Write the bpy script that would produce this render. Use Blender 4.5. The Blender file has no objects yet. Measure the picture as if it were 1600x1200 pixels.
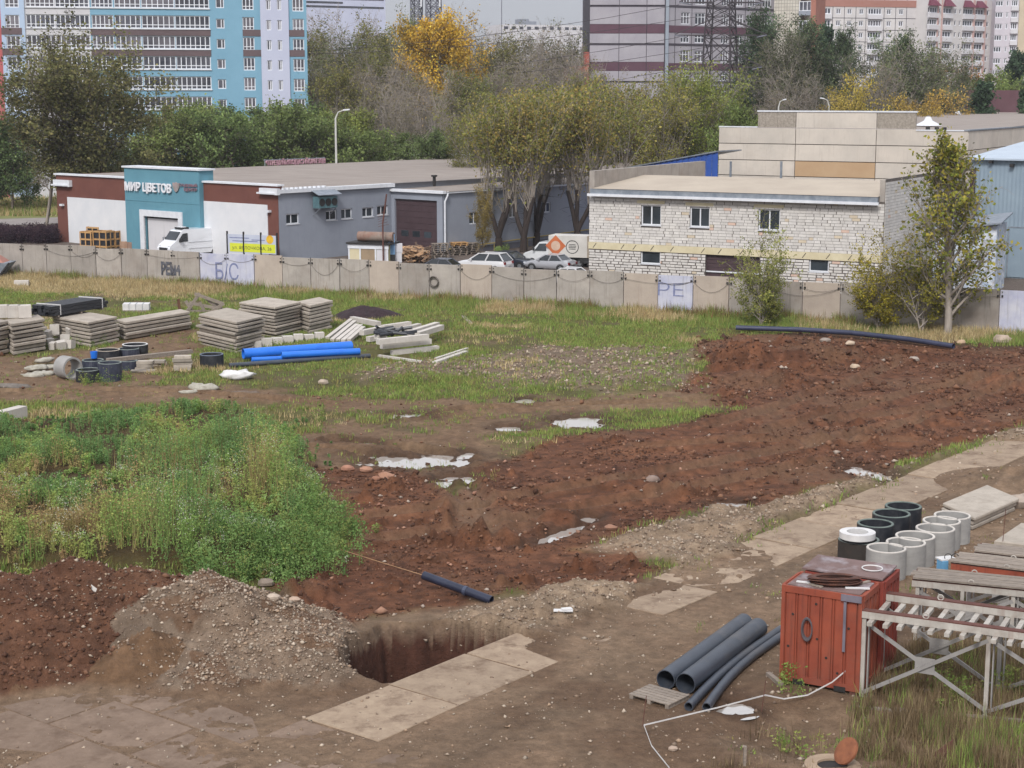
import bpy, math, random
import numpy as np
from mathutils import Vector, Matrix

SC = bpy.context.scene
COL = SC.collection
R = math.radians

# ------------------------------------------------------------------ camera
CAM_H = 14.7
FPX = 2600.0                                   # focal length in photo pixels (1600 wide)
PITCH = math.atan(452.0 / FPX)
cam_d = bpy.data.cameras.new('camera'); cam = bpy.data.objects.new('camera', cam_d); COL.objects.link(cam)
cam.location = (0, 0, CAM_H); cam.rotation_euler = (math.pi / 2 - PITCH, 0, 0)
cam_d.sensor_width = 36.0; cam_d.lens = 36.0 * FPX / 1600.0
cam_d.clip_start = 0.5; cam_d.clip_end = 6000
SC.camera = cam

# ------------------------------------------------------------------ sky, sun, exposure (overcast)
SUN_EL, SUN_AZ = 42.0, 194.0                   # azimuth measured clockwise from +Y: behind the camera, a little to the left
W = bpy.data.worlds.new('World'); SC.world = W; W.use_nodes = True
wn, wl = W.node_tree.nodes, W.node_tree.links
wn.clear()
w_out = wn.new('ShaderNodeOutputWorld'); w_bg = wn.new('ShaderNodeBackground')
w_sky = wn.new('ShaderNodeTexSky'); w_sky.sky_type = 'NISHITA'; w_sky.sun_disc = False
w_sky.sun_elevation = R(SUN_EL); w_sky.sun_rotation = R(SUN_AZ)
w_sky.air_density = 1.0; w_sky.dust_density = 5.0; w_sky.ozone_density = 1.0
w_hsv = wn.new('ShaderNodeHueSaturation'); w_hsv.inputs['Saturation'].default_value = 0.35
# an even overcast veil with soft cloud mottling, mixed over the clear sky
w_mix = wn.new('ShaderNodeMix'); w_mix.data_type = 'RGBA'; w_mix.inputs['Factor'].default_value = 0.75
w_tc = wn.new('ShaderNodeTexCoord'); w_map = wn.new('ShaderNodeMapping'); w_map.inputs['Scale'].default_value = (1, 1, 3.5)
w_noi = wn.new('ShaderNodeTexNoise'); w_noi.inputs['Scale'].default_value = 2.2; w_noi.inputs['Detail'].default_value = 5
w_rmp = wn.new('ShaderNodeValToRGB')
w_rmp.color_ramp.elements[0].position = 0.3; w_rmp.color_ramp.elements[0].color = (6.6, 6.9, 7.7, 1)
w_rmp.color_ramp.elements[1].position = 0.75; w_rmp.color_ramp.elements[1].color = (8.6, 8.8, 9.4, 1)
wl.new(w_tc.outputs['Generated'], w_map.inputs['Vector']); wl.new(w_map.outputs['Vector'], w_noi.inputs['Vector'])
wl.new(w_noi.outputs['Fac'], w_rmp.inputs['Fac'])
wl.new(w_sky.outputs['Color'], w_hsv.inputs['Color'])
wl.new(w_hsv.outputs['Color'], w_mix.inputs[6]); wl.new(w_rmp.outputs['Color'], w_mix.inputs[7])
# overcast luminance law: the cloud layer is brightest overhead and dimmer towards the horizon all round
w_sep = wn.new('ShaderNodeSeparateXYZ'); w_law = wn.new('ShaderNodeMapRange'); w_mul = wn.new('ShaderNodeMix'); w_mul.data_type = 'RGBA'; w_mul.blend_type = 'MULTIPLY'; w_mul.inputs[0].default_value = 1
w_law.inputs['From Min'].default_value = 0; w_law.inputs['From Max'].default_value = 1; w_law.inputs['To Min'].default_value = 0.72; w_law.inputs['To Max'].default_value = 1.5
wl.new(w_tc.outputs['Generated'], w_sep.inputs[0]); wl.new(w_sep.outputs['Z'], w_law.inputs['Value'])
wl.new(w_mix.outputs[2], w_mul.inputs[6]); wl.new(w_law.outputs['Result'], w_mul.inputs[7]); wl.new(w_mul.outputs[2], w_bg.inputs['Color']); w_bg.inputs['Strength'].default_value = 0.074
wl.new(w_bg.outputs['Background'], w_out.inputs['Surface'])

sun_d = bpy.data.lights.new('sun', 'SUN'); sun = bpy.data.objects.new('sun', sun_d); COL.objects.link(sun)
sun_d.energy = 1.5; sun_d.angle = R(12); sun_d.color = (1.0, 0.975, 0.94)
_sd = Vector((math.sin(R(SUN_AZ)) * math.cos(R(SUN_EL)), math.cos(R(SUN_AZ)) * math.cos(R(SUN_EL)), math.sin(R(SUN_EL))))
sun.rotation_euler = _sd.to_track_quat('Z', 'Y').to_euler(); sun.location = (0, -20, 60)

SC.view_settings.view_transform = 'Standard'; SC.view_settings.look = 'None'
SC.view_settings.exposure = 0.7; SC.view_settings.gamma = 1.0; SC.view_settings.use_curve_mapping = False
SC.render.engine = 'CYCLES'
SC.cycles.max_bounces = 5; SC.cycles.diffuse_bounces = 3; SC.cycles.glossy_bounces = 3
SC.cycles.transmission_bounces = 3; SC.cycles.transparent_max_bounces = 6
SC.cycles.caustics_reflective = False; SC.cycles.caustics_refractive = False
SC.cycles.use_denoising = True

rng = np.random.default_rng(7)
random.seed(7)

# ------------------------------------------------------------------ measuring: photo pixel -> place in the world
_c, _s = math.cos(PITCH), math.sin(PITCH)
def ray(px, py):
    x = (px - 800) / FPX; y = (600 - py) / FPX
    return Vector((x, _c + y * _s, -_s + y * _c))
def G(px, py, z=0.0):
    d = ray(px, py); t = (z - CAM_H) / d.z
    return Vector((d.x * t, d.y * t, z))
def atY(px, py, Y):
    d = ray(px, py); t = Y / d.y
    return Vector((d.x * t, Y, CAM_H + d.z * t))
def zat(Y, py):
    d = ray(800, py); return CAM_H + d.z * Y / d.y
def V(*a): return Vector(a)

# ------------------------------------------------------------------ noise in numpy
def _hash(ix, iy, s):
    h = (ix.astype(np.int64) * 374761393 + iy.astype(np.int64) * 668265263 + s * 974634777) & 0xffffffff
    h = ((h ^ (h >> 13)) * 1274126177) & 0xffffffff
    return ((h ^ (h >> 16)) & 0xffffff) / float(0xffffff)
def vnoise(x, y, s=0):
    ix, iy = np.floor(x), np.floor(y); fx, fy = x - ix, y - iy
    fx = fx * fx * (3 - 2 * fx); fy = fy * fy * (3 - 2 * fy)
    a = _hash(ix, iy, s); b = _hash(ix + 1, iy, s); c = _hash(ix, iy + 1, s); d = _hash(ix + 1, iy + 1, s)
    return (a + (b - a) * fx) * (1 - fy) + (c + (d - c) * fx) * fy
def fbm(x, y, sc, octv=4, s=0, gain=0.5):
    v = 0.0; amp = 1.0; tot = 0.0; f = 1.0 / sc
    for o in range(octv):
        v = v + amp * vnoise(x * f, y * f, s + o * 17); tot += amp; amp *= gain; f *= 2.03
    return v / tot
def sstep(a, b, x):
    t = np.clip((x - a) / (b - a), 0, 1); return t * t * (3 - 2 * t)
def poly_sd(P, x, y):
    """signed distance to a polygon, negative inside"""
    P = [(p[0], p[1]) for p in P]; n = len(P)
    d = np.full(x.shape, 1e18); ins = np.zeros(x.shape, bool)
    for i in range(n):
        ax, ay = P[i]; bx, by = P[(i + 1) % n]
        ex, ey = bx - ax, by - ay; L = ex * ex + ey * ey + 1e-12
        t = np.clip(((x - ax) * ex + (y - ay) * ey) / L, 0, 1)
        d = np.minimum(d, (x - ax - t * ex) ** 2 + (y - ay - t * ey) ** 2)
        c = ((ay > y) != (by > y))
        with np.errstate(divide='ignore', invalid='ignore'):
            xi = ex * (y - ay) / (ey if ey != 0 else 1e-9) + ax
        ins ^= (c & (x < xi))
    d = np.sqrt(d); return np.where(ins, -d, d)
def gpoly(pts, z=0.0): return [G(a, b, z)[:2] for a, b in pts]

# ------------------------------------------------------------------ materials
def lin(r, g, b):
    f = lambda c: (c / 255 / 12.92) if c <= 10 else ((c / 255 + 0.055) / 1.055) ** 2.4
    return (f(r), f(g), f(b))
def mat(name, c1, c2=None, scale=3.0, rough=0.85, bump=0.0, bscale=None, metal=0.0, streak=0.0, streak_c=None,
        dirt=0.0, dirt_c=None, dirt_scale=1.2, spec=0.4, detail=5, use_col=False, coat=0.0, stretch=(1, 1, 1), objrand=0.0, bdist=0.02, nrough=.62):
    m = bpy.data.materials.new(name); m.use_nodes = True
    n, l = m.node_tree.nodes, m.node_tree.links; b = n['Principled BSDF']
    b.inputs['Roughness'].default_value = rough; b.inputs['Metallic'].default_value = metal
    b.inputs['Specular IOR Level'].default_value = spec; b.inputs['Coat Weight'].default_value = coat
    tc = n.new('ShaderNodeTexCoord'); mp = n.new('ShaderNodeMapping'); mp.inputs['Scale'].default_value = stretch
    l.new(tc.outputs['Object'], mp.inputs['Vector'])
    vec = mp.outputs['Vector']
    if objrand:
        oi = n.new('ShaderNodeObjectInfo'); va = n.new('ShaderNodeVectorMath'); va.operation = 'MULTIPLY_ADD'
        l.new(oi.outputs['Random'], va.inputs[0]); va.inputs[1].default_value = (37, 53, 71); l.new(vec, va.inputs[2]); vec = va.outputs[0]
    def noise(sc, det=detail, v=None):
        t = n.new('ShaderNodeTexNoise'); t.inputs['Scale'].default_value = sc; t.inputs['Detail'].default_value = det
        t.inputs['Roughness'].default_value = nrough; l.new(v or vec, t.inputs['Vector']); return t.outputs['Fac']
    def ramp(f, a, bb):
        r = n.new('ShaderNodeMapRange'); r.inputs['From Min'].default_value = a; r.inputs['From Max'].default_value = bb
        r.inputs['To Min'].default_value = 0; r.inputs['To Max'].default_value = 1; l.new(f, r.inputs['Value']); return r.outputs['Result']
    def mix(f, a, bb, mode='MIX'):
        x = n.new('ShaderNodeMix'); x.data_type = 'RGBA'; x.blend_type = mode
        for s_, v_ in ((0, f), (6, a), (7, bb)):
            if hasattr(v_, 'is_output'): l.new(v_, x.inputs[s_])
            else: x.inputs[s_].default_value = v_ if s_ == 0 else (*v_[:3], 1)
        return x.outputs[2]
    if use_col:
        at = n.new('ShaderNodeAttribute'); at.attribute_name = 'col'; base = at.outputs['Color']
        if c2 is not None: base = mix(ramp(noise(scale), 0.3, 0.7), base, mix(1.0, base, c2, 'MULTIPLY'))
    else:
        c2 = c2 or tuple(x * 0.8 for x in c1)
        base = mix(ramp(noise(scale), 0.32, 0.68), c1, c2)
    if objrand:
        hv = n.new('ShaderNodeHueSaturation'); rm = n.new('ShaderNodeMapRange')
        rm.inputs['To Min'].default_value = 1 - objrand; rm.inputs['To Max'].default_value = 1 + objrand
        l.new(oi.outputs['Random'], rm.inputs['Value']); l.new(rm.outputs['Result'], hv.inputs['Value']); l.new(base, hv.inputs['Color']); base = hv.outputs['Color']
    if streak:
        mp2 = n.new('ShaderNodeMapping'); mp2.inputs['Scale'].default_value = (6, 6, 0.35); l.new(vec, mp2.inputs['Vector'])
        f = ramp(noise(1.0, 4, mp2.outputs['Vector']), 0.55, 0.78)
        mm = n.new('ShaderNodeMath'); mm.operation = 'MULTIPLY'; mm.inputs[1].default_value = streak; l.new(f, mm.inputs[0])
        base = mix(mm.outputs[0], base, streak_c or tuple(x * 0.35 for x in c1))
    if dirt:
        f = ramp(noise(dirt_scale, 6), 0.5, 0.72)
        mm = n.new('ShaderNodeMath'); mm.operation = 'MULTIPLY'; mm.inputs[1].default_value = dirt; l.new(f, mm.inputs[0])
        base = mix(mm.outputs[0], base, dirt_c or (0.12, 0.09, 0.07))
    l.new(base, b.inputs['Base Color'])
    if bump:
        bp = n.new('ShaderNodeBump'); bp.inputs['Strength'].default_value = bump; bp.inputs['Distance'].default_value = bdist
        l.new(noise(bscale or scale * 6, 6), bp.inputs['Height']); l.new(bp.outputs['Normal'], b.inputs['Normal'])
    return m
def leafmat(name, trans=0.35):
    """foliage: colour from the face attribute times the object's own colour"""
    m = bpy.data.materials.new(name); m.use_nodes = True
    n, l = m.node_tree.nodes, m.node_tree.links; n.remove(n['Principled BSDF']); o = n['Material Output']
    at = n.new('ShaderNodeAttribute'); at.attribute_name = 'col'; oi = n.new('ShaderNodeObjectInfo')
    x = n.new('ShaderNodeMix'); x.data_type = 'RGBA'; x.blend_type = 'MULTIPLY'; x.inputs[0].default_value = 1
    l.new(at.outputs['Color'], x.inputs[6]); l.new(oi.outputs['Color'], x.inputs[7])
    d = n.new('ShaderNodeBsdfDiffuse'); t = n.new('ShaderNodeBsdfTranslucent'); mx = n.new('ShaderNodeMixShader'); mx.inputs[0].default_value = trans
    l.new(x.outputs[2], d.inputs['Color']); l.new(x.outputs[2], t.inputs['Color'])
    # leaves are shaded with normals eased towards the sky, as soft curled leaves are
    ge = n.new('ShaderNodeNewGeometry'); va = n.new('ShaderNodeVectorMath'); va.operation = 'MULTIPLY_ADD'; va.inputs[1].default_value = (.6, .6, .6); va.inputs[2].default_value = (0, 0, .55)
    vn = n.new('ShaderNodeVectorMath'); vn.operation = 'NORMALIZE'; l.new(ge.outputs['Normal'], va.inputs[0]); l.new(va.outputs[0], vn.inputs[0]); l.new(vn.outputs[0], d.inputs['Normal'])
    l.new(d.outputs[0], mx.inputs[1]); l.new(t.outputs[0], mx.inputs[2]); l.new(mx.outputs[0], o.inputs['Surface'])
    return m
def glassmat(name, c=(0.02, 0.025, 0.03), rough=0.06, c2=None):
    return mat(name, c, c2 or tuple(x * 2.2 for x in c), scale=0.45, rough=rough, spec=0.6, detail=2, objrand=0.3)

# ------------------------------------------------------------------ mesh building
class MB:
    def __init__(s): s.v = []; s.f = []; s.c = []; s._c = None
    def col(s, c): s._c = c; return s
    def _add(s, vs, fs):
        k = len(s.v); s.v.extend([tuple(p) for p in vs]); s.f.extend([tuple(i + k for i in q) for q in fs])
        if s._c is not None: s.c.extend([s._c] * len(fs))
        return s
    def hexa(s, p): # 8 points: bottom ring 0-3, top ring 4-7
        return s._add(p, [(3, 2, 1, 0), (4, 5, 6, 7), (0, 1, 5, 4), (1, 2, 6, 5), (2, 3, 7, 6), (3, 0, 4, 7)])
    def obox(s, o, a, b, c):
        o, a, b, c = Vector(o), Vector(a), Vector(b), Vector(c)
        if a.cross(b).dot(c) < 0: a, b = b, a
        return s.hexa([o, o + a, o + a + b, o + b, o + c, o + a + c, o + a + b + c, o + b + c])
    def box(s, cx, cy, z0, sx, sy, sz, ang=0.0):
        u = Vector((math.cos(ang), math.sin(ang), 0)); w = Vector((-math.sin(ang), math.cos(ang), 0))
        return s.obox(Vector((cx, cy, z0)) - u * sx / 2 - w * sy / 2, u * sx, w * sy, Vector((0, 0, sz)))
    def beam(s, a, b, w, h, up=(0, 0, 1), jit=0):
        a, b = Vector(a), Vector(b); d = (b - a).normalized(); up = Vector(up)
        x = d.cross(up)
        if x.length < 1e-4: x = d.cross(Vector((1, 0, 0)))
        x.normalize(); y = x.cross(d).normalized()
        return s.obox(a - x * w / 2 - y * h / 2, b - a, x * w, y * h)
    def quad(s, a, b, c, d): return s._add([a, b, c, d], [(0, 1, 2, 3)])
    def poly(s, pts): return s._add(pts, [tuple(range(len(pts)))])
    def prism(s, pts, z0, z1):
        n = len(pts); A = [(p[0], p[1], z0) for p in pts]; B = [(p[0], p[1], z1) for p in pts]
        ar = sum(pts[i][0] * pts[(i + 1) % n][1] - pts[(i + 1) % n][0] * pts[i][1] for i in range(n))
        if ar < 0: A.reverse(); B.reverse()
        return s._add(A + B, [tuple(range(n - 1, -1, -1)), tuple(range(n, 2 * n))] + [(i, (i + 1) % n, n + (i + 1) % n, n + i) for i in range(n)])
    def tube(s, pts, r, n=8, cap=True, inner=0.0):
        pts = [Vector(p) for p in pts]; k = len(pts); rs = r if isinstance(r, (list, tuple)) else [r] * k
        vs = []; prev = None
        for i, p in enumerate(pts):
            d = (pts[min(i + 1, k - 1)] - pts[max(i - 1, 0)]).normalized()
            if prev is None:
                x = d.cross(Vector((0, 0, 1)));
                if x.length < 1e-3: x = d.cross(Vector((1, 0, 0)))
            else: x = prev - d * prev.dot(d)
            x.normalize(); prev = x; y = d.cross(x)
            vs += [p + (x * math.cos(2 * math.pi * j / n) + y * math.sin(2 * math.pi * j / n)) * rs[i] for j in range(n)]
        fs = [(i * n + j, (i + 1) * n + j, (i + 1) * n + (j + 1) % n, i * n + (j + 1) % n) for i in range(k - 1) for j in range(n)]
        if cap and not inner: fs += [tuple(range(n)), tuple(range((k - 1) * n + n - 1, (k - 1) * n - 1, -1))]
        if inner:
            m = len(vs)
            for i, p in enumerate(pts): vs += [p + (vs[i * n + j] - p) * inner for j in range(n)]
            fs += [(m + i * n + j, m + i * n + (j + 1) % n, m + (i + 1) * n + (j + 1) % n, m + (i + 1) * n + j) for i in range(k - 1) for j in range(n)]
            for e in (0, (k - 1) * n):
                q = [(e + j, e + (j + 1) % n, m + e + (j + 1) % n, m + e + j) for j in range(n)]
                fs += q if e == 0 else [t[::-1] for t in q]
        return s._add(vs, fs)
    def lathe(s, prof, n=24, c=(0, 0, 0), M=None):
        """prof: closed list of (r, z); a ring or a solid of revolution"""
        c = Vector(c); k = len(prof); vs = []
        for r, z in prof:
            for j in range(n):
                p = Vector((r * math.cos(2 * math.pi * j / n), r * math.sin(2 * math.pi * j / n), z))
                vs.append((M @ p if M else p) + c)
        fs = [(i * n + j, i * n + (j + 1) % n, ((i + 1) % k) * n + (j + 1) % n, ((i + 1) % k) * n + j) for i in range(k) for j in range(n)]
        return s._add(vs, fs)
    def torus(s, c, R_, r, n=24, m=6, M=None):
        return s.lathe([(R_ + r * math.cos(2 * math.pi * i / m), r * math.sin(2 * math.pi * i / m)) for i in range(m)], n, c, M)
    def grid(s, P):  # rows of points
        h, w = len(P), len(P[0])
        return s._add([q for row in P for q in row], [(i * w + j, i * w + j + 1, (i + 1) * w + j + 1, (i + 1) * w + j) for i in range(h - 1) for j in range(w - 1)])

MESH_ORG = {}
def make_obj(name, me, parent=None, loc=None):
    o = bpy.data.objects.new(name, me); COL.objects.link(o)
    if parent is not None: o.parent = parent
    if loc is not None: o.location = loc
    return o
def build(mb, name, m, parent=None, smooth=False, org=None, ang=None):
    if org is None: org = MESH_ORG.get(parent.name if parent else '', Vector((0, 0, 0)))
    me = bpy.data.meshes.new(name)
    me.from_pydata([(p[0] - org[0], p[1] - org[1], p[2] - org[2]) for p in mb.v], [], mb.f)
    for mm in (m if isinstance(m, (list, tuple)) else [m]): me.materials.append(mm)
    if mb.c:
        a = me.attributes.new('col', 'FLOAT_COLOR', 'FACE')
        a.data.foreach_set('color', np.array([(c[0], c[1], c[2], 1.0) for c in mb.c], np.float32).ravel())
    if smooth:
        if ang is None: me.shade_smooth()
        else: me.set_sharp_from_angle(angle=R(ang))
    o = make_obj(name, me, parent)
    if parent is not None: MESH_ORG[o.name] = org
    else: o.location = org
    return o
def thing(name, label, cat, loc, group=None, kind=None):
    o = bpy.data.objects.new(name, None); COL.objects.link(o); o.location = loc; o.empty_display_size = 0.3
    o['label'] = label; o['category'] = cat
    if group: o['group'] = group
    o['kind'] = kind or 'thing'
    MESH_ORG[o.name] = Vector(loc); return o
def solo(mb, name, m, label, cat, group=None, smooth=False, ang=None):
    a = np.array(mb.v); org = Vector((a[:, 0].mean(), a[:, 1].mean(), a[:, 2].min()))
    o = build(mb, name, m, None, smooth, org, ang); o['label'] = label; o['category'] = cat; o['kind'] = 'thing'
    if group: o['group'] = group
    MESH_ORG[o.name] = org
    return o
def part(parent, name, m, smooth=False, ang=None, **kw):
    """returns an MB whose done() links it under parent"""
    b = MB(); b.done = lambda: build(b, name, m, parent, smooth, None, ang); return b
def np_mesh(name, verts, tris, m, col=None, quads=False, smooth=False):
    """fast mesh from arrays; col: per-face rgb"""
    me = bpy.data.meshes.new(name); k = 4 if quads else 3
    nv, nf = len(verts), len(tris)
    me.vertices.add(nv); me.vertices.foreach_set('co', np.asarray(verts, np.float32).ravel())
    me.loops.add(nf * k); me.loops.foreach_set('vertex_index', np.asarray(tris, np.int32).ravel())
    me.polygons.add(nf); me.polygons.foreach_set('loop_start', np.arange(0, nf * k, k, dtype=np.int32))
    me.update(calc_edges=True)
    if m is not None: me.materials.append(m)
    if col is not None:
        a = me.attributes.new('col', 'FLOAT_COLOR', 'FACE')
        a.data.foreach_set('color', np.concatenate([np.asarray(col, np.float32), np.ones((nf, 1), np.float32)], 1).ravel())
    if smooth: me.shade_smooth()
    return me

class Face:
    """a wall plane standing on the ground from A to B; outward normal towards the viewer's side"""
    def __init__(s, A, B, z0=0.0):
        s.o = Vector((A[0], A[1], 0)); d = Vector((B[0] - A[0], B[1] - A[1], 0)); s.L = d.length; s.u = d / s.L
        s.n = Vector((s.u.y, -s.u.x, 0))
        if s.n.dot(-s.o) < 0: s.n = -s.n
    def at(s, px, py):
        d = ray(px, py); c = Vector((0, 0, CAM_H)); t = (s.o - c).dot(s.n) / d.dot(s.n); p = c + d * t
        return (p - s.o).dot(s.u), p.z
    def P(s, u, z, d=0.0): return s.o + s.u * u + s.n * d + Vector((0, 0, z))
    def rect(s, x0, y0, x1, y1):
        xm, ym = (x0 + x1) / 2, (y0 + y1) / 2
        return s.at(x0, ym)[0], s.at(x1, ym)[0], s.at(xm, y1)[1], s.at(xm, y0)[1]
    def box(s, mb, u0, u1, z0, z1, d0, d1):
        return mb.obox(s.P(u0, z0, d0), s.u * (u1 - u0), s.n * (d1 - d0), Vector((0, 0, z1 - z0)))
    def quad(s, mb, u0, u1, z0, z1, d=0.0):
        p = [s.P(u0, z0, d), s.P(u1, z0, d), s.P(u1, z1, d), s.P(u0, z1, d)]
        if s.u.cross(Vector((0, 0, 1))).dot(s.n) < 0: p.reverse()
        return mb.quad(*p)
    def wall(s, mb, u0, u1, z0, z1, holes=(), depth=0.2, d=0.0):
        """front skin with openings and their reveals"""
        us = sorted({u0, u1, *[h[0] for h in holes], *[h[1] for h in holes]}); zs = sorted({z0, z1, *[h[2] for h in holes], *[h[3] for h in holes]})
        us = [q for q in us if u0 - 1e-6 <= q <= u1 + 1e-6]; zs = [q for q in zs if z0 - 1e-6 <= q <= z1 + 1e-6]
        for i in range(len(us) - 1):
            for j in range(len(zs) - 1):
                um, zm = (us[i] + us[i + 1]) / 2, (zs[j] + zs[j + 1]) / 2
                if any(h[0] < um < h[1] and h[2] < zm < h[3] for h in holes): continue
                s.quad(mb, us[i], us[i + 1], zs[j], zs[j + 1], d)
        for a, b, c, e in [h[:4] for h in holes]:
            for q in ((s.P(a, c, d), s.P(a, e, d), s.P(a, e, d - depth), s.P(a, c, d - depth)), (s.P(b, c, d), s.P(b, c, d - depth), s.P(b, e, d - depth), s.P(b, e, d)),
                      (s.P(a, c, d), s.P(a, c, d - depth), s.P(b, c, d - depth), s.P(b, c, d)), (s.P(a, e, d), s.P(b, e, d), s.P(b, e, d - depth), s.P(a, e, d - depth))):
                mb.quad(*q)
        return mb
def window(face, root, r, frame_m, pane_m, mull=(0.5,), trans=(), fw=0.07, d=-0.1, name='window', sill=None):
    """a window: frame with mullions, pane and sill as its pieces; r = (u0,u1,z0,z1)"""
    a, b, c, e = r; f = part(root, name, frame_m)
    for q in ((a, a + fw, c, e), (b - fw, b, c, e), (a + fw, b - fw, c, c + fw), (a + fw, b - fw, e - fw, e)): face.box(f, *q, d - 0.06, d)
    for t in mull:
        um = a + (b - a) * t; face.box(f, um - fw * .5, um + fw * .5, c + fw, e - fw, d - 0.05, d - 0.004)
    for t in trans:
        zm = c + (e - c) * t; face.box(f, a + fw, b - fw, zm - fw * .4, zm + fw * .4, d - 0.048, d - 0.008)
    w = f.done(); p = part(w, 'pane', pane_m); face.quad(p, a + fw * .5, b - fw * .5, c + fw * .5, e - fw * .5, d - 0.04); p.done()
    if sill is not None:
        q = part(w, 'sill', sill); face.box(q, a - 0.06, b + 0.06, c - 0.06, c, d, 0.08); q.done()
    return w
def cap_poly(face_pts, z): return [(p[0], p[1], z) for p in face_pts]

_FONT_TMP = []
def text_mb(txt, size=1.0, extrude=0.02, bold=0.0, mirror=False):
    """outline of a line of lettering as vertices/faces in the local xy plane"""
    cu = bpy.data.curves.new('t', 'FONT'); cu.body = txt; cu.size = size; cu.extrude = extrude; cu.offset = bold; cu.resolution_u = 3
    ob = bpy.data.objects.new('t', cu); COL.objects.link(ob)
    dg = bpy.context.evaluated_depsgraph_get(); me = bpy.data.meshes.new_from_object(ob.evaluated_get(dg))
    vs = [v.co.copy() for v in me.vertices]; fs = [tuple(p.vertices) for p in me.polygons]
    bpy.data.objects.remove(ob); bpy.data.curves.remove(cu); bpy.data.meshes.remove(me)
    return vs, fs
def put_text(mb, face, txt, u0, u1, z0, z1, d, depth=0.04, bold=0.0, flip=False):
    vs, fs = text_mb(txt, 1.0, 0.5, bold)
    x0, x1 = min(v.x for v in vs), max(v.x for v in vs); y0, y1 = min(v.y for v in vs), max(v.y for v in vs)
    right = face.u if face.u.x > 0 else -face.u
    def m(v):
        t = (v.x - x0) / (x1 - x0)
        if flip: t = 1 - t
        return face.P(u0 + (u1 - u0) * t, z0 + (z1 - z0) * (v.y - y0) / (y1 - y0), d + depth * (v.z + 0.5))
    return mb._add([m(v) for v in vs], fs)
# ================================================================== GROUND
RT = Vector((0.62, 0.785)).normalized(); RN = Vector((RT.y, -RT.x))       # slab road: along / across
def road_aq(x, y): return x * RT.x + y * RT.y, x * RN.x + y * RN.y
ROAD_Q0, ROAD_Q1, PAVE_A = -27.35, -24.95, 26.6

Z_MUD = gpoly([(495, 735), (560, 728), (640, 735), (700, 765), (745, 735), (850, 692), (900, 678), (1060, 664), (1150, 640), (1060, 612), (1100, 585), (1075, 560), (1085, 535),
               (1150, 522), (1300, 520), (1500, 540), (1640, 545), (1700, 600), (1640, 650), (1430, 722), (1340, 745), (1180, 792), (1120, 790), (1000, 828), (905, 858), (1000, 872), (1050, 885),
               (1000, 912), (880, 918), (760, 938), (640, 958), (520, 975), (440, 940), (430, 900), (540, 860), (515, 800)])
Z_PLATEAU = gpoly([(-300, 672), (60, 678), (160, 664), (300, 660), (420, 668), (490, 740), (525, 800), (500, 850), (440, 895), (250, 905), (-300, 905)])
Z_GRAVELBANK = gpoly([(905, 858), (1000, 828), (1120, 792), (1180, 794), (1340, 748), (1430, 724), (1640, 655), (1640, 690), (1530, 690), (1270, 800), (1100, 880), (960, 940), (820, 1000), (760, 985), (700, 965), (880, 920), (1010, 915), (1050, 885)])
Z_PIT = gpoly([(540, 1047), (600, 1060), (655, 1062), (740, 1030), (818, 1000), (775, 985), (690, 975), (600, 978), (552, 1005)])
Z_PITSIDE = gpoly([(380, 940), (520, 968), (640, 950), (780, 930), (900, 915), (980, 930), (820, 1010), (640, 1080), (300, 1100), (0, 1100), (0, 1000)])
Z_RUBBLE = gpoly([(540, 575), (640, 562), (760, 562), (830, 540), (1090, 548), (1090, 600), (960, 612), (840, 600), (770, 605), (700, 590), (580, 598)])
Z_TRACKS = [gpoly(q) for q in (
    [(-200, 545), (60, 560), (150, 546), (200, 532), (255, 518), (304, 500), (318, 540), (300, 560), (240, 562), (262, 596), (120, 612), (-200, 618)],
    [(-200, 596), (160, 602), (400, 606), (560, 622), (780, 626), (1000, 614), (1140, 610), (1140, 634), (960, 642), (920, 672), (690, 692), (560, 644), (380, 634), (150, 632), (-200, 628)],
    [(430, 690), (500, 662), (560, 655), (640, 672), (760, 690), (850, 680), (770, 745), (690, 775), (560, 750), (490, 740), (430, 720)])]
Z_FENCESOIL = gpoly([(1150, 512), (1300, 512), (1700, 535), (1700, 548), (1500, 545), (1250, 525)])
RUTS = [[(1110, 668), (1230, 632), (1330, 600), (1400, 568)], [(1180, 680), (1330, 640), (1440, 610), (1580, 590)], [(1300, 660), (1450, 640), (1600, 600)], [(1000, 700), (1150, 690), (1300, 690), (1420, 690)],
        [(560, 810), (760, 785), (1000, 745), (1250, 700), (1450, 655)], [(590, 845), (800, 815), (1040, 772), (1290, 722)], [(735, 755), (752, 800), (765, 840)], [(705, 760), (725, 800), (742, 838)], [(470, 700), (560, 708), (660, 722), (745, 730)], [(520, 688), (620, 700), (720, 712)], [(620, 655), (740, 640), (900, 634), (1100, 628)], [(0, 615), (150, 612), (330, 618), (500, 632)]]
RUTS_W = [[G(*p)[:2] for p in r] for r in RUTS]
PUDDLES = [(640, 648, 30, 5, 0), (900, 658, 42, 8, 0), (798, 668, 22, 4, 0), (655, 719, 74, 8, 4), (715, 745, 26, 4, 0), (690, 752, 20, 4, 0), (728, 708, 12, 4, 8), (875, 832, 12, 16, 35), (916, 809, 18, 4, 25),
           (1358, 738, 24, 9, -18), (1138, 785, 34, 4, -14), (822, 625, 18, 4, 0), (548, 690, 36, 3, 8), (1150, 1100, 26, 10, -20)]
PUD = []
for i, (a, b, w, h, tilt) in enumerate(PUDDLES):
    c = G(a, b); rx = (G(a + w, b) - c).length; ry = (G(a, b - h) - G(a, b + h)).length / 2 * 1.15
    PUD.append((c.x, c.y, rx, ry, -R(tilt) * 1.0))
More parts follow.
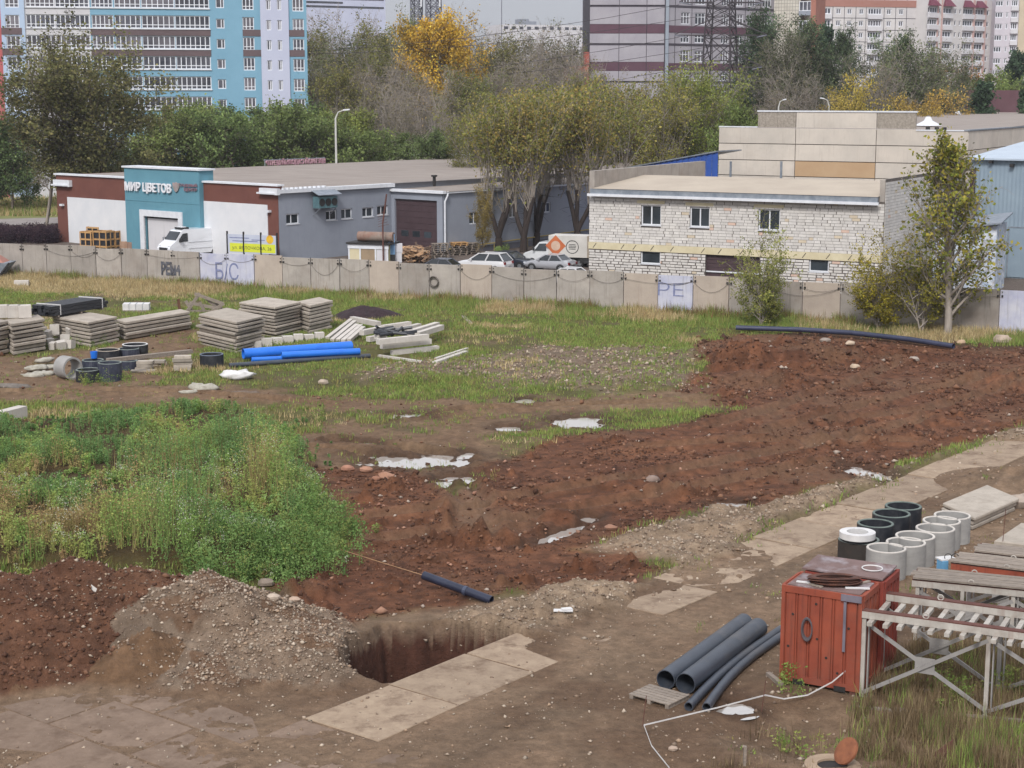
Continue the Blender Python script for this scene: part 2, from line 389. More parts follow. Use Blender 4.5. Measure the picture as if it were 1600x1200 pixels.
def seg_d(P, x, y):
    d = np.full(x.shape, 1e9)
    for (ax, ay), (bx, by) in zip(P[:-1], P[1:]):
        ex, ey = bx - ax, by - ay; t = np.clip(((x - ax) * ex + (y - ay) * ey) / (ex * ex + ey * ey), 0, 1)
        d = np.minimum(d, np.hypot(x - ax - t * ex, y - ay - t * ey))
    return d
def bump(x, y, c, h, r, p=1.0):
    d = np.hypot(x - c[0], y - c[1]) / r
    return h * np.clip(1 - d, 0, 1) ** p * (1 + 0.0 * d)
PK = lambda px, py, z: G(px, py, z)[:2]
PILE_RED = [(PK(20, 895, 2.0), 2.1, 4.6), (PK(110, 882, 1.9), 2.0, 4.4), (PK(200, 890, 1.7), 1.8, 4.0), (PK(-120, 890, 2.0), 2.1, 5.0)]
PILE_GRAVEL = [(PK(285, 886, 1.9), 2.0, 4.0), (PK(350, 915, 1.5), 1.6, 3.6), (PK(430, 965, 1.0), 1.05, 2.9), (PK(330, 1010, 0.6), 0.8, 2.3), (PK(320, 1050, 0.2), 0.45, 1.3), (PK(510, 1010, .5), .6, 2.0)]
PILE_SAND = [(PK(232, 985, 0.95), 1.0, 1.75), (PK(15, 1035, 0.55), 0.6, 1.4), (PK(200, 1010, 0.7), 0.75, 1.6)]
MOUNDS = [(PK(1190, 546, .8), 1.0, 5.0), (PK(1120, 552, 0.7), 0.9, 4.0), (PK(1260, 545, .7), .8, 4.0), (PK(1160, 580, .5), .7, 3.6), (PK(1230, 580, .5), .6, 3.6), (PK(1300, 535, .6), .7, 4.5), (PK(1400, 545, .5), .6, 5.0), (PK(1130, 605, .5), .5, 4.0), (PK(1000, 760, .2), .35, 3.0), (PK(720, 840, .3), .5, 2.6), (PK(860, 800, .3), .4, 2.4), (PK(1560, 585, .5), .6, 5.0),
          (PK(620, 580, .35), .45, 3.6), (PK(560, 905, .3), .4, 2.2), (PK(1010, 590, .3), .35, 4.0)]
def zones(x, y):
    """0..1 masks of what lies on the ground, with ragged edges"""
    nz = fbm(x, y, 1.6, 4, 3) - 0.5; nz2 = fbm(x, y, 0.5, 3, 5) - 0.5
    e = nz * 1.6 + nz2 * 0.5
    M = {}
    M['mud'] = sstep(0.45, -0.45, poly_sd(Z_MUD, x, y) + e)
    M['plateau'] = sstep(0.7, -0.9, poly_sd(Z_PLATEAU, x, y) + e * .6)
    M['bank'] = sstep(0.4, -0.5, poly_sd(Z_GRAVELBANK, x, y) + e)
    M['pit'] = sstep(0.28, -0.38, poly_sd(Z_PIT, x, y) + nz2 * .3)
    M['rubble'] = sstep(1.0, -1.2, poly_sd(Z_RUBBLE, x, y) + e * 1.8)
    tr = 0
    for P in Z_TRACKS: tr = np.maximum(tr, sstep(0.7, -0.8, poly_sd(P, x, y) + e * 1.6))
    M['track'] = tr
    M['fsoil'] = sstep(.8, -.8, poly_sd(Z_FENCESOIL, x, y) + e)
    a, q = road_aq(x, y)
    M['dirt'] = sstep(-0.3, 0.5, q - ROAD_Q0 + e * .5) * sstep(95, 88, a)                       # everything right of the road
    M['dirt'] = np.maximum(M['dirt'], sstep(0.4, -0.4, y - 40.6 - (x + 6) * 0.02 + e * .5))     # and the near pavement
    M['dirt'] = np.maximum(M['dirt'], sstep(.6, -.6, poly_sd(Z_PITSIDE, x, y) + e * .7))
    # behind the fence: yard
    fy = 136.6 + (x + 42.18) * (102.44 - 136.58) / (30.92 + 42.18)
    M['yard'] = sstep(-0.4, 0.6, y - fy)
    pr = np.max([bump(x + e * .5, y + e * .5, *b) for b in PILE_RED], axis=0); pg = np.max([bump(x + e * .9, y - e * .9, *b) for b in PILE_GRAVEL], axis=0) * (.62 + .62 * fbm(x, y, 1.7, 3, 35)); ps = np.max([bump(x, y + e * .2, *b) for b in PILE_SAND], axis=0)
    M['pile_red'], M['pile_gravel'], M['pile_sand'] = pr, pg, ps
    M['nz'], M['nz2'] = nz, nz2
    return M
def terrain(x, y, M=None):
    M = M or zones(x, y)
    z = (fbm(x, y, 9, 3, 11) - 0.5) * 0.35 + (fbm(x, y, 1.2, 4, 12) - .5) * 0.08
    flat = np.maximum(M['dirt'], M['yard']); z = z * (1 - flat) + flat * ((fbm(x, y, 2.0, 4, 13) - .52) * 0.13 + (fbm(x, y, .22, 3, 15) - .5) * .045)
    ra, rq = road_aq(x, y); band = sstep(.5, -.1, np.abs(rq - (ROAD_Q0 + ROAD_Q1) / 2) - 1.2) * (ra > PAVE_A); z = z - band * .02
    z = z * (1 - M['plateau']) + M['plateau'] * (0.75 + (fbm(x, y, 3, 3, 14) - .5) * .5)
    rid = np.abs(fbm(x, y, 3.2, 3, 21) - .5) * 2; rid2 = np.abs(fbm(x, y, 1.1, 3, 24) - .5) * 2
    lump_ = sstep(.34, .62, fbm(x, y, 2.4, 3, 28))                          # churned lumps, with smoother driven mud between them
    cl = (rid - 0.28) * 0.85 + ((rid2 - .28) * .75 + (np.minimum(fbm(x, y, .6, 3, 22), .6) - .48) * .85 + (fbm(x, y, .2, 2, 23) - .5) * .34) * (.3 + .9 * lump_)
    fa, fq = x * .9 + y * .43, x * .43 - y * .9                              # furrows left by the digger
    wq = fq + (fbm(x, y, 3.0, 2, 18) - .5) * 3.0; cl = cl + (np.abs(fbm(fa * .22, wq, 1.5, 3, 19) - .5) * 2 - .25) * .5 * (1 - .3 * lump_)
    mudm = M['mud']
    z = z * (1 - mudm) + mudm * (-0.22 + cl * (1 - .5 * sstep(60, 100, y)))
    b = M['bank']; z = z + b * (1 - mudm) * (0.26 + (fbm(x, y, .8, 4, 25) - .5) * .6)
    rb = M['rubble']; z = z + rb * (fbm(x, y, .8, 4, 26) - .42) * .5
    for bb in MOUNDS: z = z + bb[1] * .8 * sstep(1.0, 0.05, np.hypot(x - bb[0][0], y - bb[0][1]) / bb[2] + (fbm(x, y, 1.8, 3, 29) - .5) * .5) * (0.7 + 0.6 * fbm(x, y, .8, 3, 27))
    # piles
    pile = np.maximum(np.maximum(M['pile_red'] * (0.86 + .28 * fbm(x, y, .9, 3, 31)), M['pile_gravel'] * (0.9 + .2 * fbm(x, y, .5, 3, 32))), M['pile_sand'])
    pile = pile + sstep(0.05, .4, pile) * ((fbm(x, y, .3, 3, 33) - .5) * .2 + (fbm(x, y, .12, 2, 34) - .5) * .07)
    z = np.where(pile > z, pile, z)
    # ruts
    for P in RUTS_W:
        d = seg_d(P, x + (fbm(x, y, 2, 2, 41) - .5) * .8, y); k = np.exp(-(d / .33) ** 2)
        z = z - 0.3 * k + 0.16 * np.exp(-((d - .6) / .22) ** 2)
    # right of the road: soil bank, the sunken manhole corner
    z = z + bump(x, y, PK(1580, 745, .3), .7, 3.0) * (.7 + .6 * fbm(x, y, .5, 3, 44))
    z = z - bump(x, y, PK(1260, 1160, -.3), .55, 2.2, .8) * (.8 + .4 * fbm(x, y, .6, 3, 45))
    # pit
    z = z - M['pit'] * (2.6 + z) + M['pit'] * (fbm(x, y, .5, 3, 46) - .5) * .3
    # puddles lie in flat hollows
    for (cx, cy, rx, ry, an) in PUD:
        dx, dy = x - cx, y - cy; u = dx * math.cos(an) + dy * math.sin(an); v = -dx * math.sin(an) + dy * math.cos(an)
        d = np.sqrt((u / rx) ** 2 + (v / ry) ** 2) + (fbm(x, y, .7, 3, 50) - .5) * 1.1 + (fbm(x, y, .25, 2, 51) - .5) * .7
        k = sstep(1.8, .95, d); z = z * (1 - k) + k * (-0.17 + .09 * sstep(.9, 1.3, d) + (fbm(x, y, .3, 2, 52) - .5) * .04)
    return z
WATER_Z = -0.135
def ground_colour(x, y, z, M):
    n1 = fbm(x, y, 2.5, 4, 61)[:, None]; n2 = fbm(x, y, .35, 3, 62)[:, None]
    C = lambda *a: np.array(lin(*a))[None, :]
    def over(c, k, c2): k = np.clip(k, 0, 1)[:, None]; return c * (1 - k) + c2 * k
    grassy = C(104, 100, 56) * (0.6 + .8 * n1)
    c = grassy
    c = over(c, sstep(.5, .62, fbm(x, y, 3.3, 4, 63)) * .6, C(122, 100, 82) * (.7 + .6 * n2))
    c = over(c, M['track'], (C(122, 94, 72) * (1 - n1) + C(150, 126, 100) * n1) * (.7 + .6 * n2))
    c = over(c, M['rubble'] * .9, C(138, 120, 104) * (.55 + .9 * n2))
    ra_, rq_ = road_aq(x, y); trk = fbm(ra_ * .18, rq_ * 1.1, 1.0, 4, 66)[:, None]; moist = sstep(.5, .66, fbm(x, y, 3.5, 4, 67))
    dirt = (C(140, 114, 92) * (1 - n1) + C(160, 136, 112) * n1) * (.66 + .45 * n2) * (.66 + .72 * trk)
    dirt = over(dirt, moist * .6, C(116, 90, 70))
    c = over(c, M['dirt'], dirt)
    c = over(c, M['bank'], (C(152, 130, 108) * (1 - n1) + C(180, 158, 134) * n1) * (.6 + .75 * n2))
    mud = C(98, 61, 43) * (1 - n1) + C(138, 93, 66) * n1; mud = mud * (.32 + 1.3 * n2)
    for P in RUTS_W[:10]: mud = over(mud, .75 * np.exp(-(seg_d(P, x, y) / .5) ** 2), C(138, 110, 88))
    mud = over(mud, sstep(.56, .7, fbm(x, y, 4, 3, 64)) * .55, C(128, 98, 76))
    c = over(c, M['mud'], mud)
    c = over(c, M['fsoil'] * .9, C(92, 68, 52) * (.6 + .8 * n2))
    c = over(c, M['plateau'], C(86, 70, 44) * (.6 + .7 * n2))
    pr, pg, ps = M['pile_red'], M['pile_gravel'], M['pile_sand']
    c = over(c, sstep(.06, .22, pr), (C(98, 64, 47) * (1 - n1) + C(132, 95, 72) * n1) * (.55 + .85 * n2))
    c = over(c, sstep(.05, .2, pg) * (pg > pr - .1 * n1[:, 0]), (C(124, 102, 84) * (1 - n2) + C(168, 148, 128) * n2) * (.55 + .75 * n1) * np.where(fbm(x, y, 1.1, 3, 68)[:, None] > .54, np.array([[.8, .68, .6]]), 1.0))
    c = over(c, sstep(.05, .2, ps) * (ps > np.maximum(pg, pr) - .05), C(134, 104, 78) * (.6 + .7 * n2))
    wall = (z < -0.15) & (M['pit'] > .02)
    tooth = fbm(x * 2.2 - y * .4, y * 0 + z * 1.2, .5, 3, 65)[:, None]
    c = np.where(wall[:, None], C(92, 60, 48) * (.55 + .8 * tooth), c)
    top = (M['pit'] > .02) & (z < -0.05) & (z > -0.2 - .35 * n2[:, 0]); c = np.where(top[:, None], C(132, 110, 92) * (.5 + .9 * n2), c)
    for (cx, cy, rx, ry, an) in PUD:                                         # wet mud round the puddles
        dx, dy = x - cx, y - cy; u = dx * math.cos(an) + dy * math.sin(an); v = -dx * math.sin(an) + dy * math.cos(an)
        d = np.sqrt((u / rx) ** 2 + (v / ry) ** 2) + (fbm(x, y, .7, 3, 50) - .5) * 1.1
        c = over(c, .75 * sstep(2.6, 1.1, d), C(84, 62, 48) * (.7 + .5 * n2))
    c = over(c, M['yard'], C(124, 112, 104) * (.7 + .5 * n1))
    return c

NU, NR = 860, 600
HW = lambda y: 0.338 * y + 2.5                                        # half width of the finely modelled ground
_us = np.linspace(-1, 1, NU); _st = (31.0 ** -.5 - 141.0 ** -.5) / (NR - 1); _ys = (31.0 ** -.5 - _st * np.arange(NR)) ** -2.0
_UU, _YY = np.meshgrid(_us, _ys); _XX = _UU * HW(_YY)
gx, gy = _XX.ravel(), _YY.ravel()
gM = zones(gx, gy); gz = terrain(gx, gy, gM)
edge = sstep(1.0, .97, np.abs(_UU)).ravel() * sstep(31.0, 32.5, gy) * sstep(141.0, 137.5, gy)
gz = gz * edge
gc = ground_colour(gx, gy, gz, gM)
_idx = np.arange(NU * NR).reshape(NR, NU)
_q = np.stack([_idx[:-1, :-1], _idx[:-1, 1:], _idx[1:, 1:], _idx[1:, :-1]], -1).reshape(-1, 4)
# apron out to the horizon
verts = [np.stack([gx, gy, gz], 1)]; quads = [_q]; nv = NU * NR; cols = [gc]
def strip(ids, outer, colr):
    global nv
    o = np.array(outer, float); k = np.arange(nv, nv + len(o)); verts.append(o); cols.append(np.tile(np.array(colr)[None], (len(o), 1))); nv += len(o)
    quads.append(np.stack([ids[:-1], ids[1:], k[1:], k[:-1]], 1)); return k
YARDC = np.array(lin(112, 104, 92)); GRC = np.array(lin(96, 92, 58))
L, Rr, Fr, Bk = _idx[:, 0], _idx[:, -1], _idx[0, :], _idx[-1, :]
kL = strip(L, [(-2500, y, 0) for y in _ys], GRC); kR = strip(Rr, [(2500, y, 0) for y in _ys], GRC)
kF = strip(Fr, [(x * 40, -600, 0) for x in _XX[0]], GRC); kB = strip(Bk, [(x * 40, 4500, 0) for x in _XX[-1]], YARDC)
quads.append(np.array([[L[0], kL[0], kF[0], kF[0]], ])[:0])
for a, b, c in ((L[0], kL[0], kF[0]), (Rr[0], kR[0], kF[-1]), (L[-1], kL[-1], kB[0]), (Rr[-1], kR[-1], kB[-1])):
    p = np.array([[(-2500 if verts[0][a, 0] < 0 else 2500), (-600 if verts[0][a, 1] < 60 else 4500), 0]]); verts.append(p); cols.append(GRC[None]); quads.append(np.array([[a, b, nv, c]])); nv += 1
gv = np.concatenate(verts); gq = np.concatenate(quads); gcol = np.concatenate(cols)
me = np_mesh('ground', gv, gq, None, quads=True, smooth=True)
at = me.attributes.new('col', 'FLOAT_COLOR', 'POINT'); at.data.foreach_set('color', np.concatenate([gcol, np.ones((len(gcol), 1))], 1).astype(np.float32).ravel())
M_GROUND = mat('ground_soil', (1, 1, 1), (0.45, 0.43, 0.41), scale=3.1, nrough=.78, rough=0.9, use_col=True, bump=0.9, bscale=5.5, spec=0.25, detail=9, bdist=0.14)
me.materials.append(M_GROUND)
ground = make_obj('ground', me); ground['kind'] = 'structure'; ground['label'] = 'muddy building plot with red soil, gravel and grass'

# puddles
def watermat():
    m = bpy.data.materials.new('puddle_water'); m.use_nodes = True; b = m.node_tree.nodes['Principled BSDF']
    b.inputs['Base Color'].default_value = (.5, .46, .42, 1); b.inputs['Roughness'].default_value = 0.04; b.inputs['IOR'].default_value = 3.0; b.inputs['Metallic'].default_value = 0.18; b.inputs['Specular IOR Level'].default_value = 0.9
    return m
M_WATER = watermat()
for i, (cx, cy, rx, ry, an) in enumerate(PUD):
    mb = MB(); n = 28
    WZ = WATER_Z + .004 * (i % 4) - .006
    mb.poly([(cx + 1.45 * (rx * math.cos(t) * math.cos(an) - ry * math.sin(t) * math.sin(an)), cy + 1.45 * (rx * math.cos(t) * math.sin(an) + ry * math.sin(t) * math.cos(an)), WZ) for t in [2 * math.pi * k / n for k in range(n)]])
    o = build(mb, 'puddle', M_WATER, None, org=Vector((cx, cy, WATER_Z))); o['kind'] = 'structure'

# ------------------------------------------------------------------ slab road
M_SLAB = mat('road_slab_concrete', lin(160, 141, 120), lin(134, 115, 97), scale=1.7, rough=0.88, bump=.5, bscale=14, dirt=1.0, dirt_c=lin(100, 79, 63), dirt_scale=1.3, streak=.0, nrough=.72, objrand=.14)
road = thing('road', 'road of old concrete slabs half covered by dirt', 'road', (0, 40, 0), kind='structure'); del road['category']
M_SLABM = mat('road_slab_muddy', lin(128, 109, 94), lin(108, 90, 76), scale=1.8, rough=0.9, bump=.5, bscale=14, dirt=1.0, dirt_c=lin(96, 77, 63), dirt_scale=1.5, nrough=.74, objrand=.12)
def slab_at(a0, a1, q0, q1, zt, m_=None):
    j = lambda s_: float(rng.normal(0, s_))
    mb = part(road, 'slab', m_ or M_SLAB); g = 0.035
    def P(a, q, z): return Vector((a * RT.x + q * RN.x, a * RT.y + q * RN.y, z))
    zz = [zt + j(.018) for _ in range(4)]; c = [(a0 + g, q0 + g), (a0 + g, q1 - g), (a1 - g, q1 - g), (a1 - g, q0 + g)]
    c = [(a + j(.02), q + j(.02)) for a, q in c]
    bb = .012
    mb._add([P(a, q, -.16) for a, q in c] + [P(a, q, z - .02) for (a, q), z in zip(c, zz)] + [P(a + (bb if a < (a0 + a1) / 2 else -bb), q + (bb if q < (q0 + q1) / 2 else -bb), z) for (a, q), z in zip(c, zz)],
            [(3, 2, 1, 0), (8, 9, 10, 11)] + [(i, (i + 1) % 4, 4 + (i + 1) % 4, 4 + i) for i in range(4)] + [(4 + i, 4 + (i + 1) % 4, 8 + (i + 1) % 4, 8 + i) for i in range(4)])
    mb.done()
a = PAVE_A
while a < 74:
    slab_at(a, a + 3.0, ROAD_Q0, ROAD_Q1, (.018 if a < 34 else -.012 if a < 38 else .004 if a < 45 else .05)); a += 3.0
for i in range(6):
    a1 = PAVE_A - i * 2.0 - .05; off = (i % 2) * 1.5
    for k in range(-8, 9):
        q0 = -27.35 + k * 3.0 - off
        x = (a1 - 1) * RT.x + (q0 + 1.5) * RN.x; y = (a1 - 1) * RT.y + (q0 + 1.5) * RN.y
        if abs(x) > .36 * y + 2 or y < 30 or x > 2.5: continue
        slab_at(a1 - 2.0, a1, q0, q0 + 3.0, 0.006, M_SLABM)

# ------------------------------------------------------------------ loose stones, clods
_t = (1 + 5 ** .5) / 2
_OCT_V = np.array([(1, 0, 0), (-1, 0, 0), (0, 1, 0), (0, -1, 0), (0, 0, 1), (0, 0, -1)], float)
_OCT_F = np.array([(0, 2, 4), (2, 1, 4), (1, 3, 4), (3, 0, 4), (2, 0, 5), (1, 2, 5), (3, 1, 5), (0, 3, 5)])
def scatter_rocks(name, xs, ys, sizes, cols, m, label, sink=0.25, zz=None):
    n = len(xs); zs = terrain(xs, ys) if zz is None else zz
    v = _OCT_V[None] * rng.uniform(.55, 1.25, (n, 6, 1)) * sizes[:, None, None] * np.stack([rng.uniform(.8, 1.3, n), rng.uniform(.7, 1.1, n), rng.uniform(.5, .9, n)], 1)[:, None, :]
    v += rng.normal(0, .12, v.shape) * sizes[:, None, None]
    th = rng.uniform(0, 6.28, n); c, s = np.cos(th)[:, None], np.sin(th)[:, None]
    ph = rng.normal(0, .5, n); c2, s2 = np.cos(ph)[:, None], np.sin(ph)[:, None]
    y0 = v[:, :, 1] * c2 - v[:, :, 2] * s2; z0 = v[:, :, 1] * s2 + v[:, :, 2] * c2
    X = v[:, :, 0] * c - y0 * s; Yv = v[:, :, 0] * s + y0 * c
    P = np.stack([X + xs[:, None], Yv + ys[:, None], z0 + (zs + sizes * (.5 - sink))[:, None]], -1)
    F = _OCT_F[None] + (np.arange(n) * 6)[:, None, None]
    me = np_mesh(name, P.reshape(-1, 3), F.reshape(-1, 3), m, np.repeat(cols, 8, axis=0))
    o = make_obj(name, me); o['kind'] = 'stuff'; o['label'] = label; return o
def sample_ground(n, weight, dens_pow=1.0):
    """n random points on the ground grid, weight per vertex times cell area"""
    dx, dy = HW(gy) * 2 / NU, 2 * gy ** 1.5 * _st
    w = weight * dx * dy; w = w / w.sum(); i = rng.choice(len(gx), n, p=w)
    return gx[i] + rng.uniform(-.5, .5, n) * dx[i], gy[i] + rng.uniform(-.5, .5, n) * dy[i], i
M_STONE = mat('loose_stone', (1, 1, 1), (.75, .75, .75), scale=6, rough=.9, use_col=True, bump=.3, bscale=30)
inview = (np.abs(gx) < .325 * gy + 1)
def stonecol(n, base, var=.18):
    c = np.array([lin(*b) for b in base])[rng.integers(0, len(base), n)]; return c * rng.uniform(1 - var * 2, 1 + var, (n, 1))
near = np.clip(60 / gy, 0, 1.6) ** 1.5
w = inview * near * (sstep(.05, .3, gM['pile_gravel']) * 9 * (gM['pile_gravel'] > gM['pile_red']) + gM['bank'] * (1 - gM['mud']) * 4 + gM['rubble'] * 2.0 + gM['dirt'] * .4 + sstep(.1, .3, gM['pile_red']) * 1.2 + (gM['pit'] > .02) * 1.0) * (1 - gM['yard']) * np.where(gM['pile_sand'] < .1, 1, .25)
xs, ys, ii = sample_ground(18000, w + 1e-9)
sz = rng.lognormal(math.log(.03), .6, len(xs)); sz = np.clip(sz, .013, .08) * np.clip(ys / 48, .9, 2.0)
scatter_rocks('gravel', xs, ys, sz, stonecol(len(xs), [(170, 152, 134), (148, 128, 110), (184, 168, 150), (130, 110, 94), (160, 136, 114)]), M_STONE, 'loose pale gravel and stones on the piles and the verge', zz=gz[ii])
rutm = np.max([np.exp(-(seg_d(P, gx, gy) / .5) ** 2) for P in RUTS_W], axis=0)
lmp = (.15 + sstep(.38, .62, fbm(gx, gy, 2.4, 3, 28))) * (1 - .95 * rutm)
w = inview * near * (gM['mud'] * 3 * lmp * (1 - gM['bank']) + sstep(.1, .4, gM['pile_red']) * 4 * (gM['pile_red'] > gM['pile_gravel']) + gM['track'] * .12)
xs, ys, ii = sample_ground(17000, w + 1e-9)
sz = np.clip(rng.lognormal(math.log(.034), .6, len(xs)), .014, .16) * np.clip(ys / 55, .9, 1.6)
scatter_rocks('mud_clods', xs, ys, sz, stonecol(len(xs), [(92, 60, 43), (112, 76, 56), (84, 55, 40), (128, 92, 70)], .2), M_STONE, 'lumpy clods of dug red brown soil', zz=gz[ii])
w = inview * near * (gM['mud'] * (1 - gM['bank']) + .4 * gM['track'])
xs, ys, ii = sample_ground(1100, w + 1e-9)
sz = np.clip(rng.lognormal(math.log(.045), .5, len(xs)), .025, .18)
scatter_rocks('stones', xs, ys, sz, stonecol(len(xs), [(170, 130, 108), (176, 160, 146), (150, 110, 90)]), M_STONE, 'pale stones scattered over the dug soil', sink=.1, zz=gz[ii])
# ================================================================== FENCE
M_FENCE = mat('fence_concrete', lin(168, 160, 152), lin(146, 139, 132), scale=.8, rough=.9, bump=.3, bscale=16, streak=.55, streak_c=lin(92, 82, 74), dirt=.35, dirt_c=lin(128, 112, 100), dirt_scale=.5, objrand=.10)
M_FENCE_P = mat('fence_concrete_pinkish', lin(180, 167, 154), lin(164, 151, 140), scale=.8, rough=.9, bump=.3, bscale=16, streak=.35, streak_c=lin(128, 104, 90), objrand=.06)
M_FENCE_W = mat('fence_whitewash', lin(196, 196, 206), lin(172, 174, 196), scale=1.2, rough=.85, streak=.5, streak_c=lin(120, 112, 112), objrand=.04)
M_BLACKIRON = mat('black_iron', (.012, .012, .013), (.03, .026, .024), scale=8, rough=.6)
M_WIRE = mat('old_cable', lin(96, 90, 86), lin(116, 108, 102), scale=5, rough=.7)
M_SPRAY_K = mat('spray_black', lin(62, 64, 74), lin(104, 104, 110), scale=5, rough=.8)
M_SPRAY_B = mat('spray_blue', lin(104, 110, 146), lin(132, 138, 170), scale=5, rough=.8)
FA, FB = Vector((-42.18, 136.58)), Vector((30.92, 102.44)); fdir = (FB - FA).normalized(); PW = 2.5
FENCE = Face(FA, FB)
fence = thing('concrete_fence', 'long fence of weathered concrete panels crossing the plot', 'fence', (*FA, 0))
ztop = lambda u: 2.72 - .05 * math.sin(u * .7)
pxi = lambda x: int(math.floor(FENCE.at(x, 440)[0] / PW))
pan_tex = {pxi(352): 'W', pxi(392): 'W', pxi(440): 'P', pxi(600): 'P', pxi(990): 'P', pxi(1048): 'W', pxi(1098): 'P', pxi(1290): 'P', pxi(1590): 'W', pxi(760): 'P'}
_old = {16: 'P', 13: 'W', 12: 'W', 18: 'P', 21: 'P', 28: 'P', 32: 'W', 38: 'W', 31: 'P', 29: 'P', 33: 'P'}
for i in range(-4, 40):
    u = i * PW; k = pan_tex.get(i)
    m_ = {'P': M_FENCE_P, 'W': M_FENCE_W}.get(k, M_FENCE)
    mb = part(fence, 'panel', m_); zt = ztop(u) + float(rng.normal(0, .025)); tl = float(rng.normal(0, .02)); dd = float(rng.normal(0, .012))
    p = [FENCE.P(u + .03, -.3, -.07 + dd), FENCE.P(u + PW - .03, -.3, -.07 + dd), FENCE.P(u + PW - .03, -.3, .07 + dd), FENCE.P(u + .03, -.3, .07 + dd)]
    q = [FENCE.P(u + .03, zt, -.06 + dd + tl), FENCE.P(u + PW - .03, zt + .01, -.06 + dd + tl), FENCE.P(u + PW - .03, zt + .01, .06 + dd + tl), FENCE.P(u + .03, zt, .06 + dd + tl)]
    mb.hexa(p[::-1] + q[::-1]); mb.done()
    foot = part(fence, 'footing', M_FENCE); FENCE.box(foot, u - .22, u + .22, -.3, .38, -.3, .32); foot.done()
    clip = part(fence, 'clip', M_BLACKIRON)
    for du in (-.17, .11):
        FENCE.box(clip, u + du, u + du + .10, zt - .42, zt - .30, .05, .16); FENCE.box(clip, u + du + .02, u + du + .06, zt - .16, zt - .08, .05, .13)
    FENCE.box(clip, u - .015, u + .015, zt - .45, zt + .05, .075, .10); clip.done()
    if rng.random() < .62:
        cb = part(fence, 'cable', M_WIRE); sag = float(rng.uniform(.05, .9)); z0_, z1_ = zt - .36, ztop(u + PW) - .36; span = PW * (2 if i % 4 == 2 else 1)
        cb.tube([FENCE.P(u + span * t, z0_ + (z1_ - z0_) * t - sag * 4 * t * (1 - t), .13) for t in [j / 8 for j in range(9)]], .012, 4); cb.done()
def spray(i, strokes, m_, w=.07, d=.085):
    mb = part(fence, 'graffiti', m_)
    for st in strokes:
        pts = [FENCE.P(i * PW + x * PW, z, d) for x, z in st]
        for a, b in zip(pts[:-1], pts[1:]): mb.beam(a, b, .02, w, up=(0, 0, 1) if abs((b - a).z) < .5 * (b - a).length else FENCE.u)
    mb.done()
def graffiti_text(txt, px0, py0, px1, py1, m_, bold=.02):
    u0, u1, z0, z1 = FENCE.rect(px0, py0, px1, py1); mb = part(fence, 'graffiti', m_); put_text(mb, FENCE, txt, u0, u1, z0, z1, .1, .015, bold); mb.done()
graffiti_text('РЕМ4', 253, 409, 283, 430, M_SPRAY_K, .045)
graffiti_text('Б/С', 338, 410, 374, 437, M_SPRAY_B, .0)
graffiti_text('РЕ', 1029, 442, 1069, 462, M_SPRAY_B, -.012)
u_ = FENCE.at(680, 439)
tyre = MB(); tyre.torus((0, 0, 0), .32, .09, 20, 8)
Mrot = Matrix((FENCE.u.to_3d(), Vector((0, 0, 1)), FENCE.n.to_3d())).transposed()
cab = MB()
for k in range(4): cab.torus(FENCE.P(u_[0] + rng.normal(0, .02), u_[1], .16 + .05 * k), .36 + rng.normal(0, .02), .035, 20, 5, Mrot)
solo(cab, 'cable_coil', M_WIRE, 'round coil of dark cable hanging on the concrete fence', 'cable coil')

# ================================================================== GARDEN CENTRE
M_BROWN = mat('render_brown', lin(112, 70, 60), lin(102, 62, 54), scale=.6, rough=.85, streak=.15)
M_TEAL = mat('render_teal', lin(96, 144, 160), lin(88, 135, 152), scale=.6, rough=.85, streak=.15)
M_WHITEW = mat('render_white', lin(216, 216, 218), lin(204, 206, 210), scale=.5, rough=.8, streak=.12, streak_c=lin(170, 168, 168))
M_GREYW = mat('cladding_grey', lin(144, 149, 160), lin(134, 139, 150), scale=.5, rough=.75, streak=.3, streak_c=lin(112, 116, 128))
M_ROOF = mat('roof_felt', lin(152, 142, 134), lin(134, 124, 118), scale=.35, rough=.95, streak=.0, dirt=.5, dirt_c=lin(122, 110, 104), dirt_scale=.25, stretch=(1, 3, 1))
M_ROOF2 = mat('roof_felt_pale', lin(180, 168, 152), lin(168, 156, 142), scale=.3, rough=.95, dirt=.25, dirt_c=lin(160, 146, 130), dirt_scale=.3)
M_TRIM = mat('white_metal_trim', lin(220, 222, 226), lin(204, 206, 212), scale=2, rough=.5)
M_GREYMETAL = mat('galvanised_metal', lin(150, 156, 164), lin(120, 128, 138), scale=2, rough=.5, metal=.3, streak=.3)
M_GATE = mat('gate_dark_brown', lin(74, 58, 62), lin(66, 50, 54), scale=1, rough=.6)
M_PVC = mat('window_pvc', lin(226, 228, 232), lin(210, 212, 218), scale=3, rough=.45)
M_GLASS = glassmat('window_glass'); M_GLASSB = glassmat('window_glass_curtained', lin(96, 92, 96), .15, lin(58, 56, 62))
M_DOORW = mat('door_pale', lin(206, 204, 206), lin(196, 194, 198), scale=.8, rough=.6, streak=.15)
gA, gB = G(92, 377), G(437, 410)
GF = Face(gA, gB); back = Vector((-GF.n.x, -GF.n.y, 0))
wC = None
def hit_col(P, d, px, z=3.0):
    """distance along a ground line P + w d where it meets the picture column px"""
    lo, hi = 0.0, 200.0
    for _ in range(50):
        m_ = (lo + hi) / 2; q = P + d * m_; r_ = q.y * _c + (CAM_H - z) * _s
        if 800 + FPX * q.x / r_ < px: lo = m_
        else: hi = m_
    return lo
wC = hit_col(gB, back, 612); gC = gB + back * wC
gD = gC + GF.u * hit_col(gC, GF.u, 692)
gc = thing('garden_centre', 'brown teal and white garden centre with grey side wall', 'building', (*gA[:2], 0))
hb = 6.73; L = GF.L
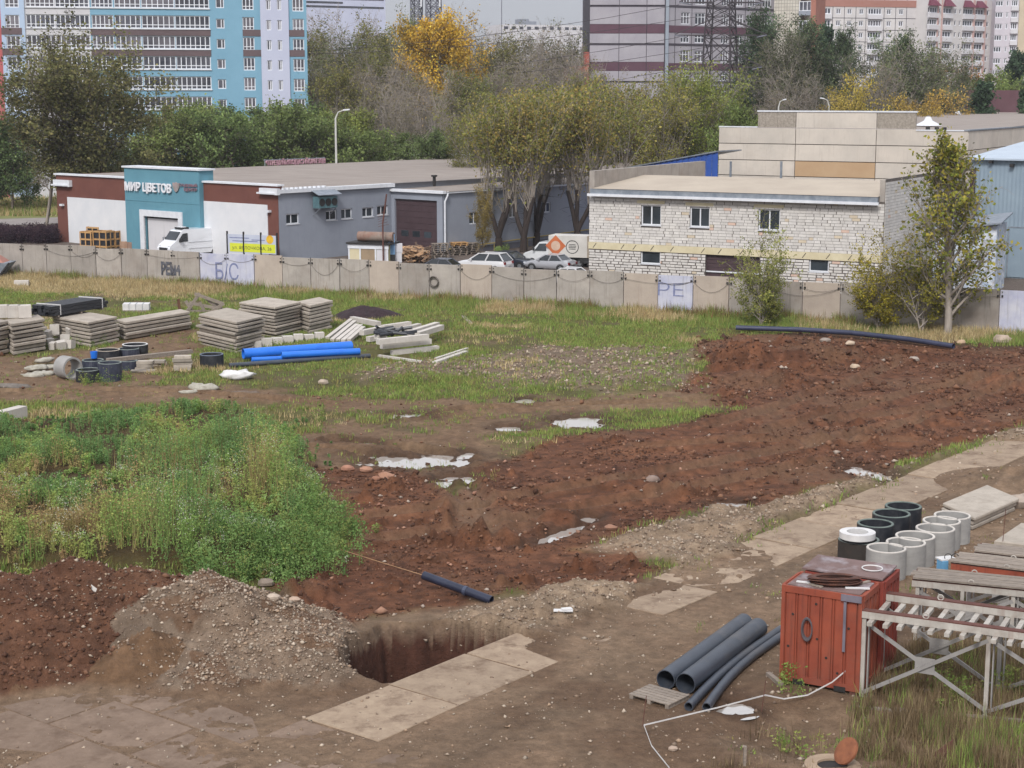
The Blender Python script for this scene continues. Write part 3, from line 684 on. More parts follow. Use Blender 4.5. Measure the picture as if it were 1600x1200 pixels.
ub0, ub1 = GF.at(203, 330)[0], GF.at(319, 330)[0]; zteal = GF.at(260, 264)[1]
wl0 = GF.rect(107, 311, 203, 372); wl1 = GF.rect(318, 317, 419, 392)
b = part(gc, 'wall', M_BROWN)
GF.wall(b, 0, ub0, 0, hb, [], .1); GF.wall(b, ub1, L, 0, hb, [], .1)
b.quad(GF.P(0, 0), GF.P(0, hb), GF.P(0, hb, -12), GF.P(0, 0, -12)); b.quad(GF.P(L, 6.0), GF.P(L, hb), GF.P(L, hb, -.5), GF.P(L, 6.0, -.5))
b.quad(GF.P(0, 6, -.5), GF.P(0, hb, -.5), GF.P(L, hb, -.5), GF.P(L, 6, -.5)); b.done()
b = part(gc, 'white_panel', M_WHITEW); GF.box(b, wl0[0], ub0 - .02, -.1, wl0[3], 0, .05); b.done()
b = part(gc, 'white_panel', M_WHITEW); GF.box(b, ub1 + .02, wl1[1], -.1, wl1[3], 0, .05); b.done()
dr = GF.rect(227, 329, 293, 394); dr = (dr[0], dr[1], 0.0, dr[3])
b = part(gc, 'teal_portal', M_TEAL); dp = .5
GF.wall(b, ub0, ub1, 0, zteal, [(dr[0] + .6, dr[1] - .6, -.1, dr[3] - .6)], .35, dp)
for uu in (ub0, ub1): b.quad(GF.P(uu, 0, dp), GF.P(uu, zteal, dp), GF.P(uu, zteal, -1.2), GF.P(uu, 0, -1.2))
zg = GF.at(260, 315)[1]; GF.box(b, ub0 + .01, ub1 - .01, zg - .05, zg + .05, dp, dp + .03)
b.quad(GF.P(ub0, 5.5, -1.2), GF.P(ub0, zteal, -1.2), GF.P(ub1, zteal, -1.2), GF.P(ub1, 5.5, -1.2)); b.done()
b = part(gc, 'door_surround', M_TRIM)
for q in ((dr[0], dr[0] + .6, 0, dr[3]), (dr[1] - .6, dr[1], 0, dr[3]), (dr[0] + .6, dr[1] - .6, dr[3] - .6, dr[3])): GF.box(b, *q, dp - .1, dp + .12)
b.done()
b = part(gc, 'door', M_DOORW); um = (dr[0] + dr[1]) / 2
GF.box(b, dr[0] + .75, um - .01, 0.05, dr[3] - .8, dp - .35, dp - .28); GF.box(b, um + .01, dr[1] - .75, 0.05, dr[3] - .8, dp - .35, dp - .28); dob = b.done()
b = part(dob, 'door_handle', M_GREYMETAL); GF.box(b, um - .2, um - .12, 1.1, 1.4, dp - .28, dp - .22); b.done()
b = part(gc, 'parapet_cap', M_TRIM)
GF.box(b, -.15, ub0 + .1, hb, hb + .16, -.6, .18); GF.box(b, ub1 - .1, L + .15, hb, hb + .16, -.6, .18); GF.box(b, ub0 - .2, ub1 + .2, zteal, zteal + .16, -1.3, dp + .15); b.done()
for x0, x1, ya, yb in ((88, 113, 281, 291), (410, 438, 294, 304)):
    b = part(gc, 'gutter_box', M_TRIM); r_ = GF.rect(x0, ya, x1, yb); GF.box(b, r_[0], r_[1], r_[2], r_[3], .02, .4); GF.box(b, r_[0] - .25, r_[1] - .3, r_[2] + .05, r_[2] + .2, .1, .5); b.done()
for x, y in ((99, 320), (422, 330)):
    b = part(gc, 'wall_lamp', M_TRIM); u, z = GF.at(x, y); GF.box(b, u - .2, u + .2, z - .1, z + .1, .02, .35); b.done()
M_SIGN = mat('sign_letter_white', lin(232, 232, 236), lin(222, 222, 226), scale=4, rough=.5); M_SIGNR = mat('sign_letter_dim', lin(150, 120, 128), lin(120, 96, 108), scale=4, rough=.5)
r_ = GF.rect(205, 285, 276, 299); z0, z1 = r_[2], r_[3]
u0, u1 = GF.at(205, 292)[0] - .1, GF.at(276, 293)[0]
b = part(gc, 'sign_letters', M_SIGN); put_text(b, GF, 'МИР ЦВЕТОВ', u0, u1, z0 - .18, z1, dp + .08, .14, .02); b.done()
r1 = GF.rect(289, 286, 317, 292); r2 = GF.rect(296, 293.5, 317, 299.5)
b = part(gc, 'sign_letters', M_SIGNR); put_text(b, GF, 'САДОВЫЙ', r1[0], r1[1] - .1, r1[2], r1[3], dp + .08, .08, .02); put_text(b, GF, 'ЦЕНТР', r2[0], r2[1] - .1, r2[2], r2[3], dp + .08, .08, .02); b.done()
r_ = GF.rect(278, 285, 288, 300); b = part(gc, 'sign_emblem', mat('emblem_metal', lin(176, 150, 150), lin(130, 132, 128), scale=1.2, rough=.4))
uu, zz = (r_[0] + r_[1]) / 2, r_[3]; w_, h_ = (r_[1] - r_[0]) / 2, r_[3] - r_[2]
sh = [(-1, 0), (-.95, -.5), (-.5, -.85), (0, -1), (.5, -.85), (.95, -.5), (1, 0), (.5, -.08), (0, .05), (-.5, -.08)]
fr = [GF.P(uu + a * w_, zz + c * h_, dp + .14) for a, c in sh]; bk = [GF.P(uu + a * w_, zz + c * h_, dp + .02) for a, c in sh]; n = len(sh)
b._add(fr + bk, [tuple(range(n))] + [(i, (i + 1) % n, n + (i + 1) % n, n + i) for i in range(n)]); b.done()
# side wall
GS = Face(gB, gC); hs = 6.12
wins = [(447, 334, 467, 350), (509, 329, 526, 344), (533, 326, 550, 342), (566, 324, 583, 339), (589, 321, 606, 336)]
wr = [GS.rect(*w) for w in wins]
b = part(gc, 'side_wall', M_GREYW); GS.wall(b, 0, GS.L, 0, hs, wr, .25, .02); b.done()
for r_ in wr: window(GS, gc, r_, M_PVC, M_GLASS, mull=(.42,), fw=.09, d=-.08, sill=M_TRIM)
b = part(gc, 'eaves_trim', M_TRIM); GS.box(b, 0, GS.L + .2, hs - .02, hs + .32, -.4, .3)
for k in range(10): GS.box(b, .4 + k * .55, .6 + k * .55, hs + .32, hs + .46, -.1, .3)
b.done()
r_ = GS.rect(487, 306, 516, 324)
ac = part(gc, 'cooling_unit', mat('cooler_teal', lin(96, 128, 134), lin(76, 104, 112), scale=3, rough=.5)); GS.box(ac, r_[0], r_[1], r_[2], r_[3], .15, .95); aco = ac.done()
for k in range(3):
    f = part(aco, 'fan', M_BLACKIRON); um = r_[0] + (k + .5) * (r_[1] - r_[0]) / 3
    Ms = Matrix((GS.u, Vector((0, 0, 1)), GS.n)).transposed()
    f.lathe([(0.001, 0), (.34, 0), (.34, .05), (.001, .05)], 14, GS.P(um, (r_[2] + r_[3]) / 2, .955), Ms); f.done()
f = part(aco, 'canopy', M_GREYMETAL); f._add([GS.P(r_[0] - .3, r_[3] + .6, .05), GS.P(r_[1] + .3, r_[3] + .6, .05), GS.P(r_[1] + .3, r_[3] + .12, 1.25), GS.P(r_[0] - .3, r_[3] + .12, 1.25),
        GS.P(r_[0] - .3, r_[3] + .65, .05), GS.P(r_[1] + .3, r_[3] + .65, .05), GS.P(r_[1] + .3, r_[3] + .17, 1.25), GS.P(r_[0] - .3, r_[3] + .17, 1.25)], [(0, 1, 2, 3), (7, 6, 5, 4), (3, 2, 6, 7), (0, 3, 7, 4), (2, 1, 5, 6)]); f.done()
f = part(aco, 'bracket', M_GREYMETAL)
for uu in (r_[0] + .1, r_[1] - .1): f.beam(GS.P(uu, r_[2] - .05, .02), GS.P(uu, r_[2] - .05, 1.0), .06, .06); f.beam(GS.P(uu, r_[2] - .7, .02), GS.P(uu, r_[2] - .08, .9), .05, .05)
f.done()
# gate wing
GG = Face(gC, gD); hw = 5.75
gr = GG.rect(617, 312, 683, 389); gr = (gr[0], gr[1], 0.0, gr[3])
b = part(gc, 'gate_wall', M_GREYW); GG.wall(b, 0, GG.L, 0, hw, [gr], .3, .02); b.done()
gt = part(gc, 'roller_gate', M_GATE); nn = 9
for k in range(nn):
    za, zb = gr[2] + (gr[3] - gr[2]) * k / nn, gr[2] + (gr[3] - gr[2]) * (k + 1) / nn; GG.box(gt, gr[0], gr[1], za + .012, zb - .012, -.24, -.2)
GG.box(gt, gr[0], gr[1], gr[2], gr[3], -.28, -.235); gto = gt.done()
for k in range(3):
    p_ = part(gto, 'gate_window', M_GLASS); w_ = (gr[1] - gr[0]); u0 = gr[0] + w_ * (.12 + .27 * k); GG.box(p_, u0, u0 + w_ * .17, gr[2] + (gr[3] - gr[2]) * .3, gr[2] + (gr[3] - gr[2]) * .41, -.2, -.185); p_.done()
gE = gD + back * 75; GW = Face(gD, gE)
wr2 = [GW.rect(*q) for q in ((733, 331, 749, 350), (795, 322, 808, 340), (848, 316, 860, 332))]
b = part(gc, 'wing_wall', M_GREYW); GW.wall(b, 0, 75, 0, hw, wr2, .25, .02); b.done()
for r_ in wr2: window(GW, gc, r_, M_PVC, M_GLASS, mull=(.5,), fw=.09, d=-.08)
b = part(gc, 'drainpipe', M_TRIM); b.tube([GW.P(.6, hw + .1, .12), GW.P(.3, hw - .3, .3), GW.P(.12, hw - .8, .16), GW.P(.12, 0, .16)], .09, 8); b.done()
b = part(gc, 'gas_pipe', mat('pipe_yellow', lin(180, 160, 96), lin(168, 148, 90), rough=.6)); b.tube([GW.P(.5, .55, .2), GW.P(30, 1.3, .2)], .06, 6)
for k in range(6): b.tube([GW.P(2 + k * 5, -.1, .2), GW.P(2 + k * 5, .6 + k * .1, .2)], .04, 5)
b.done()
b = part(gc, 'wing_plinth', mat('plinth_dark', lin(104, 104, 112), lin(88, 88, 96), scale=1)); GW.box(b, .05, 75, 0, .55, .02, .06); b.done()
b = part(gc, 'roof', M_ROOF)
zl2 = 6.7
b.quad(GF.P(L + .25, hs + .3, -.5), GF.P(L + .25, hs + .32, -72), GF.P(-.2, zl2, -72), GF.P(-.2, zl2, -.5))
b.quad(GF.P(-.2, 0, -72), GF.P(-.2, zl2, -72), GF.P(L + .25, hs + .32, -72), GF.P(L + .25, 0, -72)); b.quad(GF.P(-.2, 0, -12), GF.P(-.2, zl2, -12), GF.P(-.2, zl2, -72), GF.P(-.2, 0, -72)); b.done()
b = part(gc, 'wing_roof', M_ROOF)
def Q3(p, z): return Vector((p[0], p[1], z))
o1 = gC - GF.n * 0; b.quad(Q3(gC + GF.n * .3, hw + .12), Q3(gD + GF.n * .3 + GF.u * .3, hw + .12), Q3(gE + GF.u * .3, hw + .16), Q3(gC + back * 75, hw + .5)); b.done()
b = part(gc, 'upper_wall', M_GREYW); FU = Face(gC, gC + back * 75); FU.quad(b, 0, 60, hw - .2, hs + .33, -.02); b.done()
b = part(gc, 'wing_trim', M_TRIM); GG.box(b, -.1, GG.L + .35, hw - .05, hw + .2, -.1, .33); GW.box(b, 0, 75, hw - .05, hw + .1, -.05, .25); b.done()
b = part(gc, 'roof_vent', M_BLACKIRON); p0 = GF.P(L + 3, hw + .4, -17); b.tube([p0, p0 + V(0, 0, .9)], .15, 8); b.lathe([(.001, .9), (.3, .9), (.3, 1.05), (.001, 1.05)], 10, p0); b.done()
# roof lettering seen from behind
la, lb = gA + back * hit_col(gA, back, 415, 6.5), gA + back * hit_col(gA, back, 507, 6.5); LF = Face(la, lb); zl0, zl1 = LF.at(461, 258)[1], LF.at(461, 247)[1]
M_ROOFLET = mat('letter_back', lin(198, 160, 170), lin(150, 110, 122), scale=2, rough=.6)
sg = thing('roof_sign', 'reversed rooftop sign letters on a steel rail above the garden centre', 'sign', (la.x, la.y, zl0 - .8))
b = part(sg, 'letters', M_ROOFLET); put_text(b, LF, 'ЦВЕТНОЙ САДОВЫЙ ЦЕНТР', 0, LF.L, zl0, zl1, 0, .2, .02, flip=True); b.done()
b = part(sg, 'rail', M_GREYMETAL)
for zz in (zl0 - .02, zl1 - .1): b.beam(LF.P(-.2, zz, -.1), LF.P(LF.L + .2, zz, -.1), .08, .08)
for k in range(9): b.beam(LF.P(LF.L * k / 8, 6.5, -.1), LF.P(LF.L * k / 8, zl1, -.1), .08, .08)
b.done()
# long pale warehouse behind it
M_BEIGE = mat('panel_beige', lin(206, 198, 188), lin(180, 170, 160), scale=.3, rough=.9, streak=.5, streak_c=lin(120, 108, 98), dirt=.4, dirt_c=lin(150, 136, 122), dirt_scale=.3)
def simple_building(name, label, A, B, h, depth, m_, roof_m, parapet=.4, cat='building'):
    F = Face(A, B); t = thing(name, label, cat, (A[0], A[1], 0))
    b = part(t, 'wall', m_); F.quad(b, 0, F.L, 0, h)
    b.quad(F.P(0, 0), F.P(0, h), F.P(0, h, -depth), F.P(0, 0, -depth)); b.quad(F.P(F.L, 0), F.P(F.L, 0, -depth), F.P(F.L, h, -depth), F.P(F.L, h)); F.quad(b, 0, F.L, 0, h, -depth); b.done()
    b = part(t, 'roof', roof_m); b.quad(F.P(0, h - parapet), F.P(F.L, h - parapet), F.P(F.L, h - parapet, -depth), F.P(0, h - parapet, -depth)); b.done()
    return t, F
wh, WF = simple_building('warehouse', 'low pale warehouse behind the garden centre roof', atY(583, 300, 226), atY(760, 300, 222), zat(224, 243), 20, M_BEIGE, M_ROOF)
b = part(wh, 'parapet_cap', M_TRIM); WF.box(b, -.1, WF.L + .1, zat(224, 243), zat(224, 243) + .3, -.5, .2); b.done()
wh2, WF2 = simple_building('warehouse', 'crumbling white warehouse wall seen through the pollarded trees', atY(748, 300, 214), atY(1118, 300, 205), zat(210, 239), 18, mat('crumbling_whitewash', lin(222, 214, 206), lin(150, 138, 128), scale=.9, rough=.9, streak=.6, streak_c=lin(130, 116, 106), dirt=.5, dirt_c=lin(160, 146, 134), dirt_scale=.6, stretch=(1, 1, 2.2)), M_ROOF2)
b = part(wh2, 'parapet_cap', M_TRIM); WF2.box(b, -.1, WF2.L + .1, zat(210, 239), zat(210, 239) + .25, -.5, .2); WF2.box(b, 5, WF2.L, zat(210, 253), zat(210, 253) + .2, 0, .3); b.done()

# ================================================================== WHITE BLOCK BUILDING
M_MORTAR = mat('mortar', lin(104, 96, 90), lin(84, 78, 74), scale=3, rough=.95)
M_BRICK = mat('aerated_block', (1, 1, 1), (.86, .85, .84), scale=2.2, rough=.92, use_col=True, bump=.25, bscale=20)
M_FOAM = mat('yellow_foam_band', lin(208, 198, 168), lin(192, 180, 148), scale=1.2, rough=.8)
kA, kB = G(920, 436), G(1377, 463); KF = Face(kA, kB); kback = -KF.n
bk = thing('block_building', 'two storey workshop of pale aerated blocks with a felt roof', 'building', (*kA[:2], 0))
KL = KF.L; hk = 6.95; KD = 23.0; hpar = 8.6
kw = [KF.rect(*q) for q in ((1002, 320.5, 1033, 352), (1078, 324, 1109, 355), (1185, 327, 1219, 360), (1001, 392, 1032, 412.5), (1264, 402, 1295, 425))]
kg = KF.rect(1102, 396, 1188, 434); kg = (kg[0], kg[1], 0.05, kg[3])
holes = kw + [kg]
zf0, zf1 = KF.at(1150, 399.5)[1], KF.at(1150, 388.5)[1]
b = part(bk, 'wall', M_MORTAR); KF.wall(b, 0, KL, 0, hk + .3, holes, .3)
KSd = Face(kB, kB + kback * KD); KSd.quad(b, 0, KD, 0, hpar)
b.quad(KF.P(0, 0), KF.P(0, hpar), KF.P(0, hpar, -KD), KF.P(0, 0, -KD)); b.quad(KF.P(0, 0, -KD), KF.P(KL, 0, -KD), KF.P(KL, 7, -KD), KF.P(0, 7, -KD)); b.done()
for i, r_ in enumerate(kw):
    window(KF, bk, r_, M_PVC, M_GLASS, mull=((.5,) if i < 3 else ()), fw=.1, d=-.1, sill=M_TRIM)
    if i < 3:
        q = part(bk, 'lintel', M_FOAM); KF.box(q, r_[0] - .35, r_[1] + .3, r_[3] + .12, r_[3] + .36, .03, .075); q.done()
q = part(bk, 'workshop_gate', M_GATE); nn = 5
for k in range(nn): KF.box(q, kg[0], kg[1], kg[2] + (kg[3] - kg[2]) * (.45 + .11 * k), kg[2] + (kg[3] - kg[2]) * (.55 + .11 * k), -.25, -.2)
KF.box(q, kg[0], kg[1], kg[2], kg[3], -.32, -.28); q.done()
q = part(bk, 'gate_bar', M_TRIM); KF.box(q, kg[0], kg[1], kg[2] + (kg[3] - kg[2]) * .40, kg[2] + (kg[3] - kg[2]) * .44, -.24, -.16); q.done()
q = part(bk, 'insulation_band', M_FOAM); KF.box(q, -.02, KL + .02, zf0, zf1, .0, .085); q.done()
q = part(bk, 'foam_cracks', M_BLACKIRON)
for k in range(14):
    u0 = KL * (k + rng.uniform(.2, .8)) / 14; q.beam(KF.P(u0 - .14, zf0 + .1, .09), KF.P(u0 + .14, zf1 - .08, .09), .02, .045)
q.done()
# blocks laid one by one
BL, BH = .6, .2; bricks = []
def lay(F, u0, u1, z0, z1, holes, seed, dens=1.0, rough_=False):
    r2 = random.Random(seed); nrow = int((z1 - z0) / (BH + .022)); rows = []
    for i in range(nrow):
        za = z0 + i * (BH + .022); zb = za + BH; u = u0 - (BL * r2.uniform(.3, .7) if i % 2 else 0)
        while u < u1:
            w_ = BL * (r2.choice((1, 1, 1, 1, .8, .6, .5)) if rough_ else r2.choice((1, 1, 1, 1, 1, .75, .5))); a, c = max(u, u0), min(u + w_, u1); u += w_ + (r2.uniform(.02, .11) if rough_ else r2.choice((.02, .02, .03, .06)))
            if c - a < .12: continue
            segs = [(a, c)]
            for h in holes:
                if za < h[3] and zb > h[2]:
                    ns = []
                    for s0, s1 in segs:
                        if s1 <= h[0] or s0 >= h[1]: ns.append((s0, s1)); continue
                        if s0 < h[0] - .05: ns.append((s0, h[0]))
                        if s1 > h[1] + .05: ns.append((h[1], s1))
                    segs = ns
            for s0, s1 in segs:
                if s1 - s0 > .06: rows.append((s0, s1, za + (r2.uniform(0, .03) if rough_ else 0), zb - (r2.uniform(0, .035) if rough_ else 0)))
    return rows
def block_col(r2, lower):
    g = r2.gauss(1, .035); base = r2.choice([(208, 204, 200), (202, 198, 194), (212, 208, 203), (204, 200, 195)] if r2.random() > .035 else [(210, 182, 166), (204, 190, 168)])
    return tuple(max(0, c * g) for c in lin(*base))
hl = holes
rowsF = [(KF, *r_, False) for r_ in lay(KF, 0.02, KL - .02, zf1 + .01, hk - .1, hl, 3)] + [(KF, *r_, True) for r_ in lay(KF, 0.02, KL - .02, 0, zf0 - .01, hl, 4, rough_=True)]
rowsS = [(KSd, *r_, False) for r_ in lay(KSd, .05, KD, 1.5, hpar - .1, [], 5)]
r2 = random.Random(9)
visible = [q for q in rowsF if q[3] > 1.4]; rest = [q for q in rowsF if q[3] <= 1.4] + rowsS
visible.sort(key=lambda q: -(q[2] - q[1]) * (1 + q[1] / KL)); singles, rest = visible[:300], visible[300:] + rest
for F, a, c, z0, z1, lo in singles:
    b = part(bk, 'brick', M_BRICK); b.col(block_col(r2, lo)); F.box(b, a, c, z0, z1, -.02, .035 + r2.uniform(0, .014)); b.done()
b = part(bk, 'bricks', M_BRICK)
for F, a, c, z0, z1, lo in rest: b.col(block_col(r2, lo)); F.box(b, a, c, z0, z1, -.02, .035 + r2.uniform(0, .014))
o = b.done(); o['kind'] = 'stuff'
q = part(bk, 'parapet', M_FENCE)
q.obox(KF.P(0, hk, 0.03), KF.u * .45, KF.n * -KD, V(0, 0, hpar + .1 - hk)); q.done()
q = part(bk, 'parapet', M_FENCE); q.obox(KF.P(KL - .4, hk, .03), KF.u * .39, KF.n * -KD, V(0, 0, hpar - .05 - hk)); q.done()
q = part(bk, 'roof', M_ROOF2)
q.quad(KF.P(.45, hk + .38, .55), KF.P(KL - .4, hk + .38, .55), KF.P(KL - .4, 8.0, -9.5), KF.P(.45, 8.0, -9.5)); q.quad(KF.P(.45, 8.0, -9.5), KF.P(KL - .4, 8.0, -9.5), KF.P(KL - .4, 7.2, -KD), KF.P(.45, 7.2, -KD)); q.done()
q = part(bk, 'fascia', M_GREYMETAL); KF.box(q, .3, KL - .42, hk - .05, hk + .36, .2, .5); q.done()
q = part(bk, 'gutter', M_TRIM); KF.box(q, .1, KL - .3, hk - .22, hk - .02, .42, .66); q.done()

# ================================================================== CONCRETE HALL
M_PANEL = mat('wall_panel_concrete', lin(206, 196, 184), lin(188, 180, 170), scale=.35, rough=.9, streak=.35, streak_c=lin(150, 138, 128), dirt=.3, dirt_c=lin(164, 152, 140), dirt_scale=.3, objrand=.05)
M_PANELP = mat('wall_panel_pebble', lin(170, 160, 148), lin(134, 126, 116), scale=5, rough=.95, streak=.6, streak_c=lin(86, 78, 70), objrand=.03)
M_PANELT = mat('wall_panel_tan', lin(186, 158, 126), lin(176, 146, 114), scale=.4, rough=.9)
hA, hB = G(1120, 364), G(1505, 381); HF = Face(hA, hB); hback = -HF.n; HL = HF.L
hall = thing('industrial_hall', 'large industrial hall of big cream concrete wall panels', 'building', (*hA[:2], 0))
seamz = [HF.at(1250, y)[1] for y in (400, 276, 251.5, 225.5, 200)]
zr_hi, zr_lo, zr_mid = HF.at(1250, 175)[1], HF.at(1470, 204.5)[1], HF.at(1150, 197)[1]
us = [0, HF.at(1243, 220)[0], HF.at(1369, 222)[0], HL]
b = part(hall, 'wall', mat('hall_joint', lin(110, 100, 92), lin(86, 78, 72), scale=2))
HF.quad(b, 0, HL, 0, zr_lo - .1, -.12); HS = Face(hB, hB + hback * 90); HS.quad(b, 0, 90, 0, zr_lo - .1, -.12); b.quad(HF.P(.12, 0), HF.P(.12, zr_lo), HF.P(.12, zr_lo, -40), HF.P(.12, 0, -40)); b.done()
for i in range(3):
    for j in range(4):
        m_ = M_PANELT if (i == 1 and j == 1) else M_PANEL
        q = part(hall, 'panel', m_); HF.box(q, us[i] + .04, us[i + 1] - .04, max(0, seamz[j]) + .04, seamz[j + 1] - .04, -.1, .02); q.done()
uR0, uR1 = HF.at(1184, 190)[0], HF.at(1432, 190)[0]
for a, c, m_ in ((uR0, us[1], M_PANELP), (us[1], us[2], M_PANEL), (us[2], uR1, M_PANELP)):
    q = part(hall, 'panel', m_); HF.box(q, a + .04, c - .04, seamz[4] + .04, zr_hi, -.25, .02); q.done()
q = part(hall, 'coping', M_TRIM); HF.box(q, uR0 - .05, uR1 + .05, zr_hi, zr_hi + .15, -.35, .1); HF.box(q, 0, uR0, seamz[4], seamz[4] + .12, -.35, .06); HF.box(q, uR1, HL + .1, zr_lo - .02, zr_lo + .1, -.3, .08); q.done()
for x in (1142, 1221):
    q = part(hall, 'metal_strip', M_GREYMETAL); u, z = HF.at(x, 262); HF.box(q, u - .12, u + .12, 4, HF.at(x, 252)[1], .02, .08); q.done()
for k in range(8):
    for j in range(3):
        q = part(hall, 'panel', M_PANEL); HS.box(q, k * 6 + .04, k * 6 + 5.96, zr_lo - 1.9 * (j + 1) + .04, zr_lo - 1.9 * j - .04, -.1, .02); q.done()
q = part(hall, 'roof', M_ROOF); q.quad(HF.P(0, zr_lo - .03, -.1), HF.P(HL, zr_lo - .03, -.1), HF.P(HL, zr_lo + .9, -95), HF.P(0, zr_lo + .9, -95)); q.done()
q = part(hall, 'roof_edge', M_GREYMETAL); HS.box(q, -.1, 95, zr_lo, zr_lo + .14, -.4, .1); q.beam(HF.P(uR1 + 6, zr_lo + .8, -92), HF.P(HL + 30, zr_lo + .9, -93), 3, .5); q.done()
for x, y in ((1496, 184), (1450, 196)):
    p0 = G(x, y, zr_lo + .25); q = part(hall, 'roof_vent', M_TRIM); q.lathe([(.001, 0), (1.5, 0), (.5, .5), (.25, .95), (.001, .95)], 12, p0); q.done()
for x in (1447, 1461, 1473):
    q = part(hall, 'roof_drain', M_BLACKIRON); u, z = HF.at(x, 203); q.lathe([(.001, 0), (.22, 0), (.22, .35), (.001, .35)], 8, HF.P(u, zr_lo, -.6)); q.done()
# blue gable shed to the left of the hall
M_BLUE = mat('cladding_blue', lin(52, 88, 168), lin(46, 78, 152), scale=1, rough=.6)
sA, sB = atY(985, 300, 172), atY(1121, 300, 166); BF = Face(sA, sB)
bs = thing('blue_shed', 'bright blue metal clad shed gable between the workshop and the hall', 'shed', (sA.x, sA.y, 0))
b = part(bs, 'wall', M_BLUE); za, zb = zat(172, 262), zat(166, 236.5)
for k in range(30):
    t0, t1 = k / 30, (k + 1) / 30; dd = .05 if k % 2 else 0
    b.quad(BF.P(BF.L * t0, 0, dd), BF.P(BF.L * t1, 0, dd), BF.P(BF.L * t1, za + (zb - za) * t1, dd), BF.P(BF.L * t0, za + (zb - za) * t0, dd))
b.done()
b = part(bs, 'roof', M_GREYMETAL); b.obox(BF.P(-.3, za - .05, .2), BF.u * (BF.L + .3) + V(0, 0, zb - za), BF.n * -5, V(0, 0, .12)); b.done()
# light blue metal shed at the right edge
M_LBLUE = mat('cladding_pale_blue', lin(138, 154, 166), lin(128, 144, 158), scale=.6, rough=.55, streak=.3, streak_c=lin(104, 122, 136))
M_LROOF = mat('cladding_pale_roof', lin(180, 192, 204), lin(166, 178, 192), scale=.5, rough=.45)
lA, lB = G(1510, 430), G(1605, 436); lB = lA + (lB - lA).normalized() * 16; LF2 = Face(lA, lB)
zl_ = LF2.at(1560, 250)[1]
ls = thing('metal_shed', 'tall pale blue corrugated metal shed at the right edge', 'shed', (*lA[:2], 0))
b = part(ls, 'wall', M_LBLUE); n = 96
for k in range(n):
    u0, u1 = LF2.L * k / n, LF2.L * (k + 1) / n; d0, d1 = (0.035 if k % 2 else 0), (0 if k % 2 else .035)
    b.quad(LF2.P(u0, 0, d0), LF2.P(u1, 0, d1), LF2.P(u1, zl_, d1), LF2.P(u0, zl_, d0))
b.quad(LF2.P(0, 0), LF2.P(0, zl_), LF2.P(0, zl_ + .9, -14), LF2.P(0, 0, -14)); b.done()
b = part(ls, 'roof', M_LROOF); b.obox(LF2.P(-.3, zl_, .5), LF2.u * (LF2.L + .3), -LF2.n * 14 + V(0, 0, 1.0), V(0, 0, .14)); b.done()
b = part(ls, 'door', M_LBLUE); r_ = LF2.rect(1576, 357, 1640, 432); LF2.box(b, r_[0], r_[1], .1, r_[3], .03, .09); lo_ = b.done()
b = part(lo_, 'door_trim', M_GREYMETAL); LF2.box(b, r_[0] - .1, r_[0], .1, r_[3] + .1, .03, .11); LF2.box(b, r_[0], r_[1], r_[3], r_[3] + .1, .03, .11); b.done()
b = part(ls, 'dark_flashing', mat('flashing_maroon', lin(70, 52, 58), lin(58, 44, 50), scale=2)); r_ = LF2.rect(1517, 263, 1524, 322); LF2.box(b, r_[0], r_[1], r_[2], r_[3], .04, .3); b.done()
for x, y in ((1520, 247), (1550, 252), (1583, 258)):
    b = part(ls, 'floodlight', M_BLACKIRON); u, z = LF2.at(x, y); LF2.box(b, u - .15, u + .15, z - .15, z + .1, .05, .45); b.done()
# small lean-to with flaking paint
M_FLAKE = mat('flaking_white_paint', lin(214, 216, 220), lin(150, 168, 190), scale=2.4, rough=.9, dirt=.8, dirt_c=lin(120, 104, 92), dirt_scale=2.0)
tA, tB = G(1455, 452), G(1553, 457); TF = Face(tA, tB); zt0, zt1 = TF.at(1500, 362)[1], TF.at(1545, 352)[1]
lt = thing('lean_to', 'small lean-to with flaking white and blue paint behind the young tree', 'shed', (*tA[:2], 0))
b = part(lt, 'wall', M_FLAKE); b.hexa([TF.P(0, 0), TF.P(TF.L, 0), TF.P(TF.L, 0, -4), TF.P(0, 0, -4), TF.P(0, zt0), TF.P(TF.L, zt1), TF.P(TF.L, zt1, -4), TF.P(0, zt0, -4)]); b.done()
b = part(lt, 'roof', M_GREYMETAL); b.obox(TF.P(-.4, zt0 - .05, .5), TF.u * (TF.L + .8) + V(0, 0, zt1 - zt0 + .2), -TF.n * 4.6 + V(0, 0, .5), V(0, 0, .12)); b.done()
b = part(lt, 'drainpipe', M_BLACKIRON); b.tube([TF.P(1.6, 0, .1), TF.P(1.6, zt0, .1)], .05, 6); b.done()
# maroon shed far right
ms, MF = simple_building('brick_shed', 'dark maroon flat shed behind the hall roof at the far right', atY(1505, 200, 262), atY(1640, 200, 262), zat(262, 141), 12, mat('maroon_render', lin(104, 74, 80), lin(92, 64, 70), scale=.5), M_ROOF, .1)
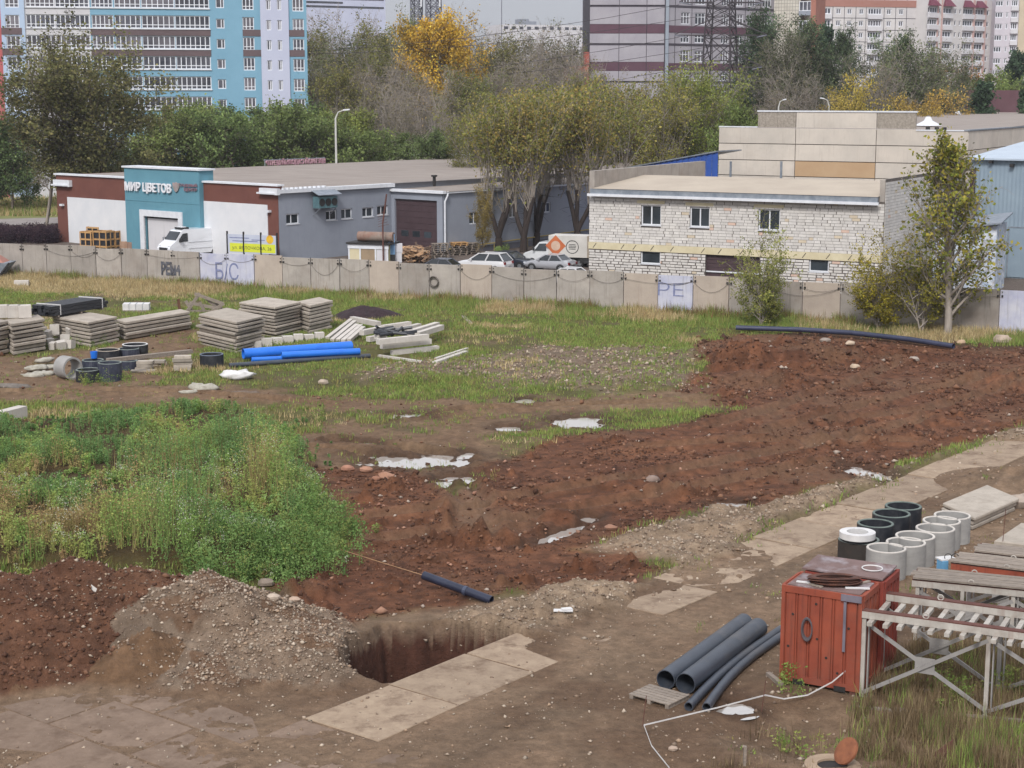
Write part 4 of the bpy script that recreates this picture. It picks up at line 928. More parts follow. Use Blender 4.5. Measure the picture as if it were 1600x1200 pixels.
# ================================================================== APARTMENT BLOCKS
M_SKYB = mat('render_sky_blue', lin(126, 168, 190), lin(118, 160, 182), scale=.25, rough=.85)
M_PALEB = mat('render_pale_blue', lin(178, 196, 218), lin(170, 188, 212), scale=.25, rough=.85)
M_LILAC = mat('render_lilac_white', lin(190, 194, 212), lin(182, 186, 206), scale=.25, rough=.85)
M_CORAL = mat('render_coral', lin(186, 104, 104), lin(176, 96, 96), scale=.25, rough=.85)
M_TAUPE = mat('render_taupe', lin(106, 90, 92), lin(96, 82, 84), scale=.3, rough=.85)
M_LOGW = mat('render_offwhite', lin(206, 204, 206), lin(196, 194, 198), scale=.3, rough=.85, streak=.1)
M_FARGLASS = glassmat('far_window_glass', lin(74, 72, 80), .2, lin(116, 112, 118))
M_FARDARK = glassmat('far_window_dark', lin(50, 52, 62), .15, lin(92, 92, 100))
aA, aB = atY(-45, 148, 238.5), atY(480, 148, 248); AF = Face(aA, aB)
ap = thing('apartment_block', 'tall sky blue apartment block with taupe bands and long glazed loggias', 'building', (aA.x, aA.y, 0))
U = lambda x, y=80: AF.at(x, y)[0]
Zr = lambda y: AF.at(300, y)[1]
PIT = Zr(45) - Zr(76.7); zb0 = Zr(45)                 # sill line of one storey, storey height
floors = range(-7, 5); ztopA = zb0 + PIT * 4.2
secs = [(-45, 4, M_CORAL), (4, 41, M_PALEB), (41, 143, M_LOGW), (143, 331, M_SKYB), (331, 408, M_SKYB), (408, 452, M_LILAC), (452, 480, M_SKYB)]
cols = {1: [(11, 33, -1.5, 19, (.33, .66), (.28,))], 2: [(43, 88, 0, 20.5, (1/6, 2/6, .5, 4/6, 5/6), (.28,)), (89, 142, 0, 20.5, (1/7, 2/7, 3/7, 4/7, 5/7, 6/7), (.28,))],
        3: [(145, 179, 0, 20.5, (.2, .4, .6, .8), (.28,)), (181, 222, 0, 20.5, (.2, .4, .6, .8), (.28,)), (223, 274.5, 0, 20.5, (1/6, 2/6, .5, 4/6, 5/6), (.28,)), (275, 329, 0, 20.5, (1/7, 2/7, 3/7, 4/7, 5/7, 6/7), (.28,))],
        4: [(339, 352, 1, 16, (.62,), ()), (380, 398, -1.5, 19, (.33, .66), (.28,))], 5: [(417, 424.5, -1.5, 14.5, (.6,), ()), (434, 441, -1.5, 14.5, (.6,), ())], 6: [(458, 475.5, -3, 17, (.33, .66), (.28,))]}
pxm = PIT / 31.7
for si, (x0, x1, m_) in enumerate(secs):
    holes = []
    for (a, c, lo, hi, mu, tr) in cols.get(si, []):
        for k in floors:
            holes.append((U(a), U(c), zb0 + PIT * k + lo * pxm, zb0 + PIT * k + hi * pxm, mu, tr))
    b = part(ap, 'wall', m_); AF.wall(b, U(x0), U(x1), 0, ztopA, holes, .3, 0.0 if si not in (1, 5) else .25); b.done()
    for h in holes:
        wd = window(AF, ap, h[:4], M_PVC, M_FARGLASS if rng.random() < .6 else M_FARDARK, h[4], h[5], fw=.13, d=(-.12 if si not in (1, 5) else .13), name=('loggia_glazing' if len(h[4]) > 2 else 'window'))
for (x0, x1) in ((143, 330), (380, 408), (452, 476), (4, 36)):
    for k in (0, -1):
        b = part(ap, 'band', M_TAUPE); AF.box(b, U(x0), U(x1), zb0 + PIT * k - 11 * pxm, zb0 + PIT * k - .6 * pxm, .0, .06 + (.25 if x0 == 4 else 0)); b.done()
b = part(ap, 'ledge', M_TRIM)
for k in floors: AF.box(b, U(42), U(330), zb0 + PIT * k - .13, zb0 + PIT * k + .02, 0, .16)
b.done()
b = part(ap, 'end_wall', M_SKYB); b.obox(AF.P(AF.L, 0, -.35), AF.u * .02, -AF.n * 16, V(0, 0, ztopA)); b.done()

# grey panel block
M_GP = mat('panel_grey', lin(166, 162, 168), lin(152, 148, 156), scale=.3, rough=.9, streak=.3, streak_c=lin(134, 128, 132), objrand=.05)
M_MAR = mat('panel_maroon', lin(98, 70, 82), lin(88, 62, 74), scale=.3, rough=.85, streak=.1)
M_JOINT = mat('panel_joint', lin(78, 72, 80), lin(66, 62, 70), scale=1)
M_CREAMB = mat('brick_cream', lin(206, 200, 188), lin(184, 178, 166), scale=.8, rough=.9)
e0, e1 = atY(921, 148, 290), atY(1040, 148, 290); EF = Face(e0, e1)
gp = thing('panel_block', 'grey panel building with maroon bands behind the trees', 'building', (e0.x, e0.y, 0))
zE = lambda y: EF.at(980, y)[1]; uE = lambda x: EF.at(x, 80)[0]
b = part(gp, 'wall', M_JOINT); EF.quad(b, .05, EF.L - .05, 0, zE(-40), -.1); e2 = atY(1206, 148, 305); LFc = Face(e1, e2)
b.quad(EF.P(0.05, 0, -.1), EF.P(0.05, zE(-40), -.1), EF.P(0.05, zE(-40), -30), EF.P(0.05, 0, -30)); b.done()
ex = [921, 967, 1010, 1038]; ey = [(-40, 7.5), (11, 37.5), (38, 52, 'm'), (52.5, 67.5), (71, 96.5), (97, 110.5, 'm'), (111, 126.5), (129.5, 155), (155.5, 182, 'm'), (182.5, 210)]
for i in range(3):
    for r_ in ey:
        q = part(gp, 'panel', M_MAR if len(r_) > 2 else M_GP); EF.box(q, uE(ex[i]) + .05, uE(ex[i + 1]) - .05, zE(r_[1]), zE(r_[0]), -.1, .04); q.done()
uL = lambda x: LFc.at(x, 80)[0]; fy = lambda y: zE(y)
lw = []
for (x0, x1) in ((1063, 1077), (1085, 1101), (1126, 1138), (1147, 1160), (1167, 1178), (1190, 1203)):
    for (y0, y1) in ((-12, 5), (18, 37), (53, 66), (78, 96), (112, 126), (137, 155)):
        lw.append((uL(x0), uL(x1), fy(y1), fy(y0)))
b = part(gp, 'facade', M_GP); LFc.wall(b, .1, LFc.L, 0, zE(-40), lw, .3); b.done()
for h in lw: window(LFc, gp, h, M_PVC, M_FARGLASS if rng.random() < .5 else M_FARDARK, (.33, .66), (.65,), fw=.14, d=-.12)
for (y0, y1) in ((38, 52), (97, 110.5), (155.5, 182)):
    q = part(gp, 'band', M_MAR); LFc.box(q, .3, LFc.L, fy(y1) + .15, fy(y0) - .15, .01, .06); q.done()
q = part(gp, 'joint_lines', M_JOINT)
for (y0, y1) in ((7.5, 11), (67.5, 71), (126.5, 129.5)): LFc.box(q, .3, LFc.L, fy(y1), fy(y0), .01, .05)
for x in (1054, 1080, 1113, 1142, 1163, 1186): LFc.box(q, uL(x) - .06, uL(x) + .06, 0, zE(-40), .01, .03)
q.done()
q = part(gp, 'downpipe', mat('downpipe_grey', lin(150, 158, 168), lin(138, 146, 158), scale=.5)); q.obox(EF.P(EF.L - .2, 0, .05), EF.u * .55, EF.n * .2, V(0, 0, zE(-40))); q.done()
# cream brick stair tower with balcony
st, SF = simple_building('stair_tower', 'cream brick stair tower standing beside the grey panel block', atY(1206, 148, 299), atY(1247, 148, 297), zE(-45), 14, M_CREAMB, M_ROOF)
q = part(st, 'brick_course', mat('course_grey', lin(150, 144, 136), lin(138, 132, 124), scale=1))
zz = 10.0
while zz < zE(-40): SF.box(q, .02, SF.L - .02, zz, zz + .07, 0, .02); zz += .6
for k in range(9): SF.box(q, .3 + k * .5, .36 + k * .5, 10, zE(-40), 0, .018)
q.done()
for y0, y1 in ((2, 17), (-26, -10), (32, 46)):
    a_, c_ = SF.at(1249, 10)[0], SF.at(1268, 10)[0]
    q = part(st, 'balcony', M_GREYW); SF.box(q, a_, c_, SF.at(1258, y1 + 7)[1], SF.at(1258, y1)[1], -1, .3); qo = q.done()
    window(SF, qo, (a_, c_, SF.at(1258, y1)[1], SF.at(1258, y0)[1]), M_PVC, M_FARDARK, (.33, .66), (), fw=.12, d=.1)
q = part(st, 'brick_column', mat('brick_orange', lin(168, 116, 100), lin(154, 104, 90), scale=.6)); a_ = SF.at(1268, 10)[0]; SF.box(q, a_, SF.at(1276, 10)[0], 0, zE(-45), -6, .4); q.done()
# white nine storey block on the right
M_PW = mat('panel_offwhite', lin(206, 202, 200), lin(190, 186, 186), scale=.15, rough=.9, streak=.25, streak_c=lin(170, 164, 162))
M_PP = mat('panel_pink', lin(198, 166, 160), lin(186, 154, 148), scale=.15, rough=.9)
M_PR = mat('panel_terracotta', lin(168, 122, 110), lin(156, 112, 100), scale=.15, rough=.9)
def slab_block(name, label, xa, Ya, xb, Yb, wallm, yrows, pitch, columns, top_y, group=None, extra=None):
    F = Face(atY(xa, 148, Ya), atY(xb, 148, Yb)); t = thing(name, label, 'building', (*F.o[:2], 0))
    xm = (xa + xb) / 2; u = lambda x: F.at(x, 60)[0]; z = lambda y: F.at(xm, y)[1]; hs = []
    for (x0, x1, mu, log) in columns:
        for k in range(7):
            y0, y1 = yrows[0] + pitch * k, yrows[1] + pitch * k
            if log: y0 -= 1
            hs.append((u(x0), u(x1), z(y1), z(y0), mu, log))
    b = part(t, 'wall', wallm); F.wall(b, 0, F.L, 0, z(top_y), hs, .35); b.quad(F.P(F.L, 0), F.P(F.L, 0, -14), F.P(F.L, z(top_y), -14), F.P(F.L, z(top_y))); b.quad(F.P(0, 0), F.P(0, z(top_y)), F.P(0, z(top_y), -14), F.P(0, 0, -14)); b.done()
    for h in hs:
        w_ = window(F, t, h[:4], M_PVC, M_FARDARK if rng.random() < .6 else M_FARGLASS, h[4], (), fw=.16, d=-.12, name='loggia_glazing' if h[5] else 'window')
        if h[5]: q = part(w_, 'balcony_front', M_LOGW); F.box(q, h[0] - .1, h[1] + .1, h[2] - 1.05, h[2] - .02, 0, .5); q.done()
    return t, F, u, z
b9, F9, u9, z9 = slab_block('panel_block', 'off-white panel apartment block with a terracotta top band', 1275, 386, 1447, 392, M_PW, (14, 22.5), 18.5,
    [(1276, 1297, (.25, .5, .75), True), (1305, 1312.5, (.5,), False), (1322.5, 1329.5, (.5,), False), (1341, 1348, (.5,), False), (1355, 1376, (.2, .4, .6, .8), True), (1384, 1391, (.5,), False), (1403, 1410, (.5,), False)], -8)
q = part(b9, 'top_band', M_PR); F9.box(q, 0, F9.L, z9(11), z9(0), 0, .1); q.done()
q = part(b9, 'joint_lines', M_JOINT)
for k in range(7): F9.box(q, 0, F9.L, z9(10 + 18.5 * k) - .06, z9(10 + 18.5 * k) + .06, 0, .03)
for x in (1300, 1318, 1336, 1352, 1380, 1398, 1415): F9.box(q, u9(x) - .06, u9(x) + .06, 0, z9(-8), 0, .025)
q.done()
b10, F10, u10, z10 = slab_block('panel_block', 'pink and white stepped apartment block with maroon balcony awnings', 1447, 388, 1549, 402, M_PW, (14, 22), 18.3,
    [(1448, 1462.5, (.25, .5, .75), True), (1465, 1468, (), False), (1472, 1485, (.33, .66), True), (1490, 1493, (), False), (1497, 1500, (), False), (1503, 1518, (.25, .5, .75), True), (1522, 1535, (.33, .66), True), (1540, 1543.5, (), False)], -2)
for x0, x1 in ((1463, 1471), (1518.5, 1521.5), (1535.5, 1539)):
    q = part(b10, 'pink_strip', M_PP); F10.box(q, u10(x0), u10(x0) + .4, 0, z10(-1), 0, .12); F10.box(q, u10(x1) - .4, u10(x1), 0, z10(-1), 0, .12); q.done()
for x0, x1 in ((1448, 1463), (1472, 1486), (1503, 1518), (1522, 1536)):
    q = part(b10, 'awning', mat('awning_maroon', lin(112, 58, 74), lin(98, 50, 64), scale=1)); zt, zb = z10(0), z10(11)
    q._add([F10.P(u10(x0) + .3, zt, .1), F10.P(u10(x1) - .9, zt, .1), F10.P(u10(x1) + .2, zb, 1.1), F10.P(u10(x0) - .2, zb, 1.1), F10.P(u10(x0) - .2, zb, .1), F10.P(u10(x1) + .2, zb, .1)], [(3, 2, 1, 0), (0, 4, 3), (1, 2, 5)]); q.done()
b11, F11, u11, z11 = slab_block('panel_block', 'pale lilac apartment block cut off by the right edge', 1549, 398, 1625, 398, mat('panel_lilac', lin(200, 194, 200), lin(188, 182, 190), scale=.15), (1, 9.5), 18.0,
    [(1553, 1565, (.33, .66), False), (1570, 1573.5, (), False), (1578, 1588, (.33, .66), True), (1603, 1612, (.5,), False)], -20)
q = part(b11, 'corner_strip', mat('panel_tan', lin(198, 184, 160), lin(186, 172, 150), scale=.3)); F11.box(q, u11(1590), u11(1601), 0, z11(-20), 0, .3); q.done()
# other far buildings
fw, FW_ = simple_building('high_rise', 'distant white high rise with ribbon windows at the top left', atY(470, 148, 560), atY(604, 148, 575), zat(565, -40), 18, M_LILAC, M_ROOF)
for k in range(7):
    q = part(fw, 'window_band', M_FARDARK); y = 9.5 - k * 6.5; FW_.box(q, .5, FW_.L * (.5 if k % 2 else .98), zat(565, y + 2.2), zat(565, y - .8), 0, .1); q.done()
fl, FL_ = simple_building('far_house', 'distant pale flat roofed block on the skyline', atY(784, 148, 520), atY(925, 148, 530), zat(525, 39), 15, M_LOGW, M_ROOF)
q = part(fl, 'roof_cabin', M_GREYW); a_ = FL_.at(815, 40)[0]; FL_.box(q, a_, FL_.at(828, 40)[0], zat(525, 40), zat(525, 30), -6, -1); FL_.box(q, FL_.at(828, 40)[0] + .05, FL_.at(840, 40)[0], zat(525, 40), zat(525, 33.5), -6, -1); q.done()
for k in range(12):
    q = part(fl, 'window', M_FARDARK); u0 = FL_.L * (k + .3) / 12; FL_.box(q, u0, u0 + 1.3, zat(525, 46.5), zat(525, 42), 0, .05); q.done()
fo, FO_ = simple_building('brick_annex', 'small orange brick annex at the corner of the grey panel block', atY(897, 148, 288), atY(920, 148, 288.5), zat(288, 103), 8, mat('brick_rust', lin(176, 120, 102), lin(158, 104, 88), scale=.5), M_ROOF)
q = part(fo, 'chimney', mat('brick_red', lin(172, 96, 84), lin(158, 86, 74), scale=1)); a_ = FO_.at(915, 100)[0]; FO_.box(q, a_, a_ + .7, zat(288, 104), zat(288, 81), -1.5, -.2); q.done()
q = part(fo, 'window', M_FARDARK); r_ = FO_.rect(904, 113, 912, 122); FO_.box(q, *r_, 0, .05); q.done()

# ================================================================== MASTS, PYLON, LAMP
M_STEEL = mat('tower_steel', lin(120, 122, 132), lin(98, 98, 108), scale=1, rough=.6)
M_STEELD = mat('pylon_steel_dark', lin(70, 64, 68), lin(58, 52, 56), scale=1, rough=.7)
def lattice(mb, x, y, z0, z1, w0, w1, seg, r, rot=.4):
    C = [(math.cos(rot + math.pi / 2 * k), math.sin(rot + math.pi / 2 * k)) for k in range(4)]
    lv = []
    for i in range(seg + 1):
        t = i / seg; w_ = (w0 + (w1 - w0) * t) * .7071; lv.append([V(x + c[0] * w_, y + c[1] * w_, z0 + (z1 - z0) * t) for c in C])
    for k in range(4): mb.beam(lv[0][k], lv[-1][k], r * 1.6, r * 1.6)
    for i in range(seg):
        for k in range(4):
            j = (k + 1) % 4; mb.beam(lv[i][k], lv[i + 1][j], r, r); mb.beam(lv[i][j], lv[i + 1][k], r, r); mb.beam(lv[i + 1][k], lv[i + 1][j], r, r)
for x, yb, w_, lb in ((652, 40, 1.9, 'slim grey lattice mast left of the golden tree'), (678.5, 60, 2.5, 'wider grey lattice mast rising behind the golden tree')):
    p0 = atY(x, 148, 400); t = thing('lattice_mast', lb, 'mast', (p0.x, p0.y, 0), 'lattice masts on the skyline'); b = part(t, 'lattice', M_STEEL); lattice(b, p0.x, p0.y, 0, 48, w_ * 1.25, w_, 26, .16); b.done()
    b = part(t, 'antenna_panel', M_TRIM); b.box(p0.x + w_ * .6, p0.y - .8, 35, .35, .3, 2.2); b.done()
for x, lb in ((784, 'thin pole on the skyline above the far flat block'), (910, 'thin pole on the skyline beside the panel block')):
    p0 = atY(x, 148, 500); b = MB(); b.tube([p0 * 1.0 - V(0, 0, p0.z), V(p0.x, p0.y, 52)], .14, 6); solo(b, 'pole', M_STEEL, lb, 'pole')
p0 = atY(1124, 148, 252); py = thing('pylon', 'dark lattice power pylon with cross arms before the panel block', 'pylon', (p0.x, p0.y, 0))
b = part(py, 'lattice_body', M_STEELD); lattice(b, p0.x, p0.y, 0, zat(252, 60), 5.2, 3.9, 7, .11); lattice(b, p0.x, p0.y, zat(252, 60), zat(252, -60), 3.9, 2.6, 7, .1); b.done()
for y in (4, 55, 105):
    z = zat(252, y); b = part(py, 'cross_arm', M_STEELD); w_ = 6.2 if y != 55 else 6.8
    for s_ in (-1, 1):
        for dy in (-.9, .9):
            b.beam(V(p0.x + s_ * 1.2, p0.y + dy, z), V(p0.x + s_ * w_, p0.y, z), .16, .16); b.beam(V(p0.x + s_ * 1.2, p0.y + dy, z + 2.4), V(p0.x + s_ * w_, p0.y, z + .1), .14, .14)
    bo = b.done(); q = part(bo, 'insulator', M_STEEL)
    for s_ in (-1, 1): q.tube([V(p0.x + s_ * w_, p0.y, z), V(p0.x + s_ * (w_ - 1.6), p0.y - 1.5, z - .35)], .1, 6)
    q.done()
wires = []
for i, (y, s_) in enumerate(((4, -1), (4, 1), (55, -1), (55, 1), (105, -1))):
    z = zat(252, y); b = MB(); x0 = p0.x + s_ * 6.2; pts = []
    for k in range(15):
        t = k / 14; X = x0 - 150 * t; Yw = p0.y + 22 * t; pts.append(V(X, Yw, z - .3 - 7 * 4 * t * (1 - t)))
    b.tube(pts, .035, 4); solo(b, 'power_line', M_STEELD, ['uppermost left power line running from the pylon towards the blue block', 'uppermost right power line running from the pylon past the masts', 'middle left power line running from the pylon across the wood', 'middle right power line running from the pylon across the wood', 'lowest power line running from the pylon across the wood'][i], 'power line', 'power lines')
def street_lamp(x, ytop, ybase, Yd, arm, lb):
    pb = atY(x, 148, Yd); z = zat(Yd, ytop); t = thing('street_lamp', lb, 'street lamp', (pb.x, pb.y, 0), 'street lamps')
    b = part(t, 'pole', mat('lamp_pole', lin(196, 196, 190), lin(180, 180, 176), scale=1)); b.tube([V(pb.x, pb.y, 0), V(pb.x, pb.y, z - 1.0), V(pb.x + arm * .25, pb.y, z - .25), V(pb.x + arm * .8, pb.y, z)], [.16, .11, .07, .05], 8); b.done()
    b = part(t, 'lamp_head', M_TRIM); b.beam(V(pb.x + arm * .7, pb.y, z), V(pb.x + arm * 1.3, pb.y, z + .08), .35, .16); b.done()
street_lamp(523.5, 172, 248, 199, 1.3, 'tall street lamp with curved arm beside the rooftop sign')
street_lamp(1296, 154, 175, 235, -1.0, 'street lamp head above the hall parapet before the yellow bushes')
street_lamp(1217, 156, 175, 235, .8, 'street lamp head above the left end of the hall parapet')
# ================================================================== TREES
M_LEAF = leafmat('foliage'); M_BARK = mat('bark', lin(118, 106, 96), lin(88, 80, 72), scale=3, rough=.95, stretch=(1, 1, .3))
M_BARKG = mat('bark_grey', lin(164, 154, 144), lin(128, 120, 112), scale=3, rough=.95, stretch=(1, 1, .3))
M_BARKD = mat('bark_dark', lin(66, 56, 52), lin(44, 38, 36), scale=3, rough=.95, stretch=(1, 1, .3))
class TreeB:
    def __init__(s, seed): s.r = np.random.default_rng(seed); s.v = []; s.f = []; s.n = 0; s.lp = []; s.ls = []; s.lc = []
    def tube(s, P, r0, r1, n=4):
        P = np.asarray(P, float); k = len(P); d = P[-1] - P[0]; d = d / (np.linalg.norm(d) + 1e-9)
        x = np.cross(d, (0, 0, 1.0) if abs(d[2]) < .9 else (1.0, 0, 0)); x /= np.linalg.norm(x); y = np.cross(d, x)
        a = np.arange(n) * 2 * np.pi / n; ring = np.cos(a)[:, None] * x + np.sin(a)[:, None] * y
        rr = np.linspace(r0, r1, k); vs = P[:, None, :] + ring[None] * rr[:, None, None]
        i, j = np.meshgrid(np.arange(k - 1), np.arange(n), indexing='ij'); i, j = i.ravel(), j.ravel(); jn = (j + 1) % n
        s.f.append(np.stack([i * n + j, i * n + jn, (i + 1) * n + jn, (i + 1) * n + j], 1) + s.n); s.v.append(vs.reshape(-1, 3)); s.n += k * n
    def path(s, p, d, L, k=4, wob=.12, up=0.0):
        p = np.array(p, float); d = np.array(d, float) / np.linalg.norm(d); out = [p.copy()]
        for _ in range(k - 1):
            d = d + s.r.normal(0, wob, 3) + np.array((0, 0, up)); d /= np.linalg.norm(d); p = p + d * L / (k - 1); out.append(p.copy())
        return np.array(out)
    def leaves(s, P, n, spread, size, tint):
        t = s.r.random(n) * (len(P) - 1); i = np.minimum(t.astype(int), len(P) - 2); f = (t - i)[:, None]
        q = P[i] * (1 - f) + P[i + 1] * f + s.r.normal(0, spread, (n, 3)); s.lp.append(q); s.ls.append(size * s.r.uniform(.6, 1.35, n)); s.lc.append(np.full(n, tint) * s.r.uniform(.72, 1.28, n))
    def mesh(s, name, bark, base_cols, tip_up=0.3):
        wood = np_mesh(name + '_wood', np.concatenate(s.v), np.concatenate(s.f), bark, quads=True, smooth=True)
        if not s.lp: return wood, None
        P = np.concatenate(s.lp); S = np.concatenate(s.ls); T = np.concatenate(s.lc); n = len(P)
        a = s.r.normal(0, 1, (n, 3)); a /= np.linalg.norm(a, axis=1)[:, None]; b = s.r.normal(0, 1, (n, 3)); b = b - a * (a * b).sum(1)[:, None]; b /= np.linalg.norm(b, axis=1)[:, None]
        V0 = P - a * S[:, None] * .5 - b * S[:, None] * .12; V1 = P + b * S[:, None] * .42; V2 = P + a * S[:, None] * .62; V3 = P - b * S[:, None] * .38
        vs = np.stack([V0, V1, V2, V3], 1).reshape(-1, 3); fs = np.arange(n * 4).reshape(-1, 4)
        bc = np.array([lin(*c) for c in base_cols]); k = s.r.integers(0, len(bc), n); c = bc[k] * T[:, None]
        return wood, np_mesh(name + '_leaves', vs, fs, M_LEAF, np.clip(c, 0, 1), quads=True)
def broadleaf(seed, name, H, R_, base=.3, n1=16, n2=7, n3=5, nl=8, leaf=.42, spread=.35, e1=.6, bark=None, cols=((96, 104, 52),), shape='round', trunk_r=None, up=.06, wob=.14, stems=1, clump=.35, leaf_from=0.0, twig_r=.018):
    T = TreeB(seed); tr = trunk_r or H * .016
    for st in range(stems):
        ang0 = T.r.random() * 6.28; lean = (0 if stems == 1 else T.r.uniform(.08, .3)); d0 = (math.cos(ang0) * lean, math.sin(ang0) * lean, 1)
        tk = T.path((0, 0, -.3), d0, H * T.r.uniform(.86, .96), 9, .045); T.tube(tk, tr / (stems ** .35), tr * .16, 6)
        for i in range(n1 // stems):
            t = base + (0.97 - base) * ((i + T.r.random()) / (n1 // stems)); x = t * 8; k = min(int(x), 7); p = tk[k] + (tk[k + 1] - tk[k]) * (x - k)
            tt = (t - base) / (1 - base)
            if shape == 'round': rad = R_ * (math.sin(math.pi * (.18 + .76 * tt)) ** .8)
            elif shape == 'cone': rad = R_ * (1.05 - tt) ** .85
            elif shape == 'column': rad = R_ * (.75 + .35 * math.sin(math.pi * tt)) * (1 if tt < .85 else .6)
            else: rad = R_ * (.45 + .6 * tt)
            rad *= T.r.uniform(.72, 1.15); az = i * 2.4 + T.r.normal(0, .35); el = e1 * T.r.uniform(.7, 1.25) + (.25 * tt)
            d = (math.cos(az) * math.cos(el), math.sin(az) * math.cos(el), math.sin(el)); ll = rad / max(.35, math.cos(el)) if shape != 'column' else rad * 1.6
            b1 = T.path(p, d, ll, 5, wob, up); T.tube(b1, tr * .42 * (1 - .6 * t) + .02, .02, 4)
            tint1 = T.r.uniform(1 - clump, 1 + clump)
            for j in range(n2):
                t2 = .25 + .75 * (j + T.r.random()) / n2; x2 = t2 * 4; k2 = min(int(x2), 3); p2 = b1[k2] + (b1[k2 + 1] - b1[k2]) * (x2 - k2)
                d2 = np.array(d) + T.r.normal(0, .65, 3) + np.array((0, 0, .25)); b2 = T.path(p2, d2, ll * T.r.uniform(.28, .48), 3, .2, up); T.tube(b2, .03, .012, 3)
                tint = tint1 * T.r.uniform(.72, 1.3)
                for m_ in range(n3):
                    p3 = b2[0] + (b2[-1] - b2[0]) * T.r.uniform(.2, 1); b3 = T.path(p3, np.array(d2) / np.linalg.norm(d2) + T.r.normal(0, .7, 3), ll * T.r.uniform(.12, .24) + .3, 3, .25, .05); T.tube(b3, twig_r, twig_r * .5, 3)
                    if nl: T.leaves(b3, nl if T.r.random() > leaf_from else 0, spread, leaf, tint)
    return T.mesh(name, bark or M_BARK, cols)
def pollard(seed, name, H=15.0, hk=5.2, cols=((136, 124, 62),)):
    """thick forked trunk cut back at about 5 m, with a broom of thin upright shoots"""
    T = TreeB(seed); ns = int(T.r.integers(2, 4)); heads = []
    base = T.path((0, 0, -.3), (0, 0, 1), 1.6, 3, .06); T.tube(base, .4, .33, 8)
    for k in range(ns):
        az = k * 6.28 / ns + T.r.normal(0, .4); b1 = T.path(base[-1], (math.cos(az) * .32, math.sin(az) * .32, 1), hk - 1.4, 6, .1, .05); T.tube(b1, .25, .17, 7); heads += [b1[-1], b1[-2], b1[-3]]
        for q in b1[2:]:
            for _ in range(5): T.tube(T.path(q, T.r.normal(0, 1, 3) + np.array((0, 0, .6)), T.r.uniform(.3, 1.4), 3, .3), .02, .008, 3)
    T0 = T; T = TreeB(seed + 500)
    for q in heads:
        for _ in range(6):
            az = T.r.random() * 6.28; sp = abs(T.r.normal(0, .24)); L_ = (H - q[2]) * T.r.uniform(.7, 1.0)
            s1 = T.path(q, (math.cos(az) * sp, math.sin(az) * sp, 1), L_, 8, .085, .02); T.tube(s1, .045, .012, 4)
            for j in range(13):
                t = T.r.uniform(.15, 1) * 7; k = min(int(t), 6); p = s1[k] + (s1[k + 1] - s1[k]) * (t - k); tw = T.path(p, T.r.normal(0, .8, 3) + np.array((0, 0, .9)), T.r.uniform(.4, 1.5), 3, .2, .1); T.tube(tw, .014, .006, 3)
                if T.r.random() < (.95 if t > 3.8 else .45 if t > 2.6 else .1): T.leaves(tw, int(14 if t > 3.6 else 7), .4, .21, T.r.uniform(.65, 1.35))
    sh, lv = T.mesh(name, M_BARKG, cols); return T0.mesh(name + '_t', M_BARKD, cols)[0], lv, sh
GRN = ((116, 124, 82), (102, 112, 74), (128, 134, 90)); OLV = ((134, 128, 76), (120, 118, 70), (146, 132, 80)); DRK = ((84, 98, 70), (74, 88, 64), (96, 106, 76)); BRN = ((140, 128, 100), (124, 114, 88), (116, 114, 80)); YEL = ((204, 164, 62), (188, 148, 54), (212, 180, 84)); PAL = ((150, 148, 70), (130, 132, 62), (166, 152, 78))
TK = {}
TK['green_a'] = broadleaf(11, 'green_a', 12, 4.4, .16, 22, 9, 6, 13, .25, .32, .5, cols=GRN)
TK['green_b'] = broadleaf(12, 'green_b', 11, 4.8, .12, 22, 9, 6, 13, .25, .34, .45, cols=GRN, stems=2)
TK['willow'] = broadleaf(13, 'willow', 20, 7.6, .07, 40, 10, 7, 14, .32, .4, .75, cols=((112, 112, 74), (96, 98, 66), (124, 118, 82)), stems=3, clump=.4)
TK['twiggy_a'] = broadleaf(14, 'twiggy_a', 22, 4.2, .3, 24, 8, 6, 3, .26, .35, .9, bark=M_BARKG, cols=BRN, leaf_from=.45, twig_r=.03)
TK['twiggy_b'] = broadleaf(15, 'twiggy_b', 20, 4.8, .25, 24, 8, 6, 2, .26, .35, .8, bark=M_BARKG, cols=BRN, leaf_from=.5, stems=2, twig_r=.03)
TK['olive_a'] = broadleaf(16, 'olive_a', 18, 5.0, .22, 26, 9, 6, 9, .24, .36, .7, cols=((128, 124, 78), (114, 114, 70), (138, 128, 82)), leaf_from=.15)
TK['olive_b'] = broadleaf(17, 'olive_b', 17, 4.4, .18, 26, 9, 6, 9, .24, .36, .85, bark=M_BARKG, cols=OLV, stems=2, leaf_from=.15)
TK['golden'] = broadleaf(18, 'golden', 26, 5.6, .35, 34, 10, 6, 14, .3, .4, .7, cols=YEL)
TK['dark_a'] = broadleaf(19, 'dark_a', 20, 3.6, .1, 32, 9, 6, 10, .24, .34, .95, cols=DRK, shape='column')
TK['dark_b'] = broadleaf(20, 'dark_b', 17, 4.6, .15, 28, 9, 6, 9, .23, .34, .8, cols=((102, 106, 78), (90, 96, 70), (112, 112, 84)), bark=M_BARKG, leaf_from=.2)
TK['conifer'] = broadleaf(21, 'conifer', 14, 3.0, .06, 44, 6, 4, 10, .3, .25, -.05, cols=((74, 92, 68), (64, 80, 62)), shape='cone', up=-.02)
TK['bush'] = broadleaf(22, 'bush', 5, 3.0, .08, 18, 7, 5, 9, .28, .28, .5, cols=GRN, stems=3, trunk_r=.08)
TK['autumn'] = broadleaf(23, 'autumn', 12, 5.0, .1, 22, 9, 6, 10, .24, .34, .6, cols=((182, 158, 80), (164, 146, 76), (192, 170, 98)), stems=2, leaf_from=.1)
TK['pollard_a'] = pollard(31, 'pollard_a', 15.5, 5.6, ((138, 136, 76), (122, 126, 68), (152, 136, 78)))
